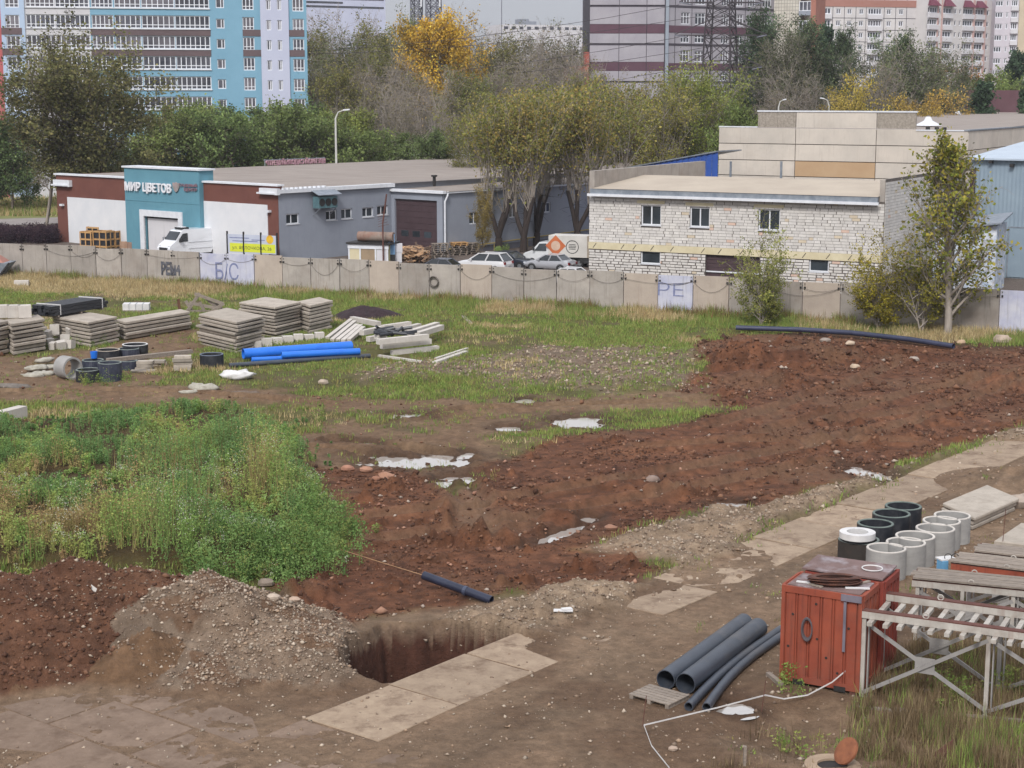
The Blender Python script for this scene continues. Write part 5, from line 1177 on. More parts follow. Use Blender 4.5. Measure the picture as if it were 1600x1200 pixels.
TK['pollard_b'] = pollard(32, 'pollard_b', 14.5, 5.2, ((142, 132, 74), (124, 126, 68), (154, 134, 80)))
TK['pollard_c'] = pollard(33, 'pollard_c', 16, 6.2, ((130, 132, 72), (142, 132, 76), (116, 120, 64)))
KH = dict(green_a=12, green_b=11, willow=20, twiggy_a=22, twiggy_b=20, olive_a=18, olive_b=17, golden=26, dark_a=20, dark_b=17, conifer=14, bush=5, autumn=12, pollard_a=15.5, pollard_b=14.5, pollard_c=16)
def _top(ms):
    z = []
    for m_ in ms:
        if m_ is None: continue
        a = np.empty(len(m_.vertices) * 3, np.float32); m_.vertices.foreach_get('co', a); z.append(np.percentile(a[2::3], 99.6))
    return max(z)
KH = {k: _top(v) for k, v in TK.items()}
def plant(kind, px, Yd, ytop, label, group, name='tree', wide=1.0, tint=(1, 1, 1), rot=None, cat='tree', z0=0.0, h=None):
    p = atY(px, 148, Yd); p.z = z0; hh = h or (zat(Yd, ytop) - z0); s_ = hh / KH[kind]; wood, lv = TK[kind][:2]
    t = thing(name, label, cat, p, group); t.scale = (s_ * wide, s_ * wide, s_); t.rotation_euler = (0, 0, rng.uniform(0, 6.28) if rot is None else rot)
    make_obj('trunk', wood, t)
    if len(TK[kind]) > 2: make_obj('shoots', TK[kind][2], t)
    if lv is not None:
        c = make_obj('crown', lv, t); c.color = (*tint, 1)
    return t
W_ = 'wood behind the garden centre'; HB = 'green trees along the garden centre'; RB = 'trees behind the hall'; PB = 'pollarded trees in the yard'; MR = 'olive trees beyond the warehouse'
plant('willow', 143, 186, 50, 'huge dark olive willow in front of the blue apartment block', 'solitary trees', wide=1.25, tint=(.95, .95, .9))
plant('twiggy_b', 62, 190, 95, 'thin half bare tree at the left side of the huge willow', 'solitary trees', wide=.9)
# green belt in front of the blue block
for i, (x, yt, k, tn, wd) in enumerate(((10, 180, 'green_a', (.7, .85, .8), 1.0), (-25, 205, 'green_b', (.75, .9, .8), 1.2), (35, 232, 'olive_a', (1, .95, .8), 1.2), (265, 176, 'green_a', (.95, 1, .8), 1.1), (300, 160, 'green_b', (1.0, 1.05, .8), 1.0), (338, 163, 'green_a', (.8, .95, .85), 1.1), (372, 172, 'green_b', (.85, 1, .85), 1.0),
        (405, 165, 'green_a', (.9, 1.05, .85), 1.1), (440, 162, 'green_b', (.8, .95, .9), 1.0), (476, 165, 'green_a', (.9, 1.0, .85), 1.1), (508, 168, 'green_b', (1.05, 1.1, .75), 1.0), (540, 175, 'green_a', (1.1, 1.1, .7), 1.1), (575, 200, 'green_b', (.9, 1, .8), 1.0), (612, 205, 'green_a', (.8, .9, .8), 1.1), (652, 212, 'green_b', (.7, .85, .8), 1.0), (690, 205, 'green_a', (.75, .85, .8), 1.0), (190, 225, 'green_b', (.6, .65, .7), 1.3), (230, 215, 'green_a', (.65, .75, .7), 1.2))):
    nm = ['first', 'second', 'third', 'fourth', 'fifth', 'sixth', 'seventh', 'eighth', 'ninth', 'tenth', 'eleventh', 'twelfth', 'thirteenth', 'fourteenth', 'fifteenth', 'sixteenth', 'seventeenth', 'eighteenth']
    lb = {0: 'dark green tree at the far left edge behind the brown corner', 1: 'green tree cut off by the left picture edge', 2: 'low bush on the grass left of the brown wall', 16: 'dark bushy tree under the right half of the huge willow', 17: 'dark bushy tree filling the right foot of the huge willow'}.get(i)
    if lb is None: lb = '%s bushy green tree from the willow in the belt below the blue block' % nm[i - 3]
    plant(k, x, 213 + (i % 3) * 6, yt, lb, HB, wide=wd * 1.1, tint=tn)
plant('autumn', 258, 224, 176, 'small orange leaved tree at the right of the huge willow', 'solitary trees', wide=.4, tint=(.9, .72, .62))
ROWN = {}; ORD = ['first', 'second', 'third', 'fourth', 'fifth', 'sixth', 'seventh', 'eighth', 'ninth', 'tenth', 'eleventh', 'twelfth', 'thirteenth', 'fourteenth', 'fifteenth', 'sixteenth', 'seventeenth', 'eighteenth']
# wood behind
k_ = 0
for (x, yt, Yd, kd, tn) in ((492, 42, 300, 'olive_a', (.72, .76, .75)), (515, 22, 330, 'twiggy_a', (1, 1, 1)), (540, 48, 285, 'dark_b', (.9, .95, .85)), (560, 20, 320, 'twiggy_b', (1, 1, 1)), (585, 35, 290, 'olive_a', (.85, .9, .75)), (605, 25, 335, 'twiggy_a', (1, 1, 1)), (628, 45, 280, 'olive_b', (.75, .85, .75)), (645, 22, 310, 'dark_b', (1, 1.1, .9)), (660, 70, 270, 'twiggy_b', (1, 1, 1)),
        (735, 15, 320, 'twiggy_a', (.9, .9, .9)), (765, 38, 300, 'twiggy_b', (.9, .9, .9)), (790, 55, 290, 'olive_a', (.8, .82, .85)), (812, 48, 310, 'dark_b', (1, 1, 1)), (838, 42, 300, 'twiggy_a', (1, 1, 1)), (862, 52, 285, 'twiggy_b', (1.05, 1, 1)), (888, 46, 300, 'dark_b', (1.05, 1.05, 1)), (910, 50, 305, 'twiggy_a', (1, 1, 1)),
        (500, 100, 255, 'twiggy_b', (1, 1, .9)), (530, 95, 250, 'olive_a', (.85, .88, .75)), (556, 85, 262, 'twiggy_a', (1.1, 1.05, .9)), (590, 90, 255, 'twiggy_b', (1.1, 1.05, .9)), (618, 80, 262, 'twiggy_a', (1.1, 1.05, .9)), (645, 90, 250, 'twiggy_a', (1.1, 1.05, .9)), (676, 110, 245, 'twiggy_b', (1.1, 1, .9)), (705, 105, 250, 'olive_b', (.75, .85, .8)), (735, 110, 248, 'olive_a', (.75, .9, .8)), (765, 95, 258, 'twiggy_a', (1, 1, 1)), (795, 85, 262, 'twiggy_b', (1, 1, 1)), (825, 95, 255, 'twiggy_a', (1, 1, 1)), (855, 90, 262, 'twiggy_b', (1, 1, 1)), (885, 95, 258, 'twiggy_a', (1, 1, 1)),
        (515, 150, 232, 'twiggy_a', (1, 1, .9)), (560, 140, 230, 'twiggy_a', (1, 1, .9)), (600, 135, 232, 'twiggy_b', (1, 1, .9)), (640, 140, 230, 'twiggy_a', (1, 1, .9)), (680, 150, 228, 'twiggy_b', (1, 1, .9))):
    row = 'back' if Yd > 275 else ('middle' if Yd > 240 else 'front')
    kind = {'twiggy_a': 'slender and half bare', 'twiggy_b': 'forked and half bare', 'olive_a': 'olive leaved', 'olive_b': 'forked and olive leaved', 'dark_b': 'greyish green'}[kd]
    ROWN[row] = ROWN.get(row, 0) + 1
    plant(kd, x, Yd, yt, 'tree %s from the left in the %s row of the wood, %s' % (ORD[ROWN[row] - 1], row, kind), W_, wide=1.0 if Yd > 240 else .8, tint=tn)
plant('golden', 712, 262, 22, 'golden yellow tree rising above the grey wood', 'solitary trees', wide=.98)
# pollards in the yard
for i, (x, yb, yt, kd, wd) in enumerate(((780, 392, 150, 'pollard_a', 1.05), (818, 394, 140, 'pollard_b', 1.0), (838, 384, 132, 'pollard_c', 1.0), (868, 378, 136, 'pollard_a', 1.0), (905, 384, 128, 'pollard_b', 1.0), (935, 372, 120, 'pollard_c', 1.1))):
    g = G(x, yb); plant(kd, 800 + (x - 800), g.y, yt, ['pollarded tree nearest the gate, with a drooping leafy left side', 'second pollarded tree from the gate, dark twisted trunk', 'pollarded tree with a forked trunk in the middle of the row', 'pollarded tree directly behind the box truck cab', 'pollarded tree behind the rear of the box truck', 'pollarded tree partly hidden by the workshop corner'][i], PB, wide=wd)
plant('autumn', 752, 152, 290, 'low drooping branches with dry leaves beside the first pollarded tree', PB, name='shrub', wide=.5, tint=(.5, .5, .6), cat='shrub', h=6.6)
plant('bush', 782, 146, 378, 'small bright green bush at the foot of the first pollarded tree', PB, name='bush', wide=.9, tint=(1, 1.2, .9), cat='bush', h=1.7)
# olive row beyond
for i, (x, yt, kd, tn, wd) in enumerate(((722, 155, 'olive_b', (.85, .95, .8), 1.0), (760, 140, 'olive_a', (.95, 1, .85), 1.0), (800, 148, 'olive_b', (1.0, .95, .8), 1.0), (842, 146, 'olive_a', (.95, .95, .8), 1.0), (880, 135, 'olive_b', (1, 1, .8), 1.0), (915, 112, 'olive_a', (.8, .85, .75), .9), (955, 135, 'olive_b', (1.05, 1.0, .8), 1.0), (992, 125, 'olive_a', (1.05, 1.05, .8), 1.0), (1030, 118, 'olive_b', (1.05, 1.1, .8), 1.0), (1066, 100, 'olive_a', (.95, 1.2, .75), 1.05), (1100, 98, 'olive_b', (.95, 1.2, .75), 1.05), (1132, 120, 'olive_a', (.8, 1.05, .75), 1.0), (1165, 165, 'green_a', (.9, 1, .75), .9), (930, 85, 'twiggy_b', (1, 1, 1), .7), (1010, 150, 'olive_b', (1.15, .95, .75), 1.1), (1080, 150, 'olive_b', (1.15, 1.0, .75), 1.1))):
    kk = ['first', 'second', 'third', 'fourth', 'fifth', 'sixth', 'seventh', 'eighth', 'ninth', 'tenth', 'eleventh', 'twelfth', 'thirteenth', '', '', '']
    lb = {9: 'bright green bushy tree left of the pylon foot', 10: 'bright green bushy tree hiding the pylon foot', 12: 'low green tree touching the left end of the hall', 13: 'bare topped tree before the left edge of the grey panel block', 14: 'rusty olive tree above the block workshop roof', 15: 'rusty olive tree above the blue shed'}.get(i, '%s tree from the left in the olive row above the white warehouse' % kk[i])
    plant(kd, x, 192 + (i % 4) * 7, yt, lb, MR, wide=wd * .95, tint=tn)
# behind the hall
for i, (x, yt, Yd, kd, tn, wd, lb) in enumerate(((1183, 18, 268, 'dark_a', (.9, 1, 1.1), .9, 'dark poplar left of the cream stair tower'), (1215, 55, 258, 'dark_b', (.85, .85, .85), 1.0, 'grey green tree before the cream stair tower'), (1240, 45, 262, 'dark_b', (.8, .8, .85), .9, 'grey green tree right of the cream stair tower'), (1262, 30, 266, 'dark_a', (1, 1, 1), .9, 'tall dark poplar before the orange brick column'), (1290, 42, 270, 'conifer', (.9, .95, 1.05), .6, 'dark narrow conifer before the white apartment block'), (1308, 45, 268, 'dark_a', (1, 1.05, 1.05), .7, 'dark poplar right of the narrow conifer'),
        (1355, 78, 262, 'dark_b', (.85, .95, .9), 1.1, 'round dark tree behind the yellow bush'), (1400, 52, 258, 'dark_a', (1.1, 1.15, 1.1), .8, 'slim tree in the middle of the white apartment block'), (1425, 62, 252, 'dark_b', (1, 1.1, .95), 1.2, 'broad grey green tree before the white apartment block'), (1462, 75, 255, 'dark_b', (1, 1.05, .95), 1.1, 'broad grey green tree before the pink apartment block'), (1390, 95, 245, 'twiggy_b', (1, 1, .9), .9, 'half bare tree between the broad grey green trees'), (1490, 72, 262, 'dark_b', (.9, .95, .85), .8, 'thin tree reaching right before the pink apartment block'),
        (1345, 118, 232, 'autumn', (.92, .95, .7), .75, 'yellow autumn tree above the hall parapet'), (1322, 150, 230, 'autumn', (.85, .85, .8), .8, 'low yellow bush above the hall parapet'), (1420, 152, 232, 'autumn', (.8, .75, .7), .9, 'yellow bush at the middle of the hall parapet'), (1450, 148, 240, 'autumn', (.9, .78, .7), .8, 'orange yellow bush behind the hall roof edge'), (1485, 142, 242, 'autumn', (.95, .85, .9), .9, 'straw yellow bush left of the maroon shed'), (1520, 107, 275, 'autumn', (.62, .4, .45), .9, 'rust red bush behind the maroon shed'), (1482, 110, 275, 'autumn', (.5, .38, .45), .9, 'rust brown bush left of the rust red one'), (1562, 112, 272, 'green_a', (.95, 1.05, .8), .8, 'green tree behind the maroon shed'),
        (1548, 130, 250, 'conifer', (1, 1, 1), 1.1, 'dark conifer standing before the maroon shed'), (1592, 82, 285, 'conifer', (1, 1, 1.05), .8, 'tall dark conifer at the right picture edge'), (1600, 140, 250, 'conifer', (1, 1, 1), .8, 'low dark conifer at the right picture edge'), (1260, 110, 240, 'twiggy_b', (.8, .8, .8), 1.0, 'bare grey tree behind the left end of the hall'), (1225, 120, 238, 'twiggy_a', (.8, .8, .8), 1.0, 'bare slender tree behind the left end of the hall'))):
    plant(kd, x, Yd, yt, lb, RB, name='bush' if kd == 'autumn' else ('conifer_tree' if kd == 'conifer' else 'tree'), wide=wd, tint=tn, cat='bush' if kd == 'autumn' else 'tree', h=(None))
# young trees by the fence
def young(name, label, px, py, top, seed, R_, cols, leaf, stems, nl, base=.25, shape='round', e1=.9, dens=1.0, cat='tree', bark=None):
    p = G(px, py); Hh = zat(p.y, top); wood, lv = broadleaf(seed, name, Hh, R_, base, int(22 * dens), 7, 5, nl, leaf, .16, e1, bark=bark or M_BARKG, cols=cols, stems=stems, trunk_r=.07 * Hh ** .5, shape=shape, leaf_from=.12, twig_r=.01, clump=.25)
    t = thing(name, label, cat, p, 'young trees by the fence'); a_ = np.empty(len(lv.vertices) * 3, np.float32); lv.vertices.foreach_get('co', a_); k_ = Hh / np.percentile(a_[2::3], 97); t.scale = (k_, k_, k_); make_obj('trunk', wood, t); make_obj('crown', lv, t)
young('young_tree', 'slender young poplar with small yellowing leaves at the fence', 1481, 526, 228, 51, 2.5, ((128, 128, 56), (104, 112, 50), (150, 138, 64)), .18, 1, 5, .12, 'cone', .8, 1.9)
young('young_tree', 'yellowing leaning young tree left of the slender poplar', 1372, 519, 385, 52, 4.4, ((150, 140, 54), (132, 128, 52), (168, 150, 60)), .22, 3, 12, .2, 'vase', .7, dens=1.5)
young('shrub', 'willow shrub with thin arching stems before the workshop gate', 1188, 511, 372, 53, 4.2, ((140, 146, 76), (124, 132, 70), (156, 152, 86)), .22, 4, 12, .15, 'vase', .8, cat='shrub', dens=1.5)
young('shrub', 'sparse shrub with yellow leaves right of the slender poplar', 1440, 523, 400, 54, 3.4, ((140, 132, 56), (120, 116, 50)), .2, 3, 7, .2, 'round', .7, cat='shrub')
# ================================================================== STORED MATERIAL IN THE YARD
M_CONC = mat('slab_concrete', lin(172, 162, 150), lin(150, 141, 130), scale=1.3, rough=.92, bump=.35, bscale=18, streak=.35, streak_c=lin(104, 94, 86), dirt=.35, dirt_c=lin(120, 106, 94), dirt_scale=1.2, objrand=.2)
M_CONCL = mat('pale_concrete', lin(200, 194, 186), lin(182, 175, 168), scale=1.6, rough=.9, bump=.3, bscale=20, streak=.25, streak_c=lin(140, 130, 122), objrand=.06)
M_RINGC = mat('ring_concrete', lin(156, 154, 151), lin(138, 136, 134), scale=1.6, rough=.9, bump=.2, bscale=24, streak=.25, streak_c=lin(128, 124, 122), stretch=(1, 1, 2.5), objrand=.05)
M_BITUMEN = mat('bitumen_coat', (.012, .014, .02), (.028, .03, .036), scale=2.5, rough=.5, bump=.2, bscale=20, dirt=.3, dirt_c=lin(84, 82, 84), dirt_scale=2.5)
M_BITUMENB = mat('bitumen_coat_faded', lin(62, 66, 82), lin(40, 44, 58), scale=2.0, rough=.6, streak=.5, streak_c=lin(110, 110, 118))
M_RIMG = mat('ring_rim', lin(128, 136, 132), lin(104, 112, 108), scale=3, rough=.9)
M_WOOD = mat('weathered_wood', lin(150, 138, 126), lin(116, 106, 98), scale=3, rough=.9, stretch=(1, 6, 6), objrand=.1)
M_WOODN = mat('new_wood', lin(190, 152, 104), lin(166, 128, 84), scale=3, rough=.85, objrand=.1)
M_BLKPLASTIC = mat('black_plastic', lin(46, 48, 54), lin(34, 36, 42), scale=2, rough=.42, spec=.5)
M_PEPIPE = mat('grey_black_pipe', lin(66, 72, 82), lin(52, 57, 66), scale=1.2, rough=.38, spec=.5, dirt=.35, dirt_c=lin(112, 104, 98), dirt_scale=1.0)
M_BLUEP = mat('blue_plastic', lin(40, 116, 214), lin(32, 104, 204), scale=1.5, rough=.35, spec=.5)
M_SACK = mat('woven_sack', lin(176, 172, 160), lin(140, 134, 122), scale=4, rough=.95, bump=.4, bscale=20)
M_SHEET = mat('white_sheet', lin(214, 212, 210), lin(190, 188, 188), scale=2, rough=.8)
ORDN = ['top', 'second', 'third', 'fourth', 'fifth', 'sixth', 'seventh', 'eighth', 'ninth', 'tenth', 'eleventh']
rz = random.Random(5)
def gz_at(x, y): return float(terrain(np.array([x]), np.array([y]))[0])
def stack(L, K, R_, top, n, what, m_=None, gap=.22, chip=True):
    K_ = G(*K); a = G(*L) - K_; c = G(*R_) - K_; zt = zat(K_.y, top); zb = min(gz_at(K_.x, K_.y), .05); h = (zt - zb) / n
    for i in range(n):
        mb = MB(); jx, jy = rz.gauss(0, .05), rz.gauss(0, .05); z0 = zb + i * h; o = K_ + V(jx, jy, 0) - V(0, 0, K_.z); o = V(o.x, o.y, z0 + h * gap)
        sa, sc = rz.uniform(.96, 1.02), rz.uniform(.96, 1.02); ti = rz.gauss(0, .012)
        th = h * (1 - gap) * rz.uniform(.9, 1.0)
        P0, A, C = o, a * sa, c * sc; e = .03; nA, nC = A.normalized(), C.normalized()
        def ring(z, ins): return [P0 + nA * ins + nC * ins + V(0, 0, z), P0 + A - nA * ins + nC * ins + V(0, 0, z + ti), P0 + A + C - nA * ins - nC * ins + V(0, 0, z + ti), P0 + C + nA * ins - nC * ins + V(0, 0, z)]
        r0, r1, r2_, r3 = ring(0, e), ring(e, 0), ring(th - e, 0), ring(th, e)
        if chip and rz.random() < .5:
            k = rz.randrange(4); r3[k] = r3[k] + ((P0 + (A + C) / 2) - r3[k]).normalized() * .12 - V(0, 0, .05)
        fl = A.cross(C).z < 0
        vs = r0 + r1 + r2_ + r3; fs = [(3, 2, 1, 0), (12, 13, 14, 15)] + [(l * 4 + i_, l * 4 + (i_ + 1) % 4, l * 4 + 4 + (i_ + 1) % 4, l * 4 + 4 + i_) for l in range(3) for i_ in range(4)]
        if fl: fs = [f[::-1] for f in fs]
        mb._add(vs, fs)
        if i > 0 or True:     # timber spacers under the slab
            for t in (.18, .82):
                q = P0 + A * t * 1.0 + C * .03; mb.obox(q - nA * .05 - V(0, 0, h * gap + .004), nA * .1, C * .94, V(0, 0, h * gap))
        pos = n - 1 - i
        solo(mb, 'concrete_slab', m_ or M_CONC, '%s slab from the top of the stack %s' % (ORDN[pos], what) if pos else 'top slab of the stack ' + what, 'slab', 'stacked concrete slabs')
    return zt, K_, a, c
stack((-45, 548), (-6, 558), (16, 553), 505, 7, 'cut off by the left picture edge')
z1 = stack((11, 549), (21, 557), (73, 548), 506, 8, 'carrying three concrete cubes')
z2 = stack((84, 533), (142, 544), (187, 534), 503, 7, 'under the black bundle')
stack((183, 528), (197, 533), (299, 515), 503, 5, 'with the longest slabs')
stack((311, 539), (371, 554), (414, 542), 503.5, 9, 'nearest to the blue pipes')
stack((373, 521), (431, 531), (471, 521), 480, 10, 'that is tallest')
stack((463, 517), (484, 524), (520, 515), 477, 8, 'right of the tallest one')
def cube(px, py, s_, zb, label, ang=None, m_=None, tilt=0.0):
    p = G(px, py, zb); mb = MB(); mb.box(0, 0, 0, s_[0], s_[1], s_[2], rz.uniform(0, 1.5) if ang is None else ang); Mx = Matrix.Rotation(tilt, 3, 'X'); mb.v = [tuple(Mx @ Vector(v) + p) for v in mb.v]; solo(mb, 'concrete_block', m_ or M_CONCL, label, 'block', 'loose concrete blocks')
for i, x in enumerate((5, 22, 39)):
    p = z1[1]; t = (.35, .5, .62)[i]
    mb = MB(); q = G(x, 497, z1[0] - .05); mb.box(q.x, q.y, z1[0] + .0, .72, .6, .72, .35); solo(mb, 'concrete_block', M_CONCL, ['left', 'middle', 'right'][i] + ' concrete cube on top of the slab stack at the left edge', 'block', 'loose concrete blocks')
for i, (x, y, s_, zb, tl) in enumerate(((86, 522, .55, .55, .0), (112, 524, .5, .5, .3), (78, 541, .45, 0, .1), (96, 546, .5, 0, .25), (110, 545, .5, 0, -.2), (83, 546, .42, 0, .15), (101, 535, .45, .25, -.3), (76, 528, .45, .35, .2))):
    cube(x, y, (s_, s_ * .8, s_ * 1.05), zb, ['upper tilted block of the rubble heap between the left stacks', 'upper right block of the rubble heap between the left stacks', 'leftmost low block of the rubble heap between the stacks', 'middle front block of the rubble heap between the stacks', 'right front block of the rubble heap between the stacks', 'small front block at the left of the rubble heap', 'small block wedged in the middle of the rubble heap', 'block leaning on the left stack beside the rubble heap'][i], tilt=tl)
# black bundle on the second stack
zt, K_, a, c = z2; bb = thing('pipe_bundle', 'strapped bundle of black plastic profiles on top of a slab stack', 'bundle', (K_.x, K_.y, zt))
A_, C_ = a.normalized(), c.normalized(); lng = (G(180, 478, zt) - G(98, 492, zt)); lng.z = 0; ld = lng.normalized(); ln = V(-ld.y, ld.x, 0)
o_ = G(84, 494, zt + .12); o_.z = zt + .12
for r_ in range(3):
    for k in range(6):
        b = part(bb, 'profile', M_BLKPLASTIC); q = o_ + ln * (k * .3) + V(0, 0, r_ * .2) + ld * rz.uniform(-.15, .15); b.obox(q, ld * lng.length * rz.uniform(.97, 1.05), ln * .27, V(0, 0, .18)); b.done()
b = part(bb, 'bearer', M_WOOD)
for t in (.08, .5, .9): b.obox(o_ + ld * lng.length * t - V(0, 0, .12), ld * .12, ln * 1.9, V(0, 0, .115))
b.done()
b = part(bb, 'strap', M_SHEET)
for t in (.12, .9): b.obox(o_ + ld * lng.length * t + V(0, 0, .0) - ln * .02, ld * .06, ln * 1.86, V(0, 0, .63))
b.done()
# white wrapped pallet
p = G(215, 486); mb = thing('wrapped_pallet', 'white wrapped pallet with bluish straps behind the long slab stack', 'pallet', p)
b = part(mb, 'wrapped_load', M_SHEET)
for k in range(4): b.box(p.x - .75 + k * .46, p.y, .12, .42, 1.0, .42, .1)
b.done(); b = part(mb, 'base_board', M_WOOD); b.box(p.x, p.y, 0, 1.9, 1.1, .12, .1); b.done()
b = part(mb, 'strap', M_GREYMETAL)
for k in range(3): b.box(p.x - .5 + k * .46, p.y, .121, .05, 1.03, .43, .1)
b.done()
cube(34, 446, (1.1, .45, .4), 0, 'pale block lying in the dry grass near the fence', ang=.1)
# skip / ramp at left edge by the fence
p = G(-2, 436); t = thing('tipper_trailer', 'grey trailer corner with a red load at the left edge by the fence', 'trailer', p)
b = part(t, 'body', M_GREYMETAL); b.hexa([p + V(-3, -1, .3), p + V(.3, -1, .3), p + V(.3, 1, .3), p + V(-3, 1, .3), p + V(-3, -1.1, 1.4), p + V(1.2, -1.1, 1.4), p + V(1.2, 1.1, 1.4), p + V(-3, 1.1, 1.4)]); b.done()
b = part(t, 'edge_strip', M_BLACKIRON); b.beam(p + V(.3, -1.12, .25), p + V(1.25, -1.15, 1.42), .1, .12); b.done()
b = part(t, 'load', M_PR); b.hexa([p + V(-3, -.9, 1.4), p + V(.7, -.9, 1.4), p + V(.7, .9, 1.4), p + V(-3, .9, 1.4), p + V(-3, -.5, 2.0), p + V(.1, -.5, 1.9), p + V(.1, .5, 1.9), p + V(-3, .5, 2.0)]); b.done()
b = part(t, 'wheel', M_BLKPLASTIC); b.lathe([(.001, -.12), (.4, -.12), (.4, .12), (.001, .12)], 14, p + V(-1.2, -1.0, .4), Matrix.Rotation(math.pi / 2, 3, 'X')); b.done()
# broken timber frames
p = G(322, 489); t = thing('broken_crate', 'heap of broken grey timber frames behind the slab stacks', 'crate', p)
for i, (x0, y0, x1, y1, d0, d1) in enumerate(((292, 487, 312, 458, 0, .4), (304, 459, 350, 475, .3, .3), (350, 474, 330, 490, .3, 0), (296, 473, 340, 482, .2, .2), (312, 472, 320, 490, 0, 0), (296, 488, 345, 489, .1, .1), (322, 466, 338, 480, .5, .5), (290, 470, 300, 489, .5, .4), (336, 472, 349, 488, .7, .5))):
    q0, q1 = atY(x0, y0, p.y + d0), atY(x1, y1, p.y + d1); q0.z = max(q0.z, .08); q1.z = max(q1.z, .08); b = part(t, 'plank', M_WOOD); b.beam(q0, q1, .09, .2); b.done()
p = G(281, 486); mb = MB(); mb.beam(p, p + V(-.12, .2, .8), .12, .25); solo(mb, 'post', mat('rusty_post', lin(104, 70, 52), lin(84, 56, 42)), 'short rusty post stub beside the broken timber frames', 'post')
# row of kerb blocks before the tallest stack
for i in range(7):
    x = 400 + i * 16.5; mb = MB(); q = G(x, 545 - i * 2.2); mb.box(q.x, q.y, -.05, .6 + rz.uniform(-.05, .05), .5, .55 + rz.uniform(-.06, .06), .25 + rz.gauss(0, .05)); solo(mb, 'concrete_block', M_CONCL, '%s pale kerb block from the left in the row behind the blue pipes' % ORD[i], 'block', 'row of kerb blocks')
# beams
def beam_thing(x0, y0, x1, y1, z0, z1, w, h, label, m_=None, name='concrete_post', cat='post', group='concrete posts in the heap'):
    mb = MB(); a_, b_ = G(x0, y0, z0), G(x1, y1, z1); mb.beam(a_, b_, w, h); solo(mb, name, m_ or M_CONCL, label, cat, group)
for i, (x0, y0, x1, y1) in enumerate(((511, 529, 549, 500), (519, 532, 554, 503), (528, 532, 558, 508), (536, 533, 564, 509), (545, 532, 568, 512))):
    beam_thing(x0, y0, x1, y1, .15, .55, .26, .2, '%s slanting concrete post from the left in the post heap' % ORD[i])
for i, (x0, y0, x1, y1, z) in enumerate(((590, 534, 668, 526, .95), (596, 541, 672, 533, .55), (612, 552, 684, 544, .15), (588, 526, 600, 524, .9), (640, 520, 683, 507, .85), (652, 523, 690, 511, .8), (565, 520, 612, 510, .6), (550, 498, 592, 506, .6), (575, 530, 602, 526, .3), (598, 512, 640, 506, .9), (620, 517, 655, 509, .7))):
    beam_thing(x0, y0, x1, y1, z, z, .34, .3, ['top long white post at the front of the post heap', 'middle long white post at the front of the post heap', 'lowest long white post at the front of the post heap', 'short post end jutting above the front of the heap', 'upper right post slanting out of the heap', 'second post slanting out at the upper right of the heap', 'pale post lying across the middle of the heap', 'single pale post lying behind the slanting posts', 'broken post end at the left foot of the heap', 'long post at the back of the heap', 'post under the black fittings at the back of the heap'][i])
beam_thing(592, 556, 668, 567, .06, .06, .2, .14, 'loose pale post lying on the grass before the heap')
beam_thing(679, 567, 728, 550, .1, .1, .3, .16, 'loose white post at the right of the heap')
beam_thing(681, 561, 730, 545, .1, .1, .2, .14, 'second loose grey post at the right of the heap')
beam_thing(723, 494, 737, 507, .1, .1, .25, .1, 'short grey board lying in the grass near the fence', M_WOOD, 'board', 'board', 'loose boards')
beam_thing(168, 563, 299, 549, .95, .8, .3, .2, 'long pale timber beam resting across the dark rings', M_WOOD, 'timber_beam', 'beam', 'loose boards')
beam_thing(590, 504, 560, 470, .3, .3, .3, .2, 'pale post at the back leaning to the tall stack') if False else None
# black fittings on the heap
fit = MB()
for k in range(16):
    q = G(rz.uniform(592, 640), rz.uniform(513, 522), 1.05); d = V(rz.uniform(-1, 1), rz.uniform(-.4, .4), rz.uniform(-.15, .25)).normalized() * rz.uniform(.25, .6); fit.tube([q - d, q + d], rz.uniform(.06, .1), 7)
solo(fit, 'pipe_fittings', M_BLKPLASTIC, 'tangle of black pipe fittings lying on the white posts', 'pipe fittings')
# dark soil heap
def heap(name, label, px, py, rx, ry, h, m_, seed, cat='heap'):
    p = G(px, py); mb = MB(); n, k = 40, 12; P = []
    for i in range(k):
        t = i / (k - 1); row = []
        for j in range(n + 1):
            a_ = 2 * math.pi * (j % n) / n; r_ = t * (1 + .18 * math.sin(3 * a_ + seed)); nz = .8 + .4 * float(fbm(np.array([math.cos(a_) * r_ * 3 + seed]), np.array([math.sin(a_) * r_ * 3]), .7, 3, 3)[0])
            row.append((p.x + rx * r_ * math.cos(a_), p.y + ry * r_ * math.sin(a_), p.z - .05 + h * nz * (1 - t ** 1.4)))
        P.append(row)
    mb.grid(P[::-1]); return solo(mb, name, m_, label, cat, smooth=True)
heap('soil_heap', 'low heap of dark purple brown soil near the fence', 572, 496, 2.6, 1.7, .85, mat('dark_soil', lin(58, 42, 46), lin(40, 30, 34), scale=3, rough=.95, bump=.8, bscale=12, bdist=.08), 1.0)
# dark rings at the left
def ring_thing(px, py, dpx, h, label, outer, rimm, zb=0.0, wall=.09, group='concrete well rings', taper=0.0, label_rim=None):
    """upright ring whose TOP ellipse centre is at px, py in the photo"""
    q = G(px, py, zb + h); r_ = (G(px + dpx / 2, py, zb + h) - q).length; t = thing('concrete_ring', label, 'ring', (q.x, q.y, zb), group)
    b = part(t, 'barrel', outer, True, 40); rt = r_ * (1 - taper)
    b.lathe([(r_, 0), (r_ - (r_ - rt) * .5, h * .5), (rt, h - .02), (rt - wall * .4, h - .012), (rt - wall, h - .02), (r_ - wall, .02)][::1], 32, (q.x, q.y, zb)); b.done()
    b = part(t, 'rim', rimm); b.lathe([(rt - .004, h - .02), (rt - .012, h + .004), (rt - wall + .012, h + .004), (rt - wall + .004, h - .02)], 32, (q.x, q.y, zb)); b.done()
    return q, r_
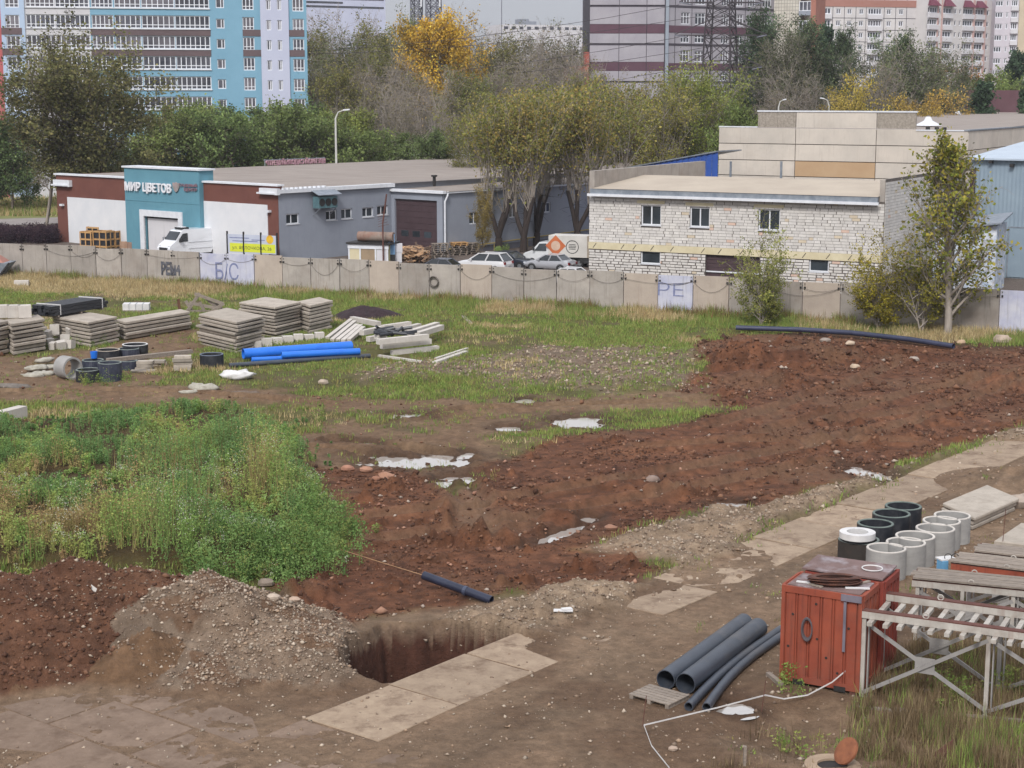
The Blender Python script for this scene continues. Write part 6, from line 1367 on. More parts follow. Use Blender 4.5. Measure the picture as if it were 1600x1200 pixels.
for (x, y, d, h, zb, lb, om, rm) in ((137.5, 577, 38, .62, 0, 'low black ring nearest the dirt track in the left ring group', M_BITUMEN, M_RIMG), (171.5, 566, 37, .95, 0, 'tall faded dark ring beside the low black one', M_BITUMENB, M_RIMG), (145, 562, 34, .85, 0, 'dark ring under the blue plastic bucket', M_BITUMENB, M_RIMG), (168.5, 546, 38, .8, 0, 'broad dark ring with a sandy rim behind the beam', M_BITUMEN, M_CONC),
        (201, 544, 33, .75, 0, 'dark ring at the back right of the left ring group', M_BITUMENB, M_RIMG), (202, 563, 26, .5, 0, 'small dark ring half hidden under the timber beam', M_BITUMENB, M_RIMG), (330.5, 553, 37, .7, 0, 'single black ring left of the blue pipes', M_BITUMEN, mat('rim_blue_grey', lin(110, 118, 134), lin(94, 102, 118), scale=3))): ring_thing(x, y, d, h, lb, om, rm, zb)
q, r_ = ring_thing(211, 547, 40, .45, 'lower black ring of the pair stacked at the back', M_BITUMEN, M_RIMG); ring_thing(211, 537.5, 40, .4, 'upper black ring with a white rim stacked at the back', M_BITUMEN, M_SHEET, .47)
b = MB(); p = G(147, 560, .85); b.lathe([(.16, 0), (.2, .36), (.19, .36), (.15, .02)], 14, (p.x, p.y, .86)); b.lathe([(.001, .0), (.16, 0), (.16, .02), (.001, .02)], 14, (p.x, p.y, .86)); solo(b, 'bucket', M_BLUEP, 'bright blue plastic bucket standing on a dark ring', 'bucket', smooth=True, ang=40)
# ring lying on its side
p = G(107, 592); t = thing('concrete_ring', 'grey concrete ring lying on its side at the dirt track', 'ring', p, 'concrete well rings'); b = part(t, 'barrel', M_RINGC, True, 40)
ax = Vector((.75, -.66, 0)); Mx = Matrix((Vector((-ax.y, ax.x, 0)), Vector((0, 0, 1)), ax)).transposed(); b.lathe([(.6, -.45), (.6, .45), (.5, .45), (.5, -.45)], 32, p + V(0, 0, .6), Mx); b.done()
# sacks, sheets
def lump(name, label, px, py, rx, ry, h, m_, cat, seed, ang=0.0, zb=0.0):
    r3 = np.random.default_rng(seed); p = G(px, py); mb = MB(); P = []; n, k = 18, 9
    for i in range(k):
        ph = math.pi * i / (k - 1); row = []
        for j in range(n + 1):
            a_ = 2 * math.pi * (j % n) / n; x = math.sin(ph) ** .7 * math.cos(a_); y = math.sin(ph) ** .7 * math.sin(a_); z = math.cos(ph)
            nz = .62 + .75 * float(fbm(np.array([x * 2 + seed * 3.1]), np.array([y * 2 + z * 1.3]), .5, 3, seed)[0]); u, w_ = rx * x * nz, ry * y * nz
            row.append((p.x + u * math.cos(ang) - w_ * math.sin(ang), p.y + u * math.sin(ang) + w_ * math.cos(ang), p.z + zb + max(-.05, h * .5 * (1 + z) * nz - .05)))
        P.append(row)
    mb.grid(P[::-1]); return solo(mb, name, m_, label, cat, 'sacks and sheets', smooth=True)
for i, (x, y, rx, ry, h, zb) in enumerate(((52, 590, .6, .35, .3, 0), (66, 588, .65, .35, .32, 0), (58, 584, .6, .4, .3, .22), (74, 580, .6, .35, .3, .1), (70, 574, .55, .35, .28, .3))):
    lump('sack', ['front left sack of the sack pile beside the lying ring', 'front right sack of the sack pile beside the lying ring', 'upper sack of the sack pile beside the lying ring', 'rear right sack of the sack pile beside the lying ring', 'topmost rear sack of the pile beside the lying ring'][i], x, y, rx, ry, h, M_SACK, 'sack', 3 + i, .2 * i, zb)
lump('sheet_heap', 'crumpled white plastic sheet on the grass before the blue pipes', 371, 592, .85, .55, .5, M_SHEET, 'sheet', 21, .1)
lump('sack', 'large dirty sack lying beside the muddy track', 318, 611, .75, .4, .42, M_SACK, 'sack', 22, .1); lump('sack', 'flat dirty sack at the left of the large one', 296, 614, .5, .3, .2, M_SACK, 'sack', 23, .2); lump('sack', 'flattened dark sack right of the large dirty one', 378, 616, 1.0, .35, .22, mat('sack_dark', lin(120, 104, 90), lin(92, 78, 68), scale=4), 'sack', 24, -.1)
lump('tarpaulin', 'dark tarpaulin roll at the left edge by the track', 20, 606, 1.1, .35, .25, mat('tarp', lin(120, 112, 104), lin(88, 82, 78), scale=3), 'tarpaulin', 25, -.25); lump('tarpaulin', 'pale tarpaulin lying flat at the left edge', 8, 617, .9, .35, .14, M_SACK, 'tarpaulin', 26, -.2)
mb = MB(); mb.beam(G(-60, 668, .35), G(36, 643, .35), .5, .55); solo(mb, 'concrete_beam', M_CONCL, 'thick pale concrete beam at the left edge above the weeds', 'beam')
# small stacks of kerbs
for i, (x, y, n, w_) in enumerate(((286, 578, 5, .95), (246, 571, 2, 1.0), (225, 577, 3, 1.0))):
    p = G(x, y); t = thing('kerb_stack', ['small lumpy stack of grey kerbs left of the single black ring', 'low pair of grey kerbs beside the timber beam end', 'grey kerbs stacked below the timber beam'][i], 'kerb stack', p, 'small kerb stacks')
    for k in range(n): b = part(t, 'kerb', M_CONC); b.box(p.x + rz.gauss(0, .06), p.y + rz.gauss(0, .05), .16 * k, w_ * rz.uniform(.85, 1.1), .5, .15, rz.gauss(.1, .08)); b.done()
mb = MB(); p = G(224, 581); mb.box(p.x, p.y, .02, 1.3, .5, .08, .1); solo(mb, 'board', M_CONC, 'flat grey board in the grass below the kerbs', 'board', 'loose boards')
# blue pipes
def pipe_thing(x0, y0, x1, y1, r_, label, m_, group, zb=None, wall=.9, n=16, mid=None, name='pipe', cat='pipe', zc=None):
    zz = r_ if zc is None else zc; a_, b_ = G(x0, y0, zz), G(x1, y1, zz); pts = [a_, b_] if mid is None else [a_ + (b_ - a_) * t + mid * math.sin(math.pi * t) for t in [k / 8 for k in range(9)]]
    mb = MB(); mb.tube(pts, r_, n, True, wall); return solo(mb, name, m_, label, cat, group, smooth=True, ang=40)
BPG = 'blue plastic pipes'
pipe_thing(380, 553, 549, 541, .30, 'thickest blue plastic pipe at the back of the bundle', M_BLUEP, BPG, zc=.42)
pipe_thing(418, 556, 536, 549, .17, 'short thin blue pipe lying before the thickest one', M_BLUEP, BPG, zc=.2)
pipe_thing(440, 555, 562, 549, .19, 'long blue pipe reaching furthest right', M_BLUEP, BPG, zc=.42)
pipe_thing(393, 562, 545, 555, .14, 'thin blue pipe at the front of the bundle', M_BLUEP, BPG, zc=.16)
pipe_thing(408, 558, 530, 551, .16, 'thin blue pipe half hidden in the bundle', M_BLUEP, BPG, zc=.15)
pipe_thing(358, 571, 578, 556, .13, 'long dark grey pipe lying in the grass before the blue pipes', M_PEPIPE, 'long dark pipes', zc=.12)
# long dark pipe by the fence and the pipe stub in the mud
pts = [G(1150, 512, .3), G(1250, 515, .35), G(1330, 520, .35), G(1420, 530, .3), G(1490, 541, .25)]; mb = MB(); mb.tube(pts, .16, 10, True, .9); solo(mb, 'pipe', mat('pipe_dark_blue', lin(58, 62, 84), lin(46, 50, 70), scale=1.5, rough=.4), 'very long dark blue pipe lying along the foot of the fence', 'pipe', 'long dark pipes', smooth=True, ang=40)
a_, b_ = G(662, 899, .5), G(768, 938, .1); mb = thing('pipe', 'dark blue pipe with a joint collar sticking out of the mud', 'pipe', b_); M_DKP = mat('pipe_ink_blue', lin(44, 48, 66), lin(34, 38, 54), scale=1.5, rough=.35)
b = part(mb, 'barrel', M_DKP, True, 40); b.tube([a_, b_], .13, 16, True, .88); b.done(); b = part(mb, 'collar', mat('collar', lin(70, 76, 96), lin(60, 66, 84), scale=2, rough=.4)); m_ = a_ + (b_ - a_) * .62; d = (b_ - a_).normalized(); b.tube([m_ - d * .05, m_ + d * .05], .145, 16); b.done()
mb = MB(); mb.tube([G(530, 858, .3), G(600, 880, .25), G(662, 899, .5)], .012, 4); solo(mb, 'rope', mat('rope_tan', lin(176, 140, 104), lin(150, 118, 88)), 'thin tan rope running from the weeds to the pipe end', 'rope')
# boulders
def boulder(px, py, s_, label, c=(150, 116, 98), flat=.7, seed=0, zoff=0.0, tilt=0.0):
    p = G(px, py); p.z = gz_at(p.x, p.y); p = G(px, py, p.z); p.z = gz_at(p.x, p.y)
    r3 = np.random.default_rng(seed + 100); mb = MB(); n, k = 9, 6; P = []
    for i in range(k):
        ph = math.pi * i / (k - 1); row = []
        rr = r3.uniform(.85, 1.12, n)
        for j in range(n + 1): a_ = 2 * math.pi * (j % n) / n; row.append((p.x + s_ * math.sin(ph) * math.cos(a_) * rr[j % n], p.y + s_ * .8 * math.sin(ph) * math.sin(a_) * rr[j % n], p.z + s_ * flat * (.45 + .75 * math.cos(ph)) * (1 + .07 * r3.normal()) if 0 < i < k - 1 else p.z + s_ * flat * (.45 + .75 * math.cos(ph))))
        P.append(row)
    mb.grid(P[::-1]); c1 = lin(*c); solo(mb, 'boulder', mat('boulder_%d' % seed, c1, tuple(x * .7 for x in c1), scale=2.5, rough=.95, bump=.5, bscale=8), label, 'boulder', 'boulders', smooth=True, ang=35)
BO = [(543, 735, .28, 'reddish boulder at the left end of the row above the mud', (166, 122, 102)), (572, 737, .26, 'reddish boulder in the middle of the row above the mud', (172, 130, 108)), (604, 748, .34, 'largest reddish boulder of the row above the mud', (168, 126, 104)), (588, 750, .2, 'small reddish boulder before the largest one', (150, 108, 88)),
      (280, 893, .24, 'pale rounded boulder on top of the gravel pile', (190, 168, 150)), (428, 952, .2, 'pale boulder on the right slope of the gravel pile', (188, 172, 156)), (460, 950, .19, 'second pale boulder on the right slope of the gravel pile', (184, 160, 140)), (415, 915, .28, 'large grey boulder at the rear edge of the gravel pile', (136, 122, 110)), (1336, 566, .3, 'pale stone slab on the far red soil', (184, 164, 142)), (1328, 550, .28, 'whitish rock on the far red soil', (196, 176, 154)), (1428, 562, .32, 'flat grey rock on the far red soil', (160, 148, 138)), (1502, 537, .3, 'tan rock at the end of the long fence pipe', (186, 160, 132)), (1566, 536, .6, 'broad broken concrete lump near the right end of the fence', (176, 158, 142)), (1290, 535, .35, 'grey flat lump beside the far mound', (150, 138, 128)), (505, 600, .3, 'single pale rock on the grass hummock', (176, 160, 144)),
      (1020, 748, .3, 'lone grey rock in the middle of the red mud', (140, 122, 112)), (955, 828, .24, 'brown rock where the mud meets the gravel bank', (150, 112, 92)), (1591, 792, .55, 'rounded concrete lump beside the flat slabs', (164, 150, 138)), (1052, 1172, .12, 'pale stone in the near dirt beside the tape', (170, 150, 134))]
for i, (x, y, s_, lb, c) in enumerate(BO): boulder(x, y, s_, lb, c, seed=i)
# broken slab in the red pile
p = G(143, 938, 1.2); mb = MB(); pts = [(-.32, .3), (-.2, .38), (.1, .1), (.34, -.3), (.28, -.42), (.12, -.2), (-.25, .05)]; n = len(pts)
vs = [p + V(a_ + .02, -.1 * b_ + .3, b_ * .9) for a_, b_ in pts] + [p + V(a_ + .1, -.1 * b_ + .42, b_ * .9) for a_, b_ in pts]; mb._add(vs, [tuple(range(n))[::-1], tuple(range(n, 2 * n))] + [(i, (i + 1) % n, n + (i + 1) % n, n + i) for i in range(n)]); solo(mb, 'concrete_fragment', M_CONCL, 'pale jagged concrete fragment sticking out of the red soil pile', 'fragment')
p = G(880, 968); mb = MB(); z_ = gz_at(p.x, p.y); mb.box(p.x, p.y, z_ + .03, .55, .2, .03, -.05); mb.box(p.x + .1, p.y + .05, z_ + .064, .3, .18, .03, .3); solo(mb, 'board', M_SHEET, 'white flat board scrap lying beside the slab road', 'board', 'loose boards')
# ================================================================== NEAR RIGHT: containers, frames, pipes, rings
M_CRED = mat('container_red', lin(152, 76, 54), lin(126, 60, 44), scale=1.1, rough=.75, streak=.7, streak_c=lin(78, 46, 40), dirt=.55, dirt_c=lin(116, 74, 60), dirt_scale=1.6, bump=.15, bscale=20)
M_CRED2 = mat('container_red_dull', lin(136, 60, 48), lin(118, 52, 42), scale=1.1, rough=.75, streak=.4, streak_c=lin(76, 42, 38))
M_RUSTTOP = mat('container_top', lin(122, 100, 96), lin(96, 76, 72), scale=1.2, rough=.7, dirt=.75, dirt_c=lin(176, 172, 178), dirt_scale=1.1)
M_RUST = mat('rust', lin(104, 68, 60), lin(84, 54, 48), scale=3, rough=.9, bump=.2)
M_WPAINT = mat('frame_white_paint', lin(182, 177, 169), lin(156, 149, 141), scale=2.5, rough=.75, streak=.5, streak_c=lin(120, 84, 70), dirt=.35, dirt_c=lin(140, 112, 96), dirt_scale=3)
M_GPAINT = mat('frame_grey_paint', lin(150, 146, 142), lin(132, 128, 126), scale=2, rough=.7, streak=.3)
def container(P0, e1, e2, w_, d_, h_, label, m_, lid=False):
    t = thing('container', label, 'container', P0, 'red storage containers'); up = V(0, 0, 1); z0 = .1
    b = part(t, 'shell', m_)
    def side(o, ax, nrm, L_, n):
        step = L_ / n
        for k in range(n):      # pressed panels with narrow ribs
            a = o + ax * (k * step + .05); b.obox(a, ax * (step - .1), nrm * .03, up * (h_ - .34)); b.obox(o + ax * (k * step - .012), ax * .024, nrm * .045, up * (h_ - .34))
    o = P0 + up * z0
    b.obox(o + e1 * .03 + e2 * .03, e1 * (w_ - .06), e2 * (d_ - .06), up * (h_ - .03))
    side(o + e1 * .09 + up * .16 + e2 * .03, e1, -e2, w_ - .18, 6); side(o + e1 * (w_ - .03) + e2 * .09 + up * .16, e2, e1, d_ - .18, 4); side(o + e1 * .03 + e2 * .09 + up * .16, e2, -e1, d_ - .18, 4)
    b.done()
    for a in (0, w_ - .09):
        for c in (-.035, d_ - .09): b = part(t, 'corner_post', m_); b.obox(o + e1 * a + e2 * c, e1 * .09, e2 * .12, up * (h_ + .0)); b.done()
    for z in (0, h_ - .17):
        for q_ in ((o + e1 * .09 - e2 * .028 + up * z, e1 * (w_ - .18), e2 * .06), (o + e2 * .09 + e1 * (w_ - .032) + up * z, e2 * (d_ - .18), e1 * .06), (o + e2 * .09 - e1 * .028 + up * z, e2 * (d_ - .18), e1 * .06)):
            b = part(t, 'rail', m_); b.obox(*q_, up * .165); b.done()
    b = part(t, 'roof_sheet', M_RUSTTOP); b.obox(o + e1 * .1 + e2 * .1 + up * (h_ - .028), e1 * (w_ - .2), e2 * (d_ - .2), up * .03)
    if lid: b.obox(o - e1 * .1 + e2 * .02 + up * (h_ + .03), e1 * (w_ + .05), e2 * (d_ - .1) + up * .05, up * .04)
    b.done()
    for a in (.35, w_ - .65): b = part(t, 'fork_pocket', M_BLACKIRON); b.obox(o + e1 * a - e2 * .034 - up * .06, e1 * .3, e2 * .02, up * .14); b.done()
    for a in (.05, w_ - .25): b = part(t, 'skid', M_RUST); b.obox(P0 + e1 * a, e1 * .2, e2 * d_, up * .098); b.done()
    return t, o
cP = G(1218, 1066); e1 = V(.872, -.49, 0).normalized(); e2 = V(-e1.y, e1.x, 0); ch = zat(cP.y, 913) - .1
cA, co = container(cP, e1, e2, 2.08, 1.34, ch, 'orange red steel container with vertical ribs, nearest the white trestle', M_CRED)
cB, co2 = container(cP + e2 * 1.42 + e1 * .1, e1, e2, 2.08, 1.34, ch, 'second red container standing right behind the first', M_CRED2, True)
M_PATCH = mat('patch_grey', lin(118, 112, 122), lin(98, 94, 104), scale=3); up = V(0, 0, 1)
for q_ in ((co + e1 * 1.55 - e2 * .075 + up * (ch - .17), e1 * .52, e2 * .02, up * .17), (co + e1 * 1.62 - e2 * .06 + up * 1.0, e1 * .07, e2 * .02, up * (ch - 1.2))):
    b = part(cA, 'patch', M_PATCH); b.obox(*q_); b.done()
for dx, dz in ((.3, 1.75), (.95, 1.2), (.2, .9), (1.2, .75), (1.75, 1.6), (1.5, .4), (.9, 2.1)): b = part(cA, 'rust_hole', M_BLACKIRON); b.lathe([(.001, 0), (.035, 0), (.03, .006), (.001, .006)], 8, co + e1 * dx - e2 * .006 + up * dz, Matrix((e1, up, -e2)).transposed()); b.done()
# clutter on the roof
for k, (a_, c_, l_, an) in enumerate(((.25, .35, .5, .1), (.6, .3, .4, -.3), (1.5, .4, .6, .4), (1.7, .9, .4, 1.2), (.4, .95, .7, .2))):
    mb = MB(); q = co + e1 * a_ + e2 * c_ + up * (ch + .006); d_ = (e1 * math.cos(an) + e2 * math.sin(an)); mb.beam(q + up * .02, q + d_ * l_ + up * .02, .09, .03); solo(mb, 'board', M_SHEET if k in (0, 2) else M_WOOD, ['pale board scrap at the front left of the container roof', 'short grey board beside the pale scrap on the container roof', 'pale board scrap at the front right of the container roof', 'short board at the right edge of the container roof', 'long grey board behind the hose on the container roof'][k], 'board', 'boards on the container')
mb = MB()
for k in range(5):
    Mx = Matrix((e1, V(0, 0, 1), -e2)).transposed(); mb.lathe([((.12 + .004 * k) + .018 * math.cos(2 * math.pi * i / 5), .018 * math.sin(2 * math.pi * i / 5)) for i in range(5)], 18, co + e1 * .72 - e2 * (.085 + .012 * k) + up * 1.45, Mx @ Matrix.Diagonal((1, 2.1, 1)))
solo(mb, 'cable_coil', mat('cable_grey', lin(96, 88, 92), lin(70, 64, 68)), 'grey cable coil hanging on the front of the red container', 'cable coil')
mb = MB()
for k in range(9):
    ct = co + e1 * (1.15 + rz.gauss(0, .05)) + e2 * (.7 + rz.gauss(0, .05)) + up * (ch + .03 + .018 * k); mb.lathe([(.44 + rz.gauss(0, .06) + .016 * math.cos(2 * math.pi * i / 5), .016 * math.sin(2 * math.pi * i / 5)) for i in range(5)], 26, ct, Matrix.Rotation(rz.gauss(0, .06), 3, 'X') @ Matrix.Diagonal((1.35, .8, 1)))
solo(mb, 'cable_coil', mat('hose_rust', lin(104, 66, 52), lin(70, 48, 42), scale=4), 'coil of rusty brown hose lying on the red container roof', 'cable coil')
mb = MB(); mb.torus(co2 + e1 * 1.55 + e2 * .7 + up * (ch + .12), .26, .018, 20, 5); solo(mb, 'cable_coil', M_SHEET, 'small white cable loop on the second container lid', 'cable coil')

def trestle(P, ex, ey, L_, D_, z, label, joists=11, deck=False, legs=(0.04, 3.0, 5.9), red=False):
    """steel assembly bench: two rails on braced legs, with cross joists or a plank deck"""
    t = thing('trestle', label, 'trestle', (P.x, P.y, 0), 'steel trestles'); up = V(0, 0, 1); O = V(P.x, P.y, 0); gr_ = .0
    for k, dd in enumerate((0, D_)):
        b = part(t, 'rail', M_WPAINT if not red else M_CRED); o = O + ey * dd; b.obox(o + up * (z - .2), ex * L_, ey * .025, up * .169); ro = b.done(); b = part(ro, 'rail_flange', M_WPAINT if not red else M_CRED); b.obox(o + ey * .026 + up * (z - .2), ex * L_, ey * .13, up * .012); b.done()
        b = part(ro, 'rail_top', M_RUST); b.obox(o + up * (z - .03), ex * L_, ey * .2, up * .03); b.done()
        b = part(ro, 'lifting_eye', M_WPAINT); Mx = Matrix((ex, up, ey)).transposed(); b.torus(o + ex * 1.55 + ey * .02 + up * (z + .06), .07, .018, 12, 5, Mx); b.done()
    if not deck:
        st = L_ / (joists * 1.0)
        for k in range(int(L_ / .37)):
            b = part(t, 'joist', M_WPAINT); a = O + ex * (.18 + k * .37 + rz.gauss(0, .015)) + up * (z - .30); b.obox(a - ey * .28, ex * .12, ey * (D_ + .25), up * .095); b.done()
    else:
        n = 6
        for k in range(n):
            b = part(t, 'plank', M_WOOD); w_ = (D_ + .1) / n; b.obox(O + ey * (k * w_ - .05) + up * (z + .006 + rz.uniform(0, .02)) + ex * rz.uniform(-.12, .1), ex * L_, ey * (w_ - .025), up * .05); b.done()
    for dd in (.04, D_ - .02):
        for u in legs:
            if u > L_: continue
            b = part(t, 'leg', M_WPAINT if dd < .5 else M_GPAINT); o = O + ex * u + ey * dd; b.obox(o, ex * .1, ey * .1, up * (z - .21)); b.done(); b = part(t, 'leg', M_GPAINT); b.obox(o + ex * .16, ex * .03, ey * .1, up * (z - .21)); b.done()
        for u0, u1 in zip(legs[:-1], legs[1:]):
            if u1 > L_ + .5: continue
            for s0, s1 in ((.12, z - .35), (z - .35, .12)):
                b = part(t, 'brace', M_GPAINT); off = ey * (dd + (.02 if s0 < s1 else .08)); b.beam(O + ex * (u0 + .08) + off + up * s0, O + ex * (u1 + .04) + off + up * s1, .05, .09); b.done()
            b = part(t, 'gusset_plate', M_GPAINT); m_ = O + ex * ((u0 + u1) / 2 + .06) + ey * (dd + .05) + up * (z * .5 - .1); b.obox(m_ - ex * .24 - up * .2, ex * .48, ey * .012, up * .4); b.done()
    return t
tz = zat(G(1347, 1089).y, 953); tP = G(1347, 953, tz); tex = (G(1603, 988, tz) - tP).normalized(); tbk = G(1396, 928, tz) - tP; tey = V(-tex.y, tex.x, 0); tD = abs(tbk.dot(tey))
trestle(tP, tex, tey, 7.0, tD, tz, 'white steel trestle with rusty rail tops and slanted joists beside the container', legs=(.0, 3.0, 6.4))
z2_ = 1.75; p2 = G(1425, 905, z2_); ex2 = (G(1600, 922, z2_) - p2).normalized(); ey2 = V(-ex2.y, ex2.x, 0); trestle(p2, ex2, ey2, 7.5, 1.0, z2_, 'trestle with a weathered grey plank deck behind the joisted one', deck=True, legs=(.1, 2.6, 5.2))
z3_ = 1.5; p3 = G(1486, 879, z3_); ex3 = (G(1600, 893, z3_) - p3).normalized(); ey3 = V(-ex3.y, ex3.x, 0); trestle(p3, ex3, ey3, 6, 1.05, z3_, 'plank decked trestle with red rails beside the blue box', deck=True, legs=(.3, 2.4, 4.6), red=True)
z4_ = 1.2; p4 = G(1522, 862, z4_); ex4 = (G(1600, 871, z4_) - p4).normalized(); ey4 = V(-ex4.y, ex4.x, 0); trestle(p4, ex4, ey4, 5, .9, z4_, 'low farthest trestle with grey boards at the right edge', deck=True, legs=(.1, 2.4, 4.6))
p = p3 - ex3 * .3 + ey3 * .3; p.z = 0; t = thing('welding_box', 'light blue box with cable loops beside the plank trestle', 'box', p); b = part(t, 'case', mat('box_blue', lin(108, 160, 196), lin(92, 144, 182), scale=2)); b.box(p.x, p.y, 1.1, .2, .3, .36, .3); b.done(); b = part(t, 'lid', M_SHEET); b.box(p.x + .12, p.y + .1, 1.463, .5, .35, .04, .3); b.done(); b = part(t, 'stand', M_WPAINT); b.box(p.x, p.y, 0, .12, .12, 1.098, .3); b.done()
for k in range(2): b = part(t, 'cable_loop', M_BLACKIRON); b.torus(p + V(.15 + k * .2, 0, 1.55), .1, .012, 14, 4, Matrix.Rotation(math.pi / 2, 3, 'X')); b.done()
# well rings
RG = 'new concrete well rings'
for i, (x, y, d) in enumerate(((1385, 855.5, 62), (1415.5, 846.5, 62), (1430, 836.5, 61.5), (1461.5, 824.5, 61), (1471.5, 813, 59), (1488, 804.5, 57))):
    ring_thing(x, y, d, .92, ['light grey ring nearest the red containers', 'second light grey ring counted from the containers', 'third light grey ring counted from the containers', 'fourth light grey ring counted from the containers', 'fifth light grey ring counted from the containers', 'farthest light grey ring, next to the flat slabs'][i], M_RINGC, M_CONCL, 0, .085, RG)
for i, (x, y, d, h) in enumerate(((1368, 817, 57, .92), (1393, 801.5, 59, .95), (1411.5, 790, 57, .95))):
    ring_thing(x, y, d, h, ['black coated ring directly behind the white capped one', 'black coated ring with a mossy green rim in the middle', 'farthest black coated ring beside the slab road'][i], M_BITUMEN, mat('rim_moss%d' % i, lin(112, 122, 116), lin(84, 94, 90), scale=4), 0, .09, RG)
ring_thing(1342, 842, 64, .62, 'black banded ring under the white cap ring', mat('bitumen_brown', lin(58, 52, 48), lin(38, 34, 32), scale=2, rough=.7, dirt=.4, dirt_c=lin(96, 82, 72), dirt_scale=2), M_RIMG, 0, .09, RG)
q = G(1340, 829, .95); t = thing('concrete_ring', 'white cap ring lying on the black banded ring', 'ring', (q.x, q.y, .64), RG); b = part(t, 'barrel', M_SHEET, True, 40); b.lathe([(.57, 0), (.57, .2), (.34, .2), (.34, 0)], 30, (q.x, q.y, .72)); b.done(); b = part(t, 'seat', M_BITUMEN); b.lathe([(.5, 0), (.5, .08), (.34, .08), (.34, 0)], 24, (q.x, q.y, .64)); b.done()
# slabs lying at the right
stack((1471, 806), (1521, 829), (1589, 798), 808, 3, 'lying flat behind the grey rings', gap=.08)
stack((1594, 824), (1551, 853), (1660, 868), 843, 1, 'at the right edge beside the low trestle', gap=.1)
mb = MB(); p = G(1566, 855); mb.tube([p, p + V(.05, 0, 1.3)], .012, 5); solo(mb, 'stake', M_RUST, 'thin rod standing beside the flat slab at the right edge', 'stake', 'thin stakes')
lump('plastic_bag', 'small white plastic bag between the rings and the flat slabs', 1478, 808, .17, .13, .3, M_SHEET, 'bag', 61, 0, 0)
# pipes on the ground
PG = 'grey black drainage pipes'
pipe_thing(1040, 1062, 1163, 972, .25, 'thick dark pipe at the left of the pipe row', M_PEPIPE, PG, n=28, wall=.92)
pipe_thing(1071, 1068, 1185, 980, .265, 'thickest dark pipe, second in the pipe row', M_PEPIPE, PG, n=28, wall=.92)
pipe_thing(1076, 1104, 1222, 982, .115, 'thin dark pipe curving beside the thickest one', M_PEPIPE, PG, n=18, wall=.8, mid=V(-.22, -.05, 0))
pipe_thing(1104, 1105, 1236, 984, .115, 'outer thin dark pipe curving towards the container', M_PEPIPE, PG, n=18, wall=.8, mid=V(-.3, -.05, 0))
# pallet and boards
p = G(1030, 1092); t = thing('pallet', 'weathered wooden pallet under the pipe ends', 'pallet', p); ua = (G(1072, 1094) - G(1010, 1077)).normalized(); ub = V(-ua.y, ua.x, 0)
for k in range(6): b = part(t, 'board', M_WOOD); b.obox(p - ua * .6 - ub * .45 + ub * (k * .155) + V(0, 0, .1), ua * 1.2, ub * .12, V(0, 0, .025)); b.done()
for k in range(3): b = part(t, 'bearer', M_WOOD); b.obox(p - ua * .58 - ub * .45 + ua * (k * .53), ua * .1, ub * .9, V(0, 0, .098)); b.done()
def board(x0, y0, x1, y1, w_, h_, label, m_=None, z=.04):
    a_, b_ = G(x0, y0), G(x1, y1); a_.z = gz_at(a_.x, a_.y) + z; b_.z = gz_at(b_.x, b_.y) + z; mb = MB(); mb.beam(a_, b_, w_, h_); solo(mb, 'board', m_ or M_WOOD, label, 'board', 'loose boards')
board(1200, 1055, 1221, 1073, .12, .1, 'short thick board at the foot of the container'); board(1330, 1103, 1450, 1118, .14, .06, 'long pale board on the ground before the trestle'); board(1400, 1110, 1640, 1132, .1, .05, 'long thin board lying under the trestle'); board(1335, 1070, 1600, 1098, .1, .08, 'timber sill under the front legs of the trestle'); board(1366, 1056, 1600, 1080, .1, .06, 'timber sill under the rear legs of the trestle'); board(1215, 1018, 1240, 1030, .1, .05, 'board end sticking out behind the pipes') if False else None
board(1170, 972, 1200, 980, .1, .03, 'thin pale board behind the far pipe ends')
mb = MB(); p = G(1163, 1196); mb.beam(p, p + V(.01, 0, .45), .1, .06); solo(mb, 'stake', M_WOOD, 'short flat wooden stake in the near dirt', 'stake', 'thin stakes')
for x, y, h_, lb in ((1004, 1134, .75, 'thin rusty rod holding the tape corner'), (1190, 1112, .8, 'thin rod holding the tape before the puddle')):
    p = G(x, y); mb = MB(); mb.tube([p, p + V(.08, 0, h_)], .01, 5); solo(mb, 'stake', M_RUST, lb, 'stake', 'thin stakes')
mb = MB(); tp = [(1336, 1036, .75), (1300, 1066, .35), (1262, 1086, .12), (1225, 1092, .08), (1196, 1086, .3), (1120, 1106, .3), (1006, 1133, .3), (1018, 1165, .12), (1046, 1200, .05)]; pts = [G(x, y, z) for x, y, z in tp]
fine = []
for i in range(len(pts) - 1):
    for k in range(4): fine.append(pts[i] + (pts[i + 1] - pts[i]) * (k / 4))
fine.append(pts[-1])
for a_, b_ in zip(fine[:-1], fine[1:]): mb.beam(a_, b_, .006, .034)
solo(mb, 'barrier_tape', M_SHEET, 'white barrier tape slung from the trestle leg across the near dirt', 'tape')
p = G(1300, 1216, -.3); zz = gz_at(p.x, p.y); p.z = zz; t = thing('manhole', 'round concrete manhole with a rusty lid standing ajar', 'manhole', p); b = part(t, 'collar', M_SLAB); b.lathe([(.62, -.2), (.62, .07), (.34, .07), (.34, -.2)], 28, p); b.done()
b = part(t, 'shaft', M_BLACKIRON); b.lathe([(.001, .02), (.34, .02), (.34, .0), (.001, .0)], 20, p); b.done()
b = part(t, 'lid', mat('lid_rust', lin(140, 88, 60), lin(116, 70, 48), scale=5, bump=.4)); Mx = Matrix.Rotation(-.9, 3, 'Y') @ Matrix.Rotation(.3, 3, 'X'); b.lathe([(.001, 0), (.33, 0), (.33, .05), (.25, .07), (.001, .07)], 22, p + V(.32, .05, .35), Mx); b.done()
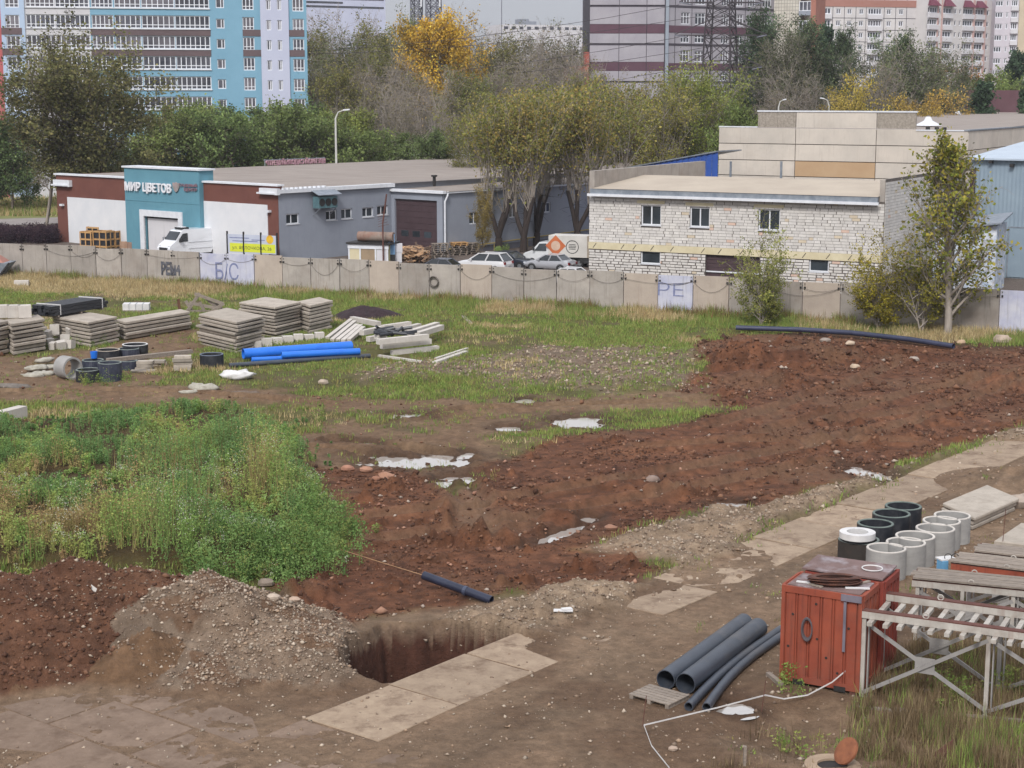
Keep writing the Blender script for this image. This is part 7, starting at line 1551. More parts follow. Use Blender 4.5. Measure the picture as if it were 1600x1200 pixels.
mb = MB(); p = G(1470, 1192); mb.hexa([p + V(-.2, 0, 0), p + V(.25, 0, 0), p + V(.25, .02, 0), p + V(-.2, .02, 0), p + V(-.2, 0, .2), p + V(.25, 0, .55), p + V(.25, .02, .55), p + V(-.2, .02, .2)]); solo(mb, 'steel_plate', M_RUST, 'dark slanted steel plate at the bottom edge in the dry weeds', 'plate')

# ================================================================== YARD BEHIND THE FENCE
M_TYRE = mat('tyre', (.015, .015, .016), (.03, .03, .03), scale=6, rough=.9); M_RIM = mat('rim_alloy', lin(150, 152, 156), lin(110, 112, 116), scale=6, rough=.4, metal=.4)
M_CGLASS = glassmat('car_glass', (.012, .015, .018), .05); M_LAMPR = mat('tail_lamp', lin(140, 30, 30), lin(110, 22, 22), rough=.3); M_LAMPW = mat('head_lamp', lin(216, 220, 226), lin(190, 194, 200), rough=.2); M_TRIMK = mat('trim_black', (.02, .02, .022), (.03, .03, .032), rough=.6)
def carpaint(n, c): return mat('paint_' + n, lin(*c), tuple(x * .94 for x in lin(*c)), scale=.6, rough=.3, coat=.5, spec=.5)
def place(t, p, hd):
    t.location = p; t.rotation_euler = (0, 0, math.atan2(hd[1], hd[0]))
def car_thing(label, name, p, hd, L_, W_c, paint, st, zt, cab, roof, belt, group='parked cars', cat='car'):
    """body lofted along its length; cab = rear base, rear top, front top, front base (fractions of L)"""
    t = thing(name, label, cat, (0, 0, 0), group); hw = W_c / 2
    b = part(t, 'body', paint, True, 45); P = []
    for f, z in zip(st, zt):
        x = (f - .5) * L_; ins = .93 if f in (st[0], st[-1]) else 1.0; zb = .26 if 0.05 < f < .95 else .34
        P.append([(x, hw * .82 * ins, zb), (x, hw * .97 * ins, zb + .16), (x, hw * ins, z * .72), (x, hw * .96 * ins, z - .05), (x, hw * .82 * ins, z), (x, -hw * .82 * ins, z), (x, -hw * .96 * ins, z - .05), (x, -hw * ins, z * .72), (x, -hw * .97 * ins, zb + .16), (x, -hw * .82 * ins, zb)])
    b.grid([r_[::-1] for r_ in P]); b._add(P[0], [tuple(range(10))[::-1]]); b._add(P[-1], [tuple(range(10))]); b.done()
    x0, x1, x2, x3 = [(c - .5) * L_ for c in cab]; wb, wt = hw * .93, hw * .72
    g = part(t, 'windows', M_CGLASS); g.hexa([(x0, -wb, belt), (x3, -wb, belt), (x3, wb, belt), (x0, wb, belt), (x1, -wt, roof - .03), (x2, -wt, roof - .03), (x2, wt, roof - .03), (x1, wt, roof - .03)]); g.done()
    r_ = part(t, 'roof', paint, True, 45); k = .02
    r_.grid([[(x1 - .08, y, roof - .03 - .0 * y), (x1 + .15, y, roof + .015 * (1 - (y / wt) ** 2)), (x2 - .15, y, roof + .015 * (1 - (y / wt) ** 2)), (x2 + .08, y, roof - .03)] for y in (-wt - .02, -wt * .5, 0, wt * .5, wt + .02)])
    for s_ in (-1, 1):
        y0, y1 = s_ * (wb + .012), s_ * (wt + .012)
        for a, c in ((x0, x1), (x3, x2), ((x0 + x3) / 2 + .05, (x1 + x2) / 2)): r_.beam((a, y0, belt - .02), (c, y1, roof - .01), .06, .09)
        r_.beam((x1, y1, roof - .02), (x2, y1, roof - .02), .05, .06)
    r_.done()
    for fx in (.185, .815):
        for s_ in (-1, 1):
            w_ = part(t, 'wheel', M_TYRE, True, 40); c = ((fx - .5) * L_, s_ * (hw - .1), .32); Mx = Matrix.Rotation(math.pi / 2, 3, 'X'); w_.lathe([(.2, -.1), (.31, -.11), (.33, -.06), (.33, .06), (.31, .11), (.2, .1)], 20, c, Mx); wo = w_.done()
            w_ = part(wo, 'rim', M_RIM); w_.lathe([(.001, -.085), (.2, -.085), (.2, .085), (.001, .085)], 16, c, Mx); w_.done()
            w_ = part(t, 'wheel_arch', M_TRIMK); w_.lathe([(.335, -.1), (.38, -.1), (.38, .115), (.335, .115)], 18, c, Mx); w_.done()
    for s_ in (-1, 1):
        w_ = part(t, 'tail_light', M_LAMPR); w_.box(-L_ / 2 + .05, s_ * hw * .78, zt[1] - .3, .12, .28, .2); w_.done(); w_ = part(t, 'headlight', M_LAMPW); w_.box(L_ / 2 - .1, s_ * hw * .72, .6, .22, .34, .14); w_.done(); w_ = part(t, 'mirror', paint); w_.box(x3 - .35, s_ * (hw + .08), belt, .12, .18, .13); w_.done()
    w_ = part(t, 'bumper', M_TRIMK); w_.box(-L_ / 2 + .02, 0, .3, .1, W_c * .86, .14); w_.box(L_ / 2 - .02, 0, .28, .1, W_c * .86, .12); w_.done()
    w_ = part(t, 'number_plate', M_SHEET); w_.box(-L_ / 2 - .03, 0, .62, .03, .5, .11); w_.done()
    place(t, p, hd); return t
SED = ([0, .03, .12, .22, .5, .72, .85, .96, 1], [.72, .93, .99, .98, .93, .92, .87, .74, .6]); SUVs = ([0, .03, .12, .3, .5, .7, .85, .96, 1], [.8, 1.1, 1.12, 1.1, 1.08, 1.07, 1.0, .86, .65])
PW_, PS_, PD_ = carpaint('white', (214, 214, 216)), carpaint('silver', (170, 172, 178)), carpaint('dark_blue', (40, 46, 58))
car_thing('white rounded sport utility car parked behind the fence', 'parked_car', G(756, 425.5), (-.86, .42), 4.75, 1.88, PW_, *SUVs, (.02, .13, .52, .72), 1.68, 1.08)
car_thing('silver saloon with a raised boot beside the box truck', 'parked_car', G(860, 423), (-.84, .48), 4.35, 1.68, PS_, *SED, (.14, .28, .54, .73), 1.42, .94)
car_thing('dark blue car with its nose between the white and silver cars', 'parked_car', G(800, 419), (.8, -.55), 4.2, 1.7, PD_, *SED, (.04, .2, .5, .7), 1.45, .94)
car_thing('car hidden by the fence left of the booth, only its grey roof showing', 'parked_car', G(528, 434), (-.9, .35), 4.2, 1.7, PS_, *SED, (.12, .28, .54, .73), 1.45, .94)
car_thing('dark car hidden by the fence left of the white one, roof showing', 'parked_car', G(684, 431), (-.9, .35), 4.3, 1.7, carpaint('graphite', (84, 86, 94)), *SED, (.1, .26, .54, .73), 1.45, .94)
car_thing('white car almost hidden by the fence before the workshop corner', 'parked_car', G(885, 446), (-.9, .42), 4.3, 1.7, PW_, *SED, (.12, .28, .54, .73), 1.42, .94)
def prof_body(b, prof, hw, ztop, tumb=.1):
    w_ = lambda z: hw * (1 - tumb * max(0, (z - ztop * .45) / (ztop * .55)))
    n = len(prof); A = [(x, w_(z), z) for x, z in prof]; B = [(x, -w_(z), z) for x, z in prof]
    b._add(A + B, [tuple(range(n)), tuple(range(2 * n - 1, n - 1, -1))] + [(i, n + i, n + (i + 1) % n, (i + 1) % n) for i in range(n)])
def wheels(t, xs, hw, r_=.36):
    for x in xs:
        for s_ in (-1, 1):
            w_ = part(t, 'wheel', M_TYRE, True, 40); Mx = Matrix.Rotation(math.pi / 2, 3, 'X'); c = (x, s_ * (hw - .1), r_); w_.lathe([(r_ * .6, -.11), (r_, -.11), (r_, .11), (r_ * .6, .11)], 20, c, Mx); wo = w_.done(); w_ = part(wo, 'rim', M_RIM); w_.lathe([(.001, -.08), (r_ * .6, -.08), (r_ * .6, .08), (.001, .08)], 14, c, Mx); w_.done()
# delivery van
t = thing('delivery_van', 'white high roof delivery van parked before the garden centre door', 'van', (0, 0, 0)); vw = carpaint('van_white', (222, 224, 228)); b = part(t, 'body', vw)
prof_body(b, [(-3, .4), (-3, 2.4), (-2.9, 2.56), (1.1, 2.62), (1.55, 2.5), (2.25, 1.62), (2.85, 1.22), (3.0, .95), (3.0, .4)], 1.0, 2.6, .12); b.done()
b = part(t, 'windscreen', M_CGLASS); b.hexa([(1.66, -.84, 2.40), (2.22, -.88, 1.68), (2.22, .88, 1.68), (1.66, .84, 2.40), (1.69, -.84, 2.42), (2.25, -.88, 1.70), (2.25, .88, 1.70), (1.69, .84, 2.42)]); b.done()
for s_ in (-1, 1):
    b = part(t, 'side_window', M_CGLASS); b._add([(1.0, s_ * .985, 1.55), (1.95, s_ * .985, 1.5), (1.95, s_ * .975, 1.72), (1.5, s_ * .94, 2.25), (1.0, s_ * .94, 2.3), (1.0, s_ * 1.01, 1.55), (1.95, s_ * 1.01, 1.5), (1.95, s_ * 1.0, 1.72), (1.5, s_ * .965, 2.25), (1.0, s_ * .965, 2.3)], [(0, 1, 2, 3, 4), (9, 8, 7, 6, 5), (0, 5, 6, 1), (1, 6, 7, 2), (2, 7, 8, 3), (3, 8, 9, 4), (4, 9, 5, 0)]); b.done()
    b = part(t, 'mirror', M_TRIMK); b.box(1.9, s_ * 1.18, 1.5, .15, .22, .36); b.done(); b = part(t, 'headlight', M_LAMPW); b.box(2.75, s_ * .75, .98, .3, .34, .22); b.done()
    b = part(t, 'side_moulding', vw); b.box(-1.0, s_ * 1.0, .85, 3.9, .03, .1); b.box(-1.0, s_ * .985, 1.45, 3.9, .03, .03); b.done()
b = part(t, 'grille', M_TRIMK); b.box(2.99, 0, .75, .06, 1.3, .28); b.box(2.99, 0, .42, .1, 1.9, .2); b.done(); b = part(t, 'roof_unit', M_TRIMK); b.box(.95, 0, 2.6, .8, 1.1, .18); b.done(); b = part(t, 'roof_unit_cover', vw); b.box(1.1, 0, 2.782, .5, 1.1, .06); b.done()
wheels(t, (-1.9, 2.05), 1.0); place(t, G(299, 401), (-.7, -.71))
# box truck
t = thing('box_truck', 'small white box truck with an orange diamond emblem and grey tarp rear', 'truck', (0, 0, 0)); tw = carpaint('truck_white', (206, 208, 210)); b = part(t, 'cab', tw)
prof_body(b, [(.9, .55), (.9, 2.05), (1.1, 2.12), (1.75, 2.08), (2.4, 1.35), (3.05, 1.15), (3.2, .9), (3.2, .5)], .95, 2.1, .14); b.done()
b = part(t, 'windscreen', M_CGLASS); b.hexa([(1.84, -.78, 2.0), (2.36, -.84, 1.42), (2.36, .84, 1.42), (1.84, .78, 2.0), (1.87, -.78, 2.02), (2.39, -.84, 1.44), (2.39, .84, 1.44), (1.87, .78, 2.02)]); b.done()
for s_ in (-1, 1):
    b = part(t, 'side_window', M_CGLASS); b._add([(1.1, s_ * .94, 1.35), (2.15, s_ * .94, 1.35), (1.72, s_ * .86, 1.95), (1.1, s_ * .86, 1.98), (1.1, s_ * .965, 1.35), (2.15, s_ * .965, 1.35), (1.72, s_ * .885, 1.95), (1.1, s_ * .885, 1.98)], [(0, 1, 2, 3), (7, 6, 5, 4), (0, 4, 5, 1), (1, 5, 6, 2), (2, 6, 7, 3), (3, 7, 4, 0)]); b.done()
    b = part(t, 'mirror', M_TRIMK); b.box(2.2, s_ * 1.12, 1.35, .12, .2, .32); b.done(); b = part(t, 'headlight', M_LAMPW); b.box(3.1, s_ * .68, .85, .2, .3, .2); b.done()
b = part(t, 'bumper', M_TRIMK); b.box(3.2, 0, .42, .12, 1.8, .2); b.done(); b = part(t, 'cargo_box', mat('truck_box', lin(206, 202, 196), lin(192, 188, 182), scale=.8, rough=.6)); b.box(-1.15, 0, .85, 4.0, 2.1, 1.85); bo = b.done()
b = part(bo, 'rear_tarp', mat('tarp_beige', lin(168, 156, 140), lin(146, 134, 120), scale=1.5, streak=.4)); b.box(-3.18, 0, .8, .07, 2.1, 1.92); b.box(-2.9, 0, .86, .55, 2.14, 1.86); b.done()
s_ = 1
def side_disc(r0, r1, cx, cz, m_, nm, off, n=24, sq=False):
    b = part(bo, nm, m_)
    for k in range(n):
        a0, a1 = 2 * math.pi * k / n, 2 * math.pi * (k + 1) / n; y = 1.05 + off
        b.quad((cx + r0 * math.cos(a0), y, cz + r0 * math.sin(a0)), (cx + r1 * math.cos(a0), y, cz + r1 * math.sin(a0)), (cx + r1 * math.cos(a1), y, cz + r1 * math.sin(a1)), (cx + r0 * math.cos(a1), y, cz + r0 * math.sin(a1)))
    b.done()
M_ORNG = mat('emblem_orange', lin(196, 112, 72), lin(182, 100, 62), scale=1)
side_disc(.001, .92, .2, 1.82, M_ORNG, 'emblem_diamond', .012, 4); side_disc(.001, .42, .2, 1.82, mat('emblem_cream', lin(206, 178, 158), lin(190, 160, 140), scale=2), 'emblem_disc', .02); side_disc(.52, .58, -1.3, 1.75, M_TRIMK, 'emblem_ring', .012)
b = part(bo, 'emblem_bars', M_TRIMK)
for k in range(4): b.box(-1.3, 1.062, 1.55 + k * .13, .7 - .08 * abs(k - 1.5), .012, .045)
b.box(-1.3, 1.062, 2.25, .5, .012, .05); b.done()
b = part(t, 'chassis', M_TRIMK); b.box(-.6, 0, .5, 5.0, .9, .3); b.box(-2.4, 0, .35, .9, 1.9, .45); b.done(); wheels(t, (-1.9, 2.4), .95, .35); place(t, G(877, 415), (-.9, .3))
# crates
for i, (x, y, w_, h_) in enumerate(((141, 386.5, 1.5, 1.55), (163, 387.5, 1.75, 1.65), (180, 386, 1.4, 1.6), (152, 382, 1.6, 1.75))):
    p = G(x, y); t = thing('wooden_crate', ['left wooden crate before the white wall of the garden centre', 'front middle wooden crate before the white garden centre wall', 'right wooden crate before the white garden centre wall', 'rear wooden crate showing above the other three'][i], 'crate', p, 'wooden crates'); an = -.5; uu, ww = V(math.cos(an), math.sin(an), 0), V(-math.sin(an), math.cos(an), 0)
    b = part(t, 'load', M_BLKPLASTIC); b.obox(p - uu * (w_ / 2 - .06) - ww * .5 + V(0, 0, .12), uu * (w_ - .12), ww * 1.0, V(0, 0, h_ - .25)); b.done(); b = part(t, 'slat', M_WOODN)
    for sd in (-.6, .56):
        for z in (.1, h_ * .48, h_ - .12): b.obox(p - uu * w_ / 2 + ww * sd + V(0, 0, z), uu * w_, ww * .04, V(0, 0, .16))
        for a in (0, .5, 1): b.obox(p - uu * w_ / 2 + uu * (a * (w_ - .12)) + ww * (sd - .03), uu * .12, ww * .03, V(0, 0, h_))
    for sd in (0, w_ - .04):
        for z in (.1, h_ * .48, h_ - .12): b.obox(p - uu * w_ / 2 + uu * sd - ww * .56 + V(0, 0, z), uu * .04, ww * 1.12, V(0, 0, .16))
        b.obox(p - uu * w_ / 2 + uu * sd - ww * .06, uu * .04, ww * .12, V(0, 0, h_))
    b.done()
for i, (x, y, s_) in enumerate(((196, 388, .9), (207, 388.5, 1.0), (218, 388, .9))):
    p = G(x, y); mb = MB(); mb.box(p.x, p.y, 0, s_, .8, .65, .4 * i); solo(mb, 'cardboard_box', mat('cardboard%d' % i, lin(168 - 10 * i, 138 - 8 * i, 116), lin(140, 112, 92), scale=2), ['left', 'middle', 'right'][i] + ' brown cardboard box between the crates and the door', 'box', 'cardboard boxes')
# banner fence
bA, bB = G(355, 409), G(434, 413); BN = Face(bA, bB); t = thing('banner_fence', 'wire fence carrying a grey and lime printed banner', 'banner', bA)
z_t, z_b, z_m = BN.at(395, 367)[1], BN.at(395, 396)[1], BN.at(395, 380)[1]
for x in (355.5, 381, 408, 433): b = part(t, 'post', M_BLACKIRON); u = BN.at(x, 385)[0]; BN.box(b, u - .06, u + .06, 0, z_t + .25, -.05, .07); b.done()
b = part(t, 'banner', mat('banner_grey', lin(186, 192, 206), lin(176, 182, 198), scale=1)); BN.box(b, .1, BN.L - .1, z_b, z_t, 0, .02); bo = b.done()
b = part(bo, 'lime_band', mat('banner_lime', lin(206, 212, 62), lin(196, 202, 56), scale=1)); BN.box(b, .35, BN.L - .2, z_b + .1, z_m - .05, .021, .03); b.done()
bl = b; b = part(bo, 'lettering', mat('banner_ink', lin(70, 76, 60), lin(60, 66, 52))); put_text(b, BN, 'ул. ЯБЛОЧКОВА, 26', .6, BN.L - .6, z_b + .25, z_b + .62, .031, .006); b.done()['kind'] = 'stuff'
for k, (a, c) in enumerate(((.06, .45), (.5, .76), (.12, .62))): b = part(bo, 'print_line', M_SPRAY_B); BN.box(b, BN.L * a, BN.L * c, z_t - .35 - .14 * k, z_t - .27 - .14 * k, .021, .027); b.done()
b = part(bo, 'sunflower', mat('sunflower', lin(226, 190, 50), lin(206, 150, 40), scale=3)); Mx = Matrix((BN.u, V(0, 0, 1), BN.n)).transposed(); b.lathe([(.001, 0), (.38, 0), (.38, .012), (.001, .012)], 14, BN.P(BN.L * .86, z_t - .35, .022), Mx); b.done()
# booth with rusty tank
KB = Face(G(546, 425), G(606, 427)); t = thing('booth', 'small patched site booth with a white frame behind the fence', 'booth', KB.o)
zr_ = KB.at(576, 381)[1]; b = part(t, 'wall', mat('booth_yellowish', lin(196, 190, 142), lin(176, 166, 120), scale=1)); KB.box(b, .05, KB.L - .05, 0, zr_ - .1, -2, -.04); b.done()
for k, (a, c, m_) in enumerate(((0, .28, M_FOAM), (.3, .68, mat('booth_tan', lin(156, 136, 112), lin(140, 122, 100), scale=1)), (.7, .99, M_LOGW))): b = part(t, 'panel', m_); KB.box(b, KB.L * a + .05, KB.L * c, .1, zr_ - .45, -.038, .0); b.done()
b = part(t, 'frame', M_TRIM)
for f in (0, .29, .69, 1): KB.box(b, KB.L * f - .06, KB.L * f + .06, 0, zr_ - .4, -.02, .04)
KB.box(b, -.1, KB.L + .1, zr_ - .42, zr_ - .05, -.02, .06); b.done(); b = part(t, 'roof', M_BLACKIRON); KB.box(b, -.2, KB.L + .3, zr_ - .04, zr_ + .1, -2.2, .2); b.done()
mb = MB(); r_ = .42; mb.tube([KB.P(.55, zr_ + .12 + r_, -.8), KB.P(KB.L + .25, zr_ + .12 + r_, -.8)], r_, 18); mb.tube([KB.P(KB.L * .3, zr_ + .12 + r_, -.8), KB.P(KB.L * .34, zr_ + .12 + r_, -.8)], r_ + .03, 18); solo(mb, 'tank', mat('tank_rust', lin(128, 92, 78), lin(140, 130, 120), scale=1.2, rough=.85, streak=.4), 'rusty cylindrical tank lying on the booth roof', 'tank', smooth=True, ang=40)
p = KB.P(KB.L * .92, 0, .3); mb = MB(); mb.tube([p, p + V(0, 0, 4.2), p + V(.35, 0, 6.6)], .07, 6)
for k in range(6): mb.beam(p + V(-.4, 0, 3.9 + .2 * k), p + V(.5 - .1 * k, .1, 4.1 + .2 * k), .03, .03)
solo(mb, 'antenna_pole', M_RUST, 'thin leaning pole with wires standing before the booth', 'pole')
q = G(612, 425); t = thing('cabinet', 'pale blue upright cabinet beside the booth', 'cabinet', q); b = part(t, 'door', mat('cabinet_blue', lin(128, 164, 200), lin(112, 148, 186), scale=1)); b.box(q.x, q.y, 1.5, .55, .6, 1.7, .1); b.done(); b = part(t, 'stand', M_BLACKIRON); b.box(q.x, q.y, 0, .6, .6, 1.49, .1); b.done()
for i, (x, z) in enumerate(((622, 1.6), (621, .8))): q = G(x, 424); mb = MB(); mb.box(q.x, q.y, z, .75, .6, .75 if i == 0 else .78, .1); solo(mb, 'white_box', M_LOGW, ['upper white box stacked right of the blue cabinet', 'lower white box stacked right of the blue cabinet'][i], 'box') if i == 0 else (mb.box(q.x, q.y, 0, .7, .55, .78, .1), solo(mb, 'white_box', M_LOGW, 'lower white boxes under the upper one beside the blue cabinet', 'box'))
# firewood and pallet heap
fwd = MB()
for k in range(240):
    q = G(rz.uniform(625, 668), rz.uniform(404, 412)); z = rz.uniform(.1, 1.3) * (1 - abs(q.x % 1 - .5) * .3); d = V(rz.uniform(-1, 1), rz.uniform(-.6, .6), rz.uniform(-.3, .3)).normalized() * rz.uniform(.25, .5); fwd.col(lin(*rz.choice([(196, 158, 122), (150, 120, 96), (110, 92, 80), (176, 150, 124)]))); fwd.beam(q + V(0, 0, z) - d, q + V(0, 0, z) + d, .14, .12)
o = build(fwd, 'firewood', mat('firewood', (1, 1, 1), (.7, .7, .7), scale=5, use_col=True)); o['kind'] = 'stuff'; o['label'] = 'heap of split firewood beside the booth'
for i, (x, y, n) in enumerate(((688, 403, 8), (717, 398, 7), (735, 396, 6))):
    p = G(x, y); t = thing('pallet_stack', ['left stack of old pallets before the roller gate', 'middle stack of old pallets behind the white car', 'right stack of old pallets behind the white car'][i], 'pallet stack', p, 'old pallet stacks')
    for k in range(n):
        b = part(t, 'pallet', M_WOODN if (i == 1 and k > 4) else M_WOOD); an = rz.gauss(.2, .12); 
        for j in range(4): b.box(p.x + math.sin(an) * (j - 1.5) * -.3, p.y + math.cos(an) * (j - 1.5) * .3, k * .17 + .12, 1.6, .2, .03, an)
        b.box(p.x, p.y, k * .17, .12, 1.1, .118, an); b.box(p.x + .6 * math.cos(an), p.y + .6 * math.sin(an), k * .17, .12, 1.1, .117, an); b.box(p.x - .6 * math.cos(an), p.y - .6 * math.sin(an), k * .17, .12, 1.1, .117, an); b.done()
# ================================================================== GRASS AND WEEDS
M_GRASS = leafmat('grass_blades', .3)
def blade_mesh(name, xs, ys, zs, hs, nb, wid, spread, lean, cols, label):
    """tufts of single-triangle blades"""
    n = len(xs); k = n * nb; X = np.repeat(xs, nb) + rng.normal(0, spread, k); Y = np.repeat(ys, nb) + rng.normal(0, spread, k); Z = np.repeat(zs, nb) - .03
    h = np.repeat(hs, nb) * rng.uniform(.45, 1.15, k); az = rng.uniform(0, 6.283, k); ln = np.abs(rng.normal(0, lean, k)) * h; w_ = wid * rng.uniform(.6, 1.4, k)
    pa = az + rng.normal(1.57, .6, k); bx, by = np.cos(pa) * w_, np.sin(pa) * w_
    A = np.stack([X - bx, Y - by, Z], 1); B = np.stack([X + bx, Y + by, Z], 1); C = np.stack([X + np.cos(az) * ln, Y + np.sin(az) * ln, Z + h], 1)
    c = np.repeat(cols, nb, axis=0) * rng.uniform(.7, 1.3, (k, 1))
    me = np_mesh(name, np.stack([A, B, C], 1).reshape(-1, 3), np.arange(3 * k).reshape(-1, 3), M_GRASS, np.clip(c, 0, 1)); o = make_obj(name, me); o['kind'] = 'stuff'; o['label'] = label; return o
def pick(cols, n): return np.array([lin(*c) for c in cols])[rng.integers(0, len(cols), n)]
GREENS = [(122, 142, 74), (110, 130, 68), (134, 150, 80), (102, 120, 62), (142, 148, 84)]; DRYS = [(182, 164, 124), (166, 148, 110), (192, 174, 136), (152, 138, 98), (174, 150, 110)]; OLIVES = [(130, 126, 78), (142, 132, 84), (120, 120, 72)]
fy_ = 136.6 + (gx + 42.18) * (102.44 - 136.58) / (30.92 + 42.18); fd = fy_ - gy                               # distance in front of the fence
bare = np.clip(gM['mud'] * 1.15 + gM['track'] * 1.1 + gM['bank'] + gM['dirt'] + gM['yard'] + gM['plateau'] + gM['rubble'] * .75 + sstep(.05, .2, gM['pile_red']) + sstep(.05, .2, gM['pile_gravel']) + gM['pit'] * 5, 0, 1)
patch = sstep(.36, .58, fbm(gx, gy, 4.5, 4, 71)); patch = np.maximum(patch * (.35 + .65 * sstep(.3, .6, fbm(gx, gy, 1.1, 3, 72))), sstep(7, 3, fd) * .9)
pudm = np.max([np.exp(-np.maximum(0, np.hypot((gx - c_[0]) / c_[2], (gy - c_[1]) / c_[3]) - .9) ** 2 * 6) for c_ in PUD], axis=0)
wgt = inview * (1 - bare) * (.1 + patch) * (1 - pudm)
sx = lambda px_: 0
xs, ys, ii = sample_ground(32000, wgt + 1e-12)
dn = fbm(xs, ys, 5, 3, 73) + .42 * sstep(-12, -26, xs) * sstep(12, 6, 136.6 + (xs + 42.18) * -.467 - ys) + .22 * sstep(9, 3, 136.6 + (xs + 42.18) * -.467 - ys) - .1
dry = rng.random(len(xs)) < sstep(.5, .8, dn)
cg = np.where(dry[:, None], pick(DRYS, len(xs)), np.where(rng.random((len(xs), 1)) < .25, pick(OLIVES, len(xs)), pick(GREENS, len(xs))))
d_f = 136.6 + (xs + 42.18) * -.467 - ys
hs = (.12 + .22 * fbm(xs, ys, 2.2, 3, 74)) * (1 + 1.3 * sstep(7, 1.5, d_f)) * np.where(dry, 1.25, 1.0)
blade_mesh('grass', xs, ys, gz[ii], hs, 8, .026, .16, .45, cg, 'green and straw coloured grass over the plot')
# tall weeds at the foot of the fence
wf = inview * (1 - gM['yard']) * sstep(2.2, .3, fd) * (fd > .15) * (.15 + sstep(.45, .65, fbm(gx, gy, 2.2, 3, 75))) * (gx < 22)
xs, ys, ii = sample_ground(2300, wf + 1e-12); blade_mesh('fence_weeds', xs, ys, gz[ii], rng.uniform(.4, 1.05, len(xs)), 9, .03, .14, .3, np.where(rng.random((len(xs), 1)) < .45, pick([(120, 104, 70), (136, 110, 76), (104, 84, 62)], len(xs)), pick(GREENS + OLIVES, len(xs))), 'tall brownish weeds along the foot of the fence')
# sparse tufts in mud edges and near dirt
wf = inview * np.clip(60 / gy, 0, 1.5) * (gM['dirt'] * .06 * sstep(.5, .7, fbm(gx, gy, 1.5, 3, 76)) + (gM['rubble'] + gM['track']) * .25 * sstep(.5, .65, fbm(gx, gy, 1.2, 3, 77))) * (1 - gM['yard']) * ((gx > 5) | (gy > 60))
xs, ys, ii = sample_ground(1500, wf + 1e-12); blade_mesh('grass_tufts', xs, ys, gz[ii], rng.uniform(.08, .26, len(xs)), 7, .018, .09, .5, pick(GREENS + OLIVES, len(xs)), 'single grass tufts in the bare ground')
# dry reeds and weeds round the trestles
TZ = gpoly([(1345, 1088), (1420, 1100), (1620, 1110), (1640, 1215), (1380, 1215), (1330, 1150)]); TZ2 = gpoly([(1360, 1050), (1440, 1010), (1640, 1010), (1640, 1110), (1380, 1090)]); TZ3 = gpoly([(1120, 1140), (1250, 1110), (1340, 1150), (1360, 1210), (1100, 1210)])
k1 = sstep(.3, -.3, poly_sd(TZ, gx, gy)); k2 = sstep(.3, -.3, poly_sd(TZ2, gx, gy)); k3 = sstep(.3, -.4, poly_sd(TZ3, gx, gy))
xs, ys, ii = sample_ground(2600, k1 * (.2 + sstep(.4, .6, fbm(gx, gy, .7, 3, 78))) + k2 * .8 + k3 * .12 * sstep(.5, .65, fbm(gx, gy, .6, 3, 79)) + 1e-12)
gsel = rng.random(len(xs)) < np.where(fbm(xs, ys, .9, 2, 80) > .6, .4, .06)
blade_mesh('dry_weeds', xs, ys, gz[ii], rng.uniform(.22, .75, len(xs)), 9, .011, .1, .32, np.where(gsel[:, None], pick(GREENS, len(xs)), pick([(122, 104, 80), (106, 90, 68), (94, 80, 62), (142, 124, 98)], len(xs))), 'dry brown weeds and grass round the trestles')
# leafy weeds
def leafy(name, xs, ys, zs, hs, cols, nleaf, lsize, spread, label, flower=None, stems=True, droop=.3):
    n = len(xs); k = n * nleaf; t = rng.random(k) ** .8; H_ = np.repeat(hs, nleaf); az = np.repeat(rng.uniform(0, 6.28, n), nleaf); le = np.repeat(rng.uniform(0, .35, n), nleaf)
    rad = spread * np.repeat(hs, nleaf) * (.35 + .65 * np.sin(np.pi * np.clip(t * .85 + .1, 0, 1)))
    P = np.stack([np.repeat(xs, nleaf) + np.cos(az) * le * H_ * t ** 1.5 + rng.normal(0, 1, k) * rad * .6, np.repeat(ys, nleaf) + np.sin(az) * le * H_ * t ** 1.5 + rng.normal(0, 1, k) * rad * .6, np.repeat(zs, nleaf) + H_ * t], 1)
    a = rng.normal(0, 1, (k, 3)); a[:, 2] = a[:, 2] * .6 + .25; a /= np.linalg.norm(a, axis=1)[:, None]; b_ = rng.normal(0, 1, (k, 3)); b_ -= a * (a * b_).sum(1)[:, None]; b_ /= np.linalg.norm(b_, axis=1)[:, None]
    s_ = (lsize * rng.uniform(.6, 1.4, k))[:, None]; vs = np.stack([P - b_ * s_ * .3, P + b_ * s_ * .3, P + a * s_], 1)
    c = np.repeat(cols, nleaf, axis=0) * rng.uniform(.65, 1.3, (k, 1))
    if flower is not None:
        fl = (rng.random(k) < np.repeat(flower, nleaf)) & (t > .72); c[fl] = np.array(lin(214, 214, 196)); vs[fl] = P[fl][:, None, :] + (vs[fl] - P[fl][:, None, :]) * .55
    V_ = [vs.reshape(-1, 3)]; C_ = [c]
    m = n * 3; xx, yy = np.repeat(xs, 3), np.repeat(ys, 3); zz = np.repeat(zs, 3); hh = np.repeat(hs, 3) * rng.uniform(.6, 1.05, m); aa = rng.uniform(0, 6.28, m); ll = rng.uniform(0, .45, m) * hh
    S = np.stack([np.stack([xx - .008, yy, zz - .05], 1), np.stack([xx + .008, yy, zz - .05], 1), np.stack([xx + np.cos(aa) * ll, yy + np.sin(aa) * ll, zz + hh], 1)], 1); V_.append(S.reshape(-1, 3)); C_.append(np.repeat(cols, 3, axis=0) * .8)
    v = np.concatenate(V_); me = np_mesh(name, v, np.arange(len(v)).reshape(-1, 3), M_GRASS, np.clip(np.concatenate(C_), 0, 1)); o = make_obj(name, me); o['kind'] = 'stuff'; o['label'] = label; return o
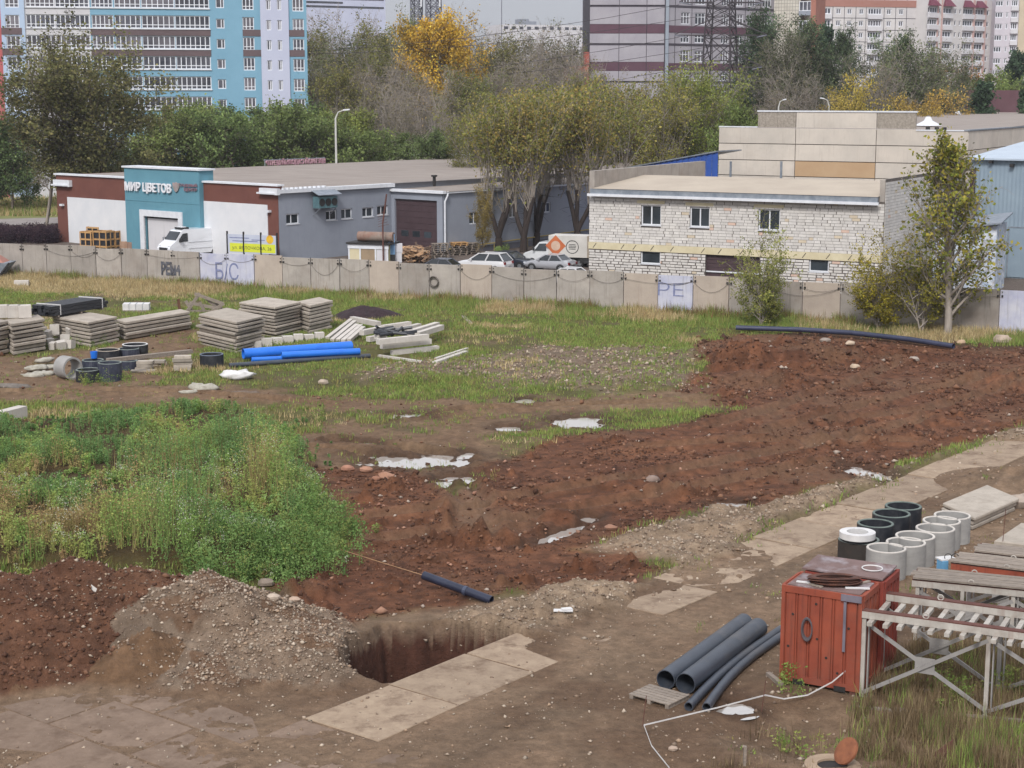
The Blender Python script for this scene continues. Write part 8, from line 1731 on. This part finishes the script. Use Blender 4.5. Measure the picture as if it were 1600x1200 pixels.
pl = np.maximum(gM['plateau'], .5 * sstep(2.2, 0, poly_sd(Z_PLATEAU, gx, gy) + 2.5 * (fbm(gx, gy, 1.2, 3, 87) - .5)) * (1 - gM['mud'] * .85)) * inview * (gM['pile_gravel'] < .5)
xs, ys, ii = sample_ground(3000, pl * (.12 + sstep(.36, .6, fbm(gx, gy, .9, 3, 81))) + 1e-12)
u_n = fbm(xs, ys, 2.2, 3, 82); front = sstep(63, 52, ys); lft = sstep(-9, -15, xs)
sp = fbm(xs, ys, 1.5, 3, 85) + .16 * front * (1 + .6 * lft) - .13 + rng.normal(0, .04, len(xs))
wc = np.where((sp < .43)[:, None], pick([(102, 130, 80), (94, 122, 72)], len(xs)), np.where((sp < .56)[:, None], pick([(124, 148, 82), (114, 140, 74), (132, 154, 88)], len(xs)), np.where((sp < .66)[:, None], pick([(148, 152, 88), (138, 148, 82)], len(xs)), pick([(150, 136, 92), (138, 122, 84), (146, 122, 88)], len(xs)))))
flw = np.where((sstep(.52, .62, fbm(xs, ys, 1.4, 2, 83)) > .3) & (front > .2), .6, .01)
pd_ = -poly_sd(gpoly([(-300, 672), (60, 678), (160, 664), (300, 660), (420, 668), (490, 740), (525, 800), (520, 860), (500, 1000), (-300, 1000)]), xs, ys); hw_ = (.35 + .65 * sstep(-.5, 2.6, pd_ + 1.6 * (fbm(xs, ys, 1.3, 2, 86) - .5))) * (.25 + 1.7 * sstep(.25, .8, fbm(xs, ys, 2.2, 3, 84))) * (1 + .2 * front) * (.75 + .5 * rng.random(len(xs))) * (1 - .5 * sstep(60, 74, ys)) * (.6 + .75 * np.exp(-((xs + 10.5) / 4.5) ** 2 - ((ys - 58) / 8) ** 2))
o_w = leafy('weeds', xs, ys, gz[ii], hw_, wc * 1.2, 72, .066, .22, 'tall green weeds with white flowers on the raised left ground', flw)
# thin stalks with seed heads standing out of the weeds
sel = rng.random(len(xs)) < .3; xk, yk, zk, hk_ = xs[sel], ys[sel], gz[ii][sel], hw_[sel] * rng.uniform(1.0, 1.5, sel.sum()) + .15
blade_mesh('weed_stalks', xk, yk, zk, hk_, 6, .012, .12, .22, pick([(150, 138, 96), (128, 128, 84), (138, 112, 82), (116, 128, 78)], len(xk)), 'thin stalks rising out of the weeds')
# feathery green weeds hanging over the bank
bx_, by_ = [], []
for (px_, py_, n_) in ((470, 850, 40), (500, 835, 40), (520, 815, 36), (440, 865, 36), (400, 872, 30), (480, 800, 30), (505, 860, 26), (455, 880, 24), (330, 880, 26), (350, 865, 26)):
    p = G(px_, py_, .5); bx_ += list(p.x + rng.normal(0, .55, n_)); by_ += list(p.y + rng.normal(0, .6, n_))
bx_, by_ = np.array(bx_), np.array(by_); leafy('feathery_weeds', bx_, by_, terrain(bx_, by_), rng.uniform(.3, 1.3, len(bx_)), pick([(108, 136, 78), (96, 122, 68), (124, 150, 90), (128, 140, 80)], len(bx_)), 90, .075, .4, 'feathery bright green weeds hanging over the mud bank')
# green clumps by the slab stacks, the trestle and in the plot
cx_, cy_ = [], []
for (px_, py_, n_, r_) in ((125, 543, 14, .8), (345, 562, 10, .8), (440, 552, 12, 1.2), (180, 598, 12, .8), (140, 600, 10, .9), (1570, 1085, 8, .3), (1460, 1070, 8, .4), (1500, 1100, 8, .4), (1225, 1085, 5, .3), (1240, 1160, 6, .4), (300, 655, 10, .8), (510, 655, 10, .9), (680, 650, 6, 1.0), (1160, 500, 16, 1.6), (1250, 512, 10, 1.2), (1450, 515, 10, 1.5), (1330, 512, 10, 1.2), (900, 500, 20, 3), (820, 500, 16, 3)):
    p = G(px_, py_); cx_ += list(p.x + rng.normal(0, r_, n_)); cy_ += list(p.y + rng.normal(0, r_, n_))
cx_, cy_ = np.array(cx_), np.array(cy_); leafy('weed_clumps', cx_, cy_, terrain(cx_, cy_), rng.uniform(.3, .8, len(cx_)), pick(GREENS, len(cx_)), 45, .07, .35, 'small leafy weed clumps among the stored material')
# purple hedge, road and verge at the far left
ra, rb, rc, rd = G(-120, 346), G(120, 339), G(120, 348), G(-120, 358); mb = MB(); mb.quad(*[v + V(0, 0, .03) for v in (rd, rc, rb, ra)]); o = build(mb, 'road', mat('asphalt', lin(150, 142, 138), lin(130, 122, 120), scale=.5, rough=.9)); o['kind'] = 'structure'
mb = MB(); mb.quad(*[v + V(0, 0, .02) for v in (G(-150, 346), G(130, 339), G(130, 255), G(-150, 258))]); o = build(mb, 'grass_verge', mat('verge', lin(122, 122, 70), lin(104, 108, 60), scale=.4, rough=.95)); o['kind'] = 'structure'
n = 4000; px_, py_ = rng.uniform(-60, 100, n), rng.uniform(262, 338, n); P = np.array([G(a, b)[:2] for a, b in zip(px_, py_)]); blade_mesh('verge_grass', P[:, 0], P[:, 1], np.zeros(n), rng.uniform(.4, 1.0, n), 5, .06, .3, .4, np.where(rng.random((n, 1)) < .5, pick(DRYS, n), pick(GREENS + OLIVES, n)), 'long grass on the verge left of the garden centre')
n = 700; px_ = rng.uniform(-60, 90, n); P = np.array([G(a, rng.uniform(372, 381))[:2] for a in px_]); hd = leafy('hedge', P[:, 0], P[:, 1], np.zeros(n), rng.uniform(.9, 1.75, n), pick([(66, 52, 62), (54, 44, 54), (78, 62, 66)], n), 40, .16, .3, 'dark purple leaved hedge at the left of the garden centre')
hd['kind'] = 'thing'; hd['category'] = 'hedge'
# ================================================================== HAZE
mb = MB(); mb.obox(V(-420, -20, -4), V(840, 0, 0), V(0, 700, 0), V(0, 0, 66))
hm = bpy.data.materials.new('haze_air'); hm.use_nodes = True; hn, hl_ = hm.node_tree.nodes, hm.node_tree.links; hn.remove(hn['Principled BSDF'])
pv = hn.new('ShaderNodeVolumePrincipled'); pv.inputs['Color'].default_value = (.86, .88, .93, 1); pv.inputs['Density'].default_value = 0.00018; pv.inputs['Anisotropy'].default_value = 0.2
hl_.new(pv.outputs[0], hn['Material Output'].inputs['Volume'])
hz = build(mb, 'haze', hm); hz['kind'] = 'stuff'; hz['label'] = 'thin pale haze in the air over the town'
SC.cycles.volume_bounces = 0
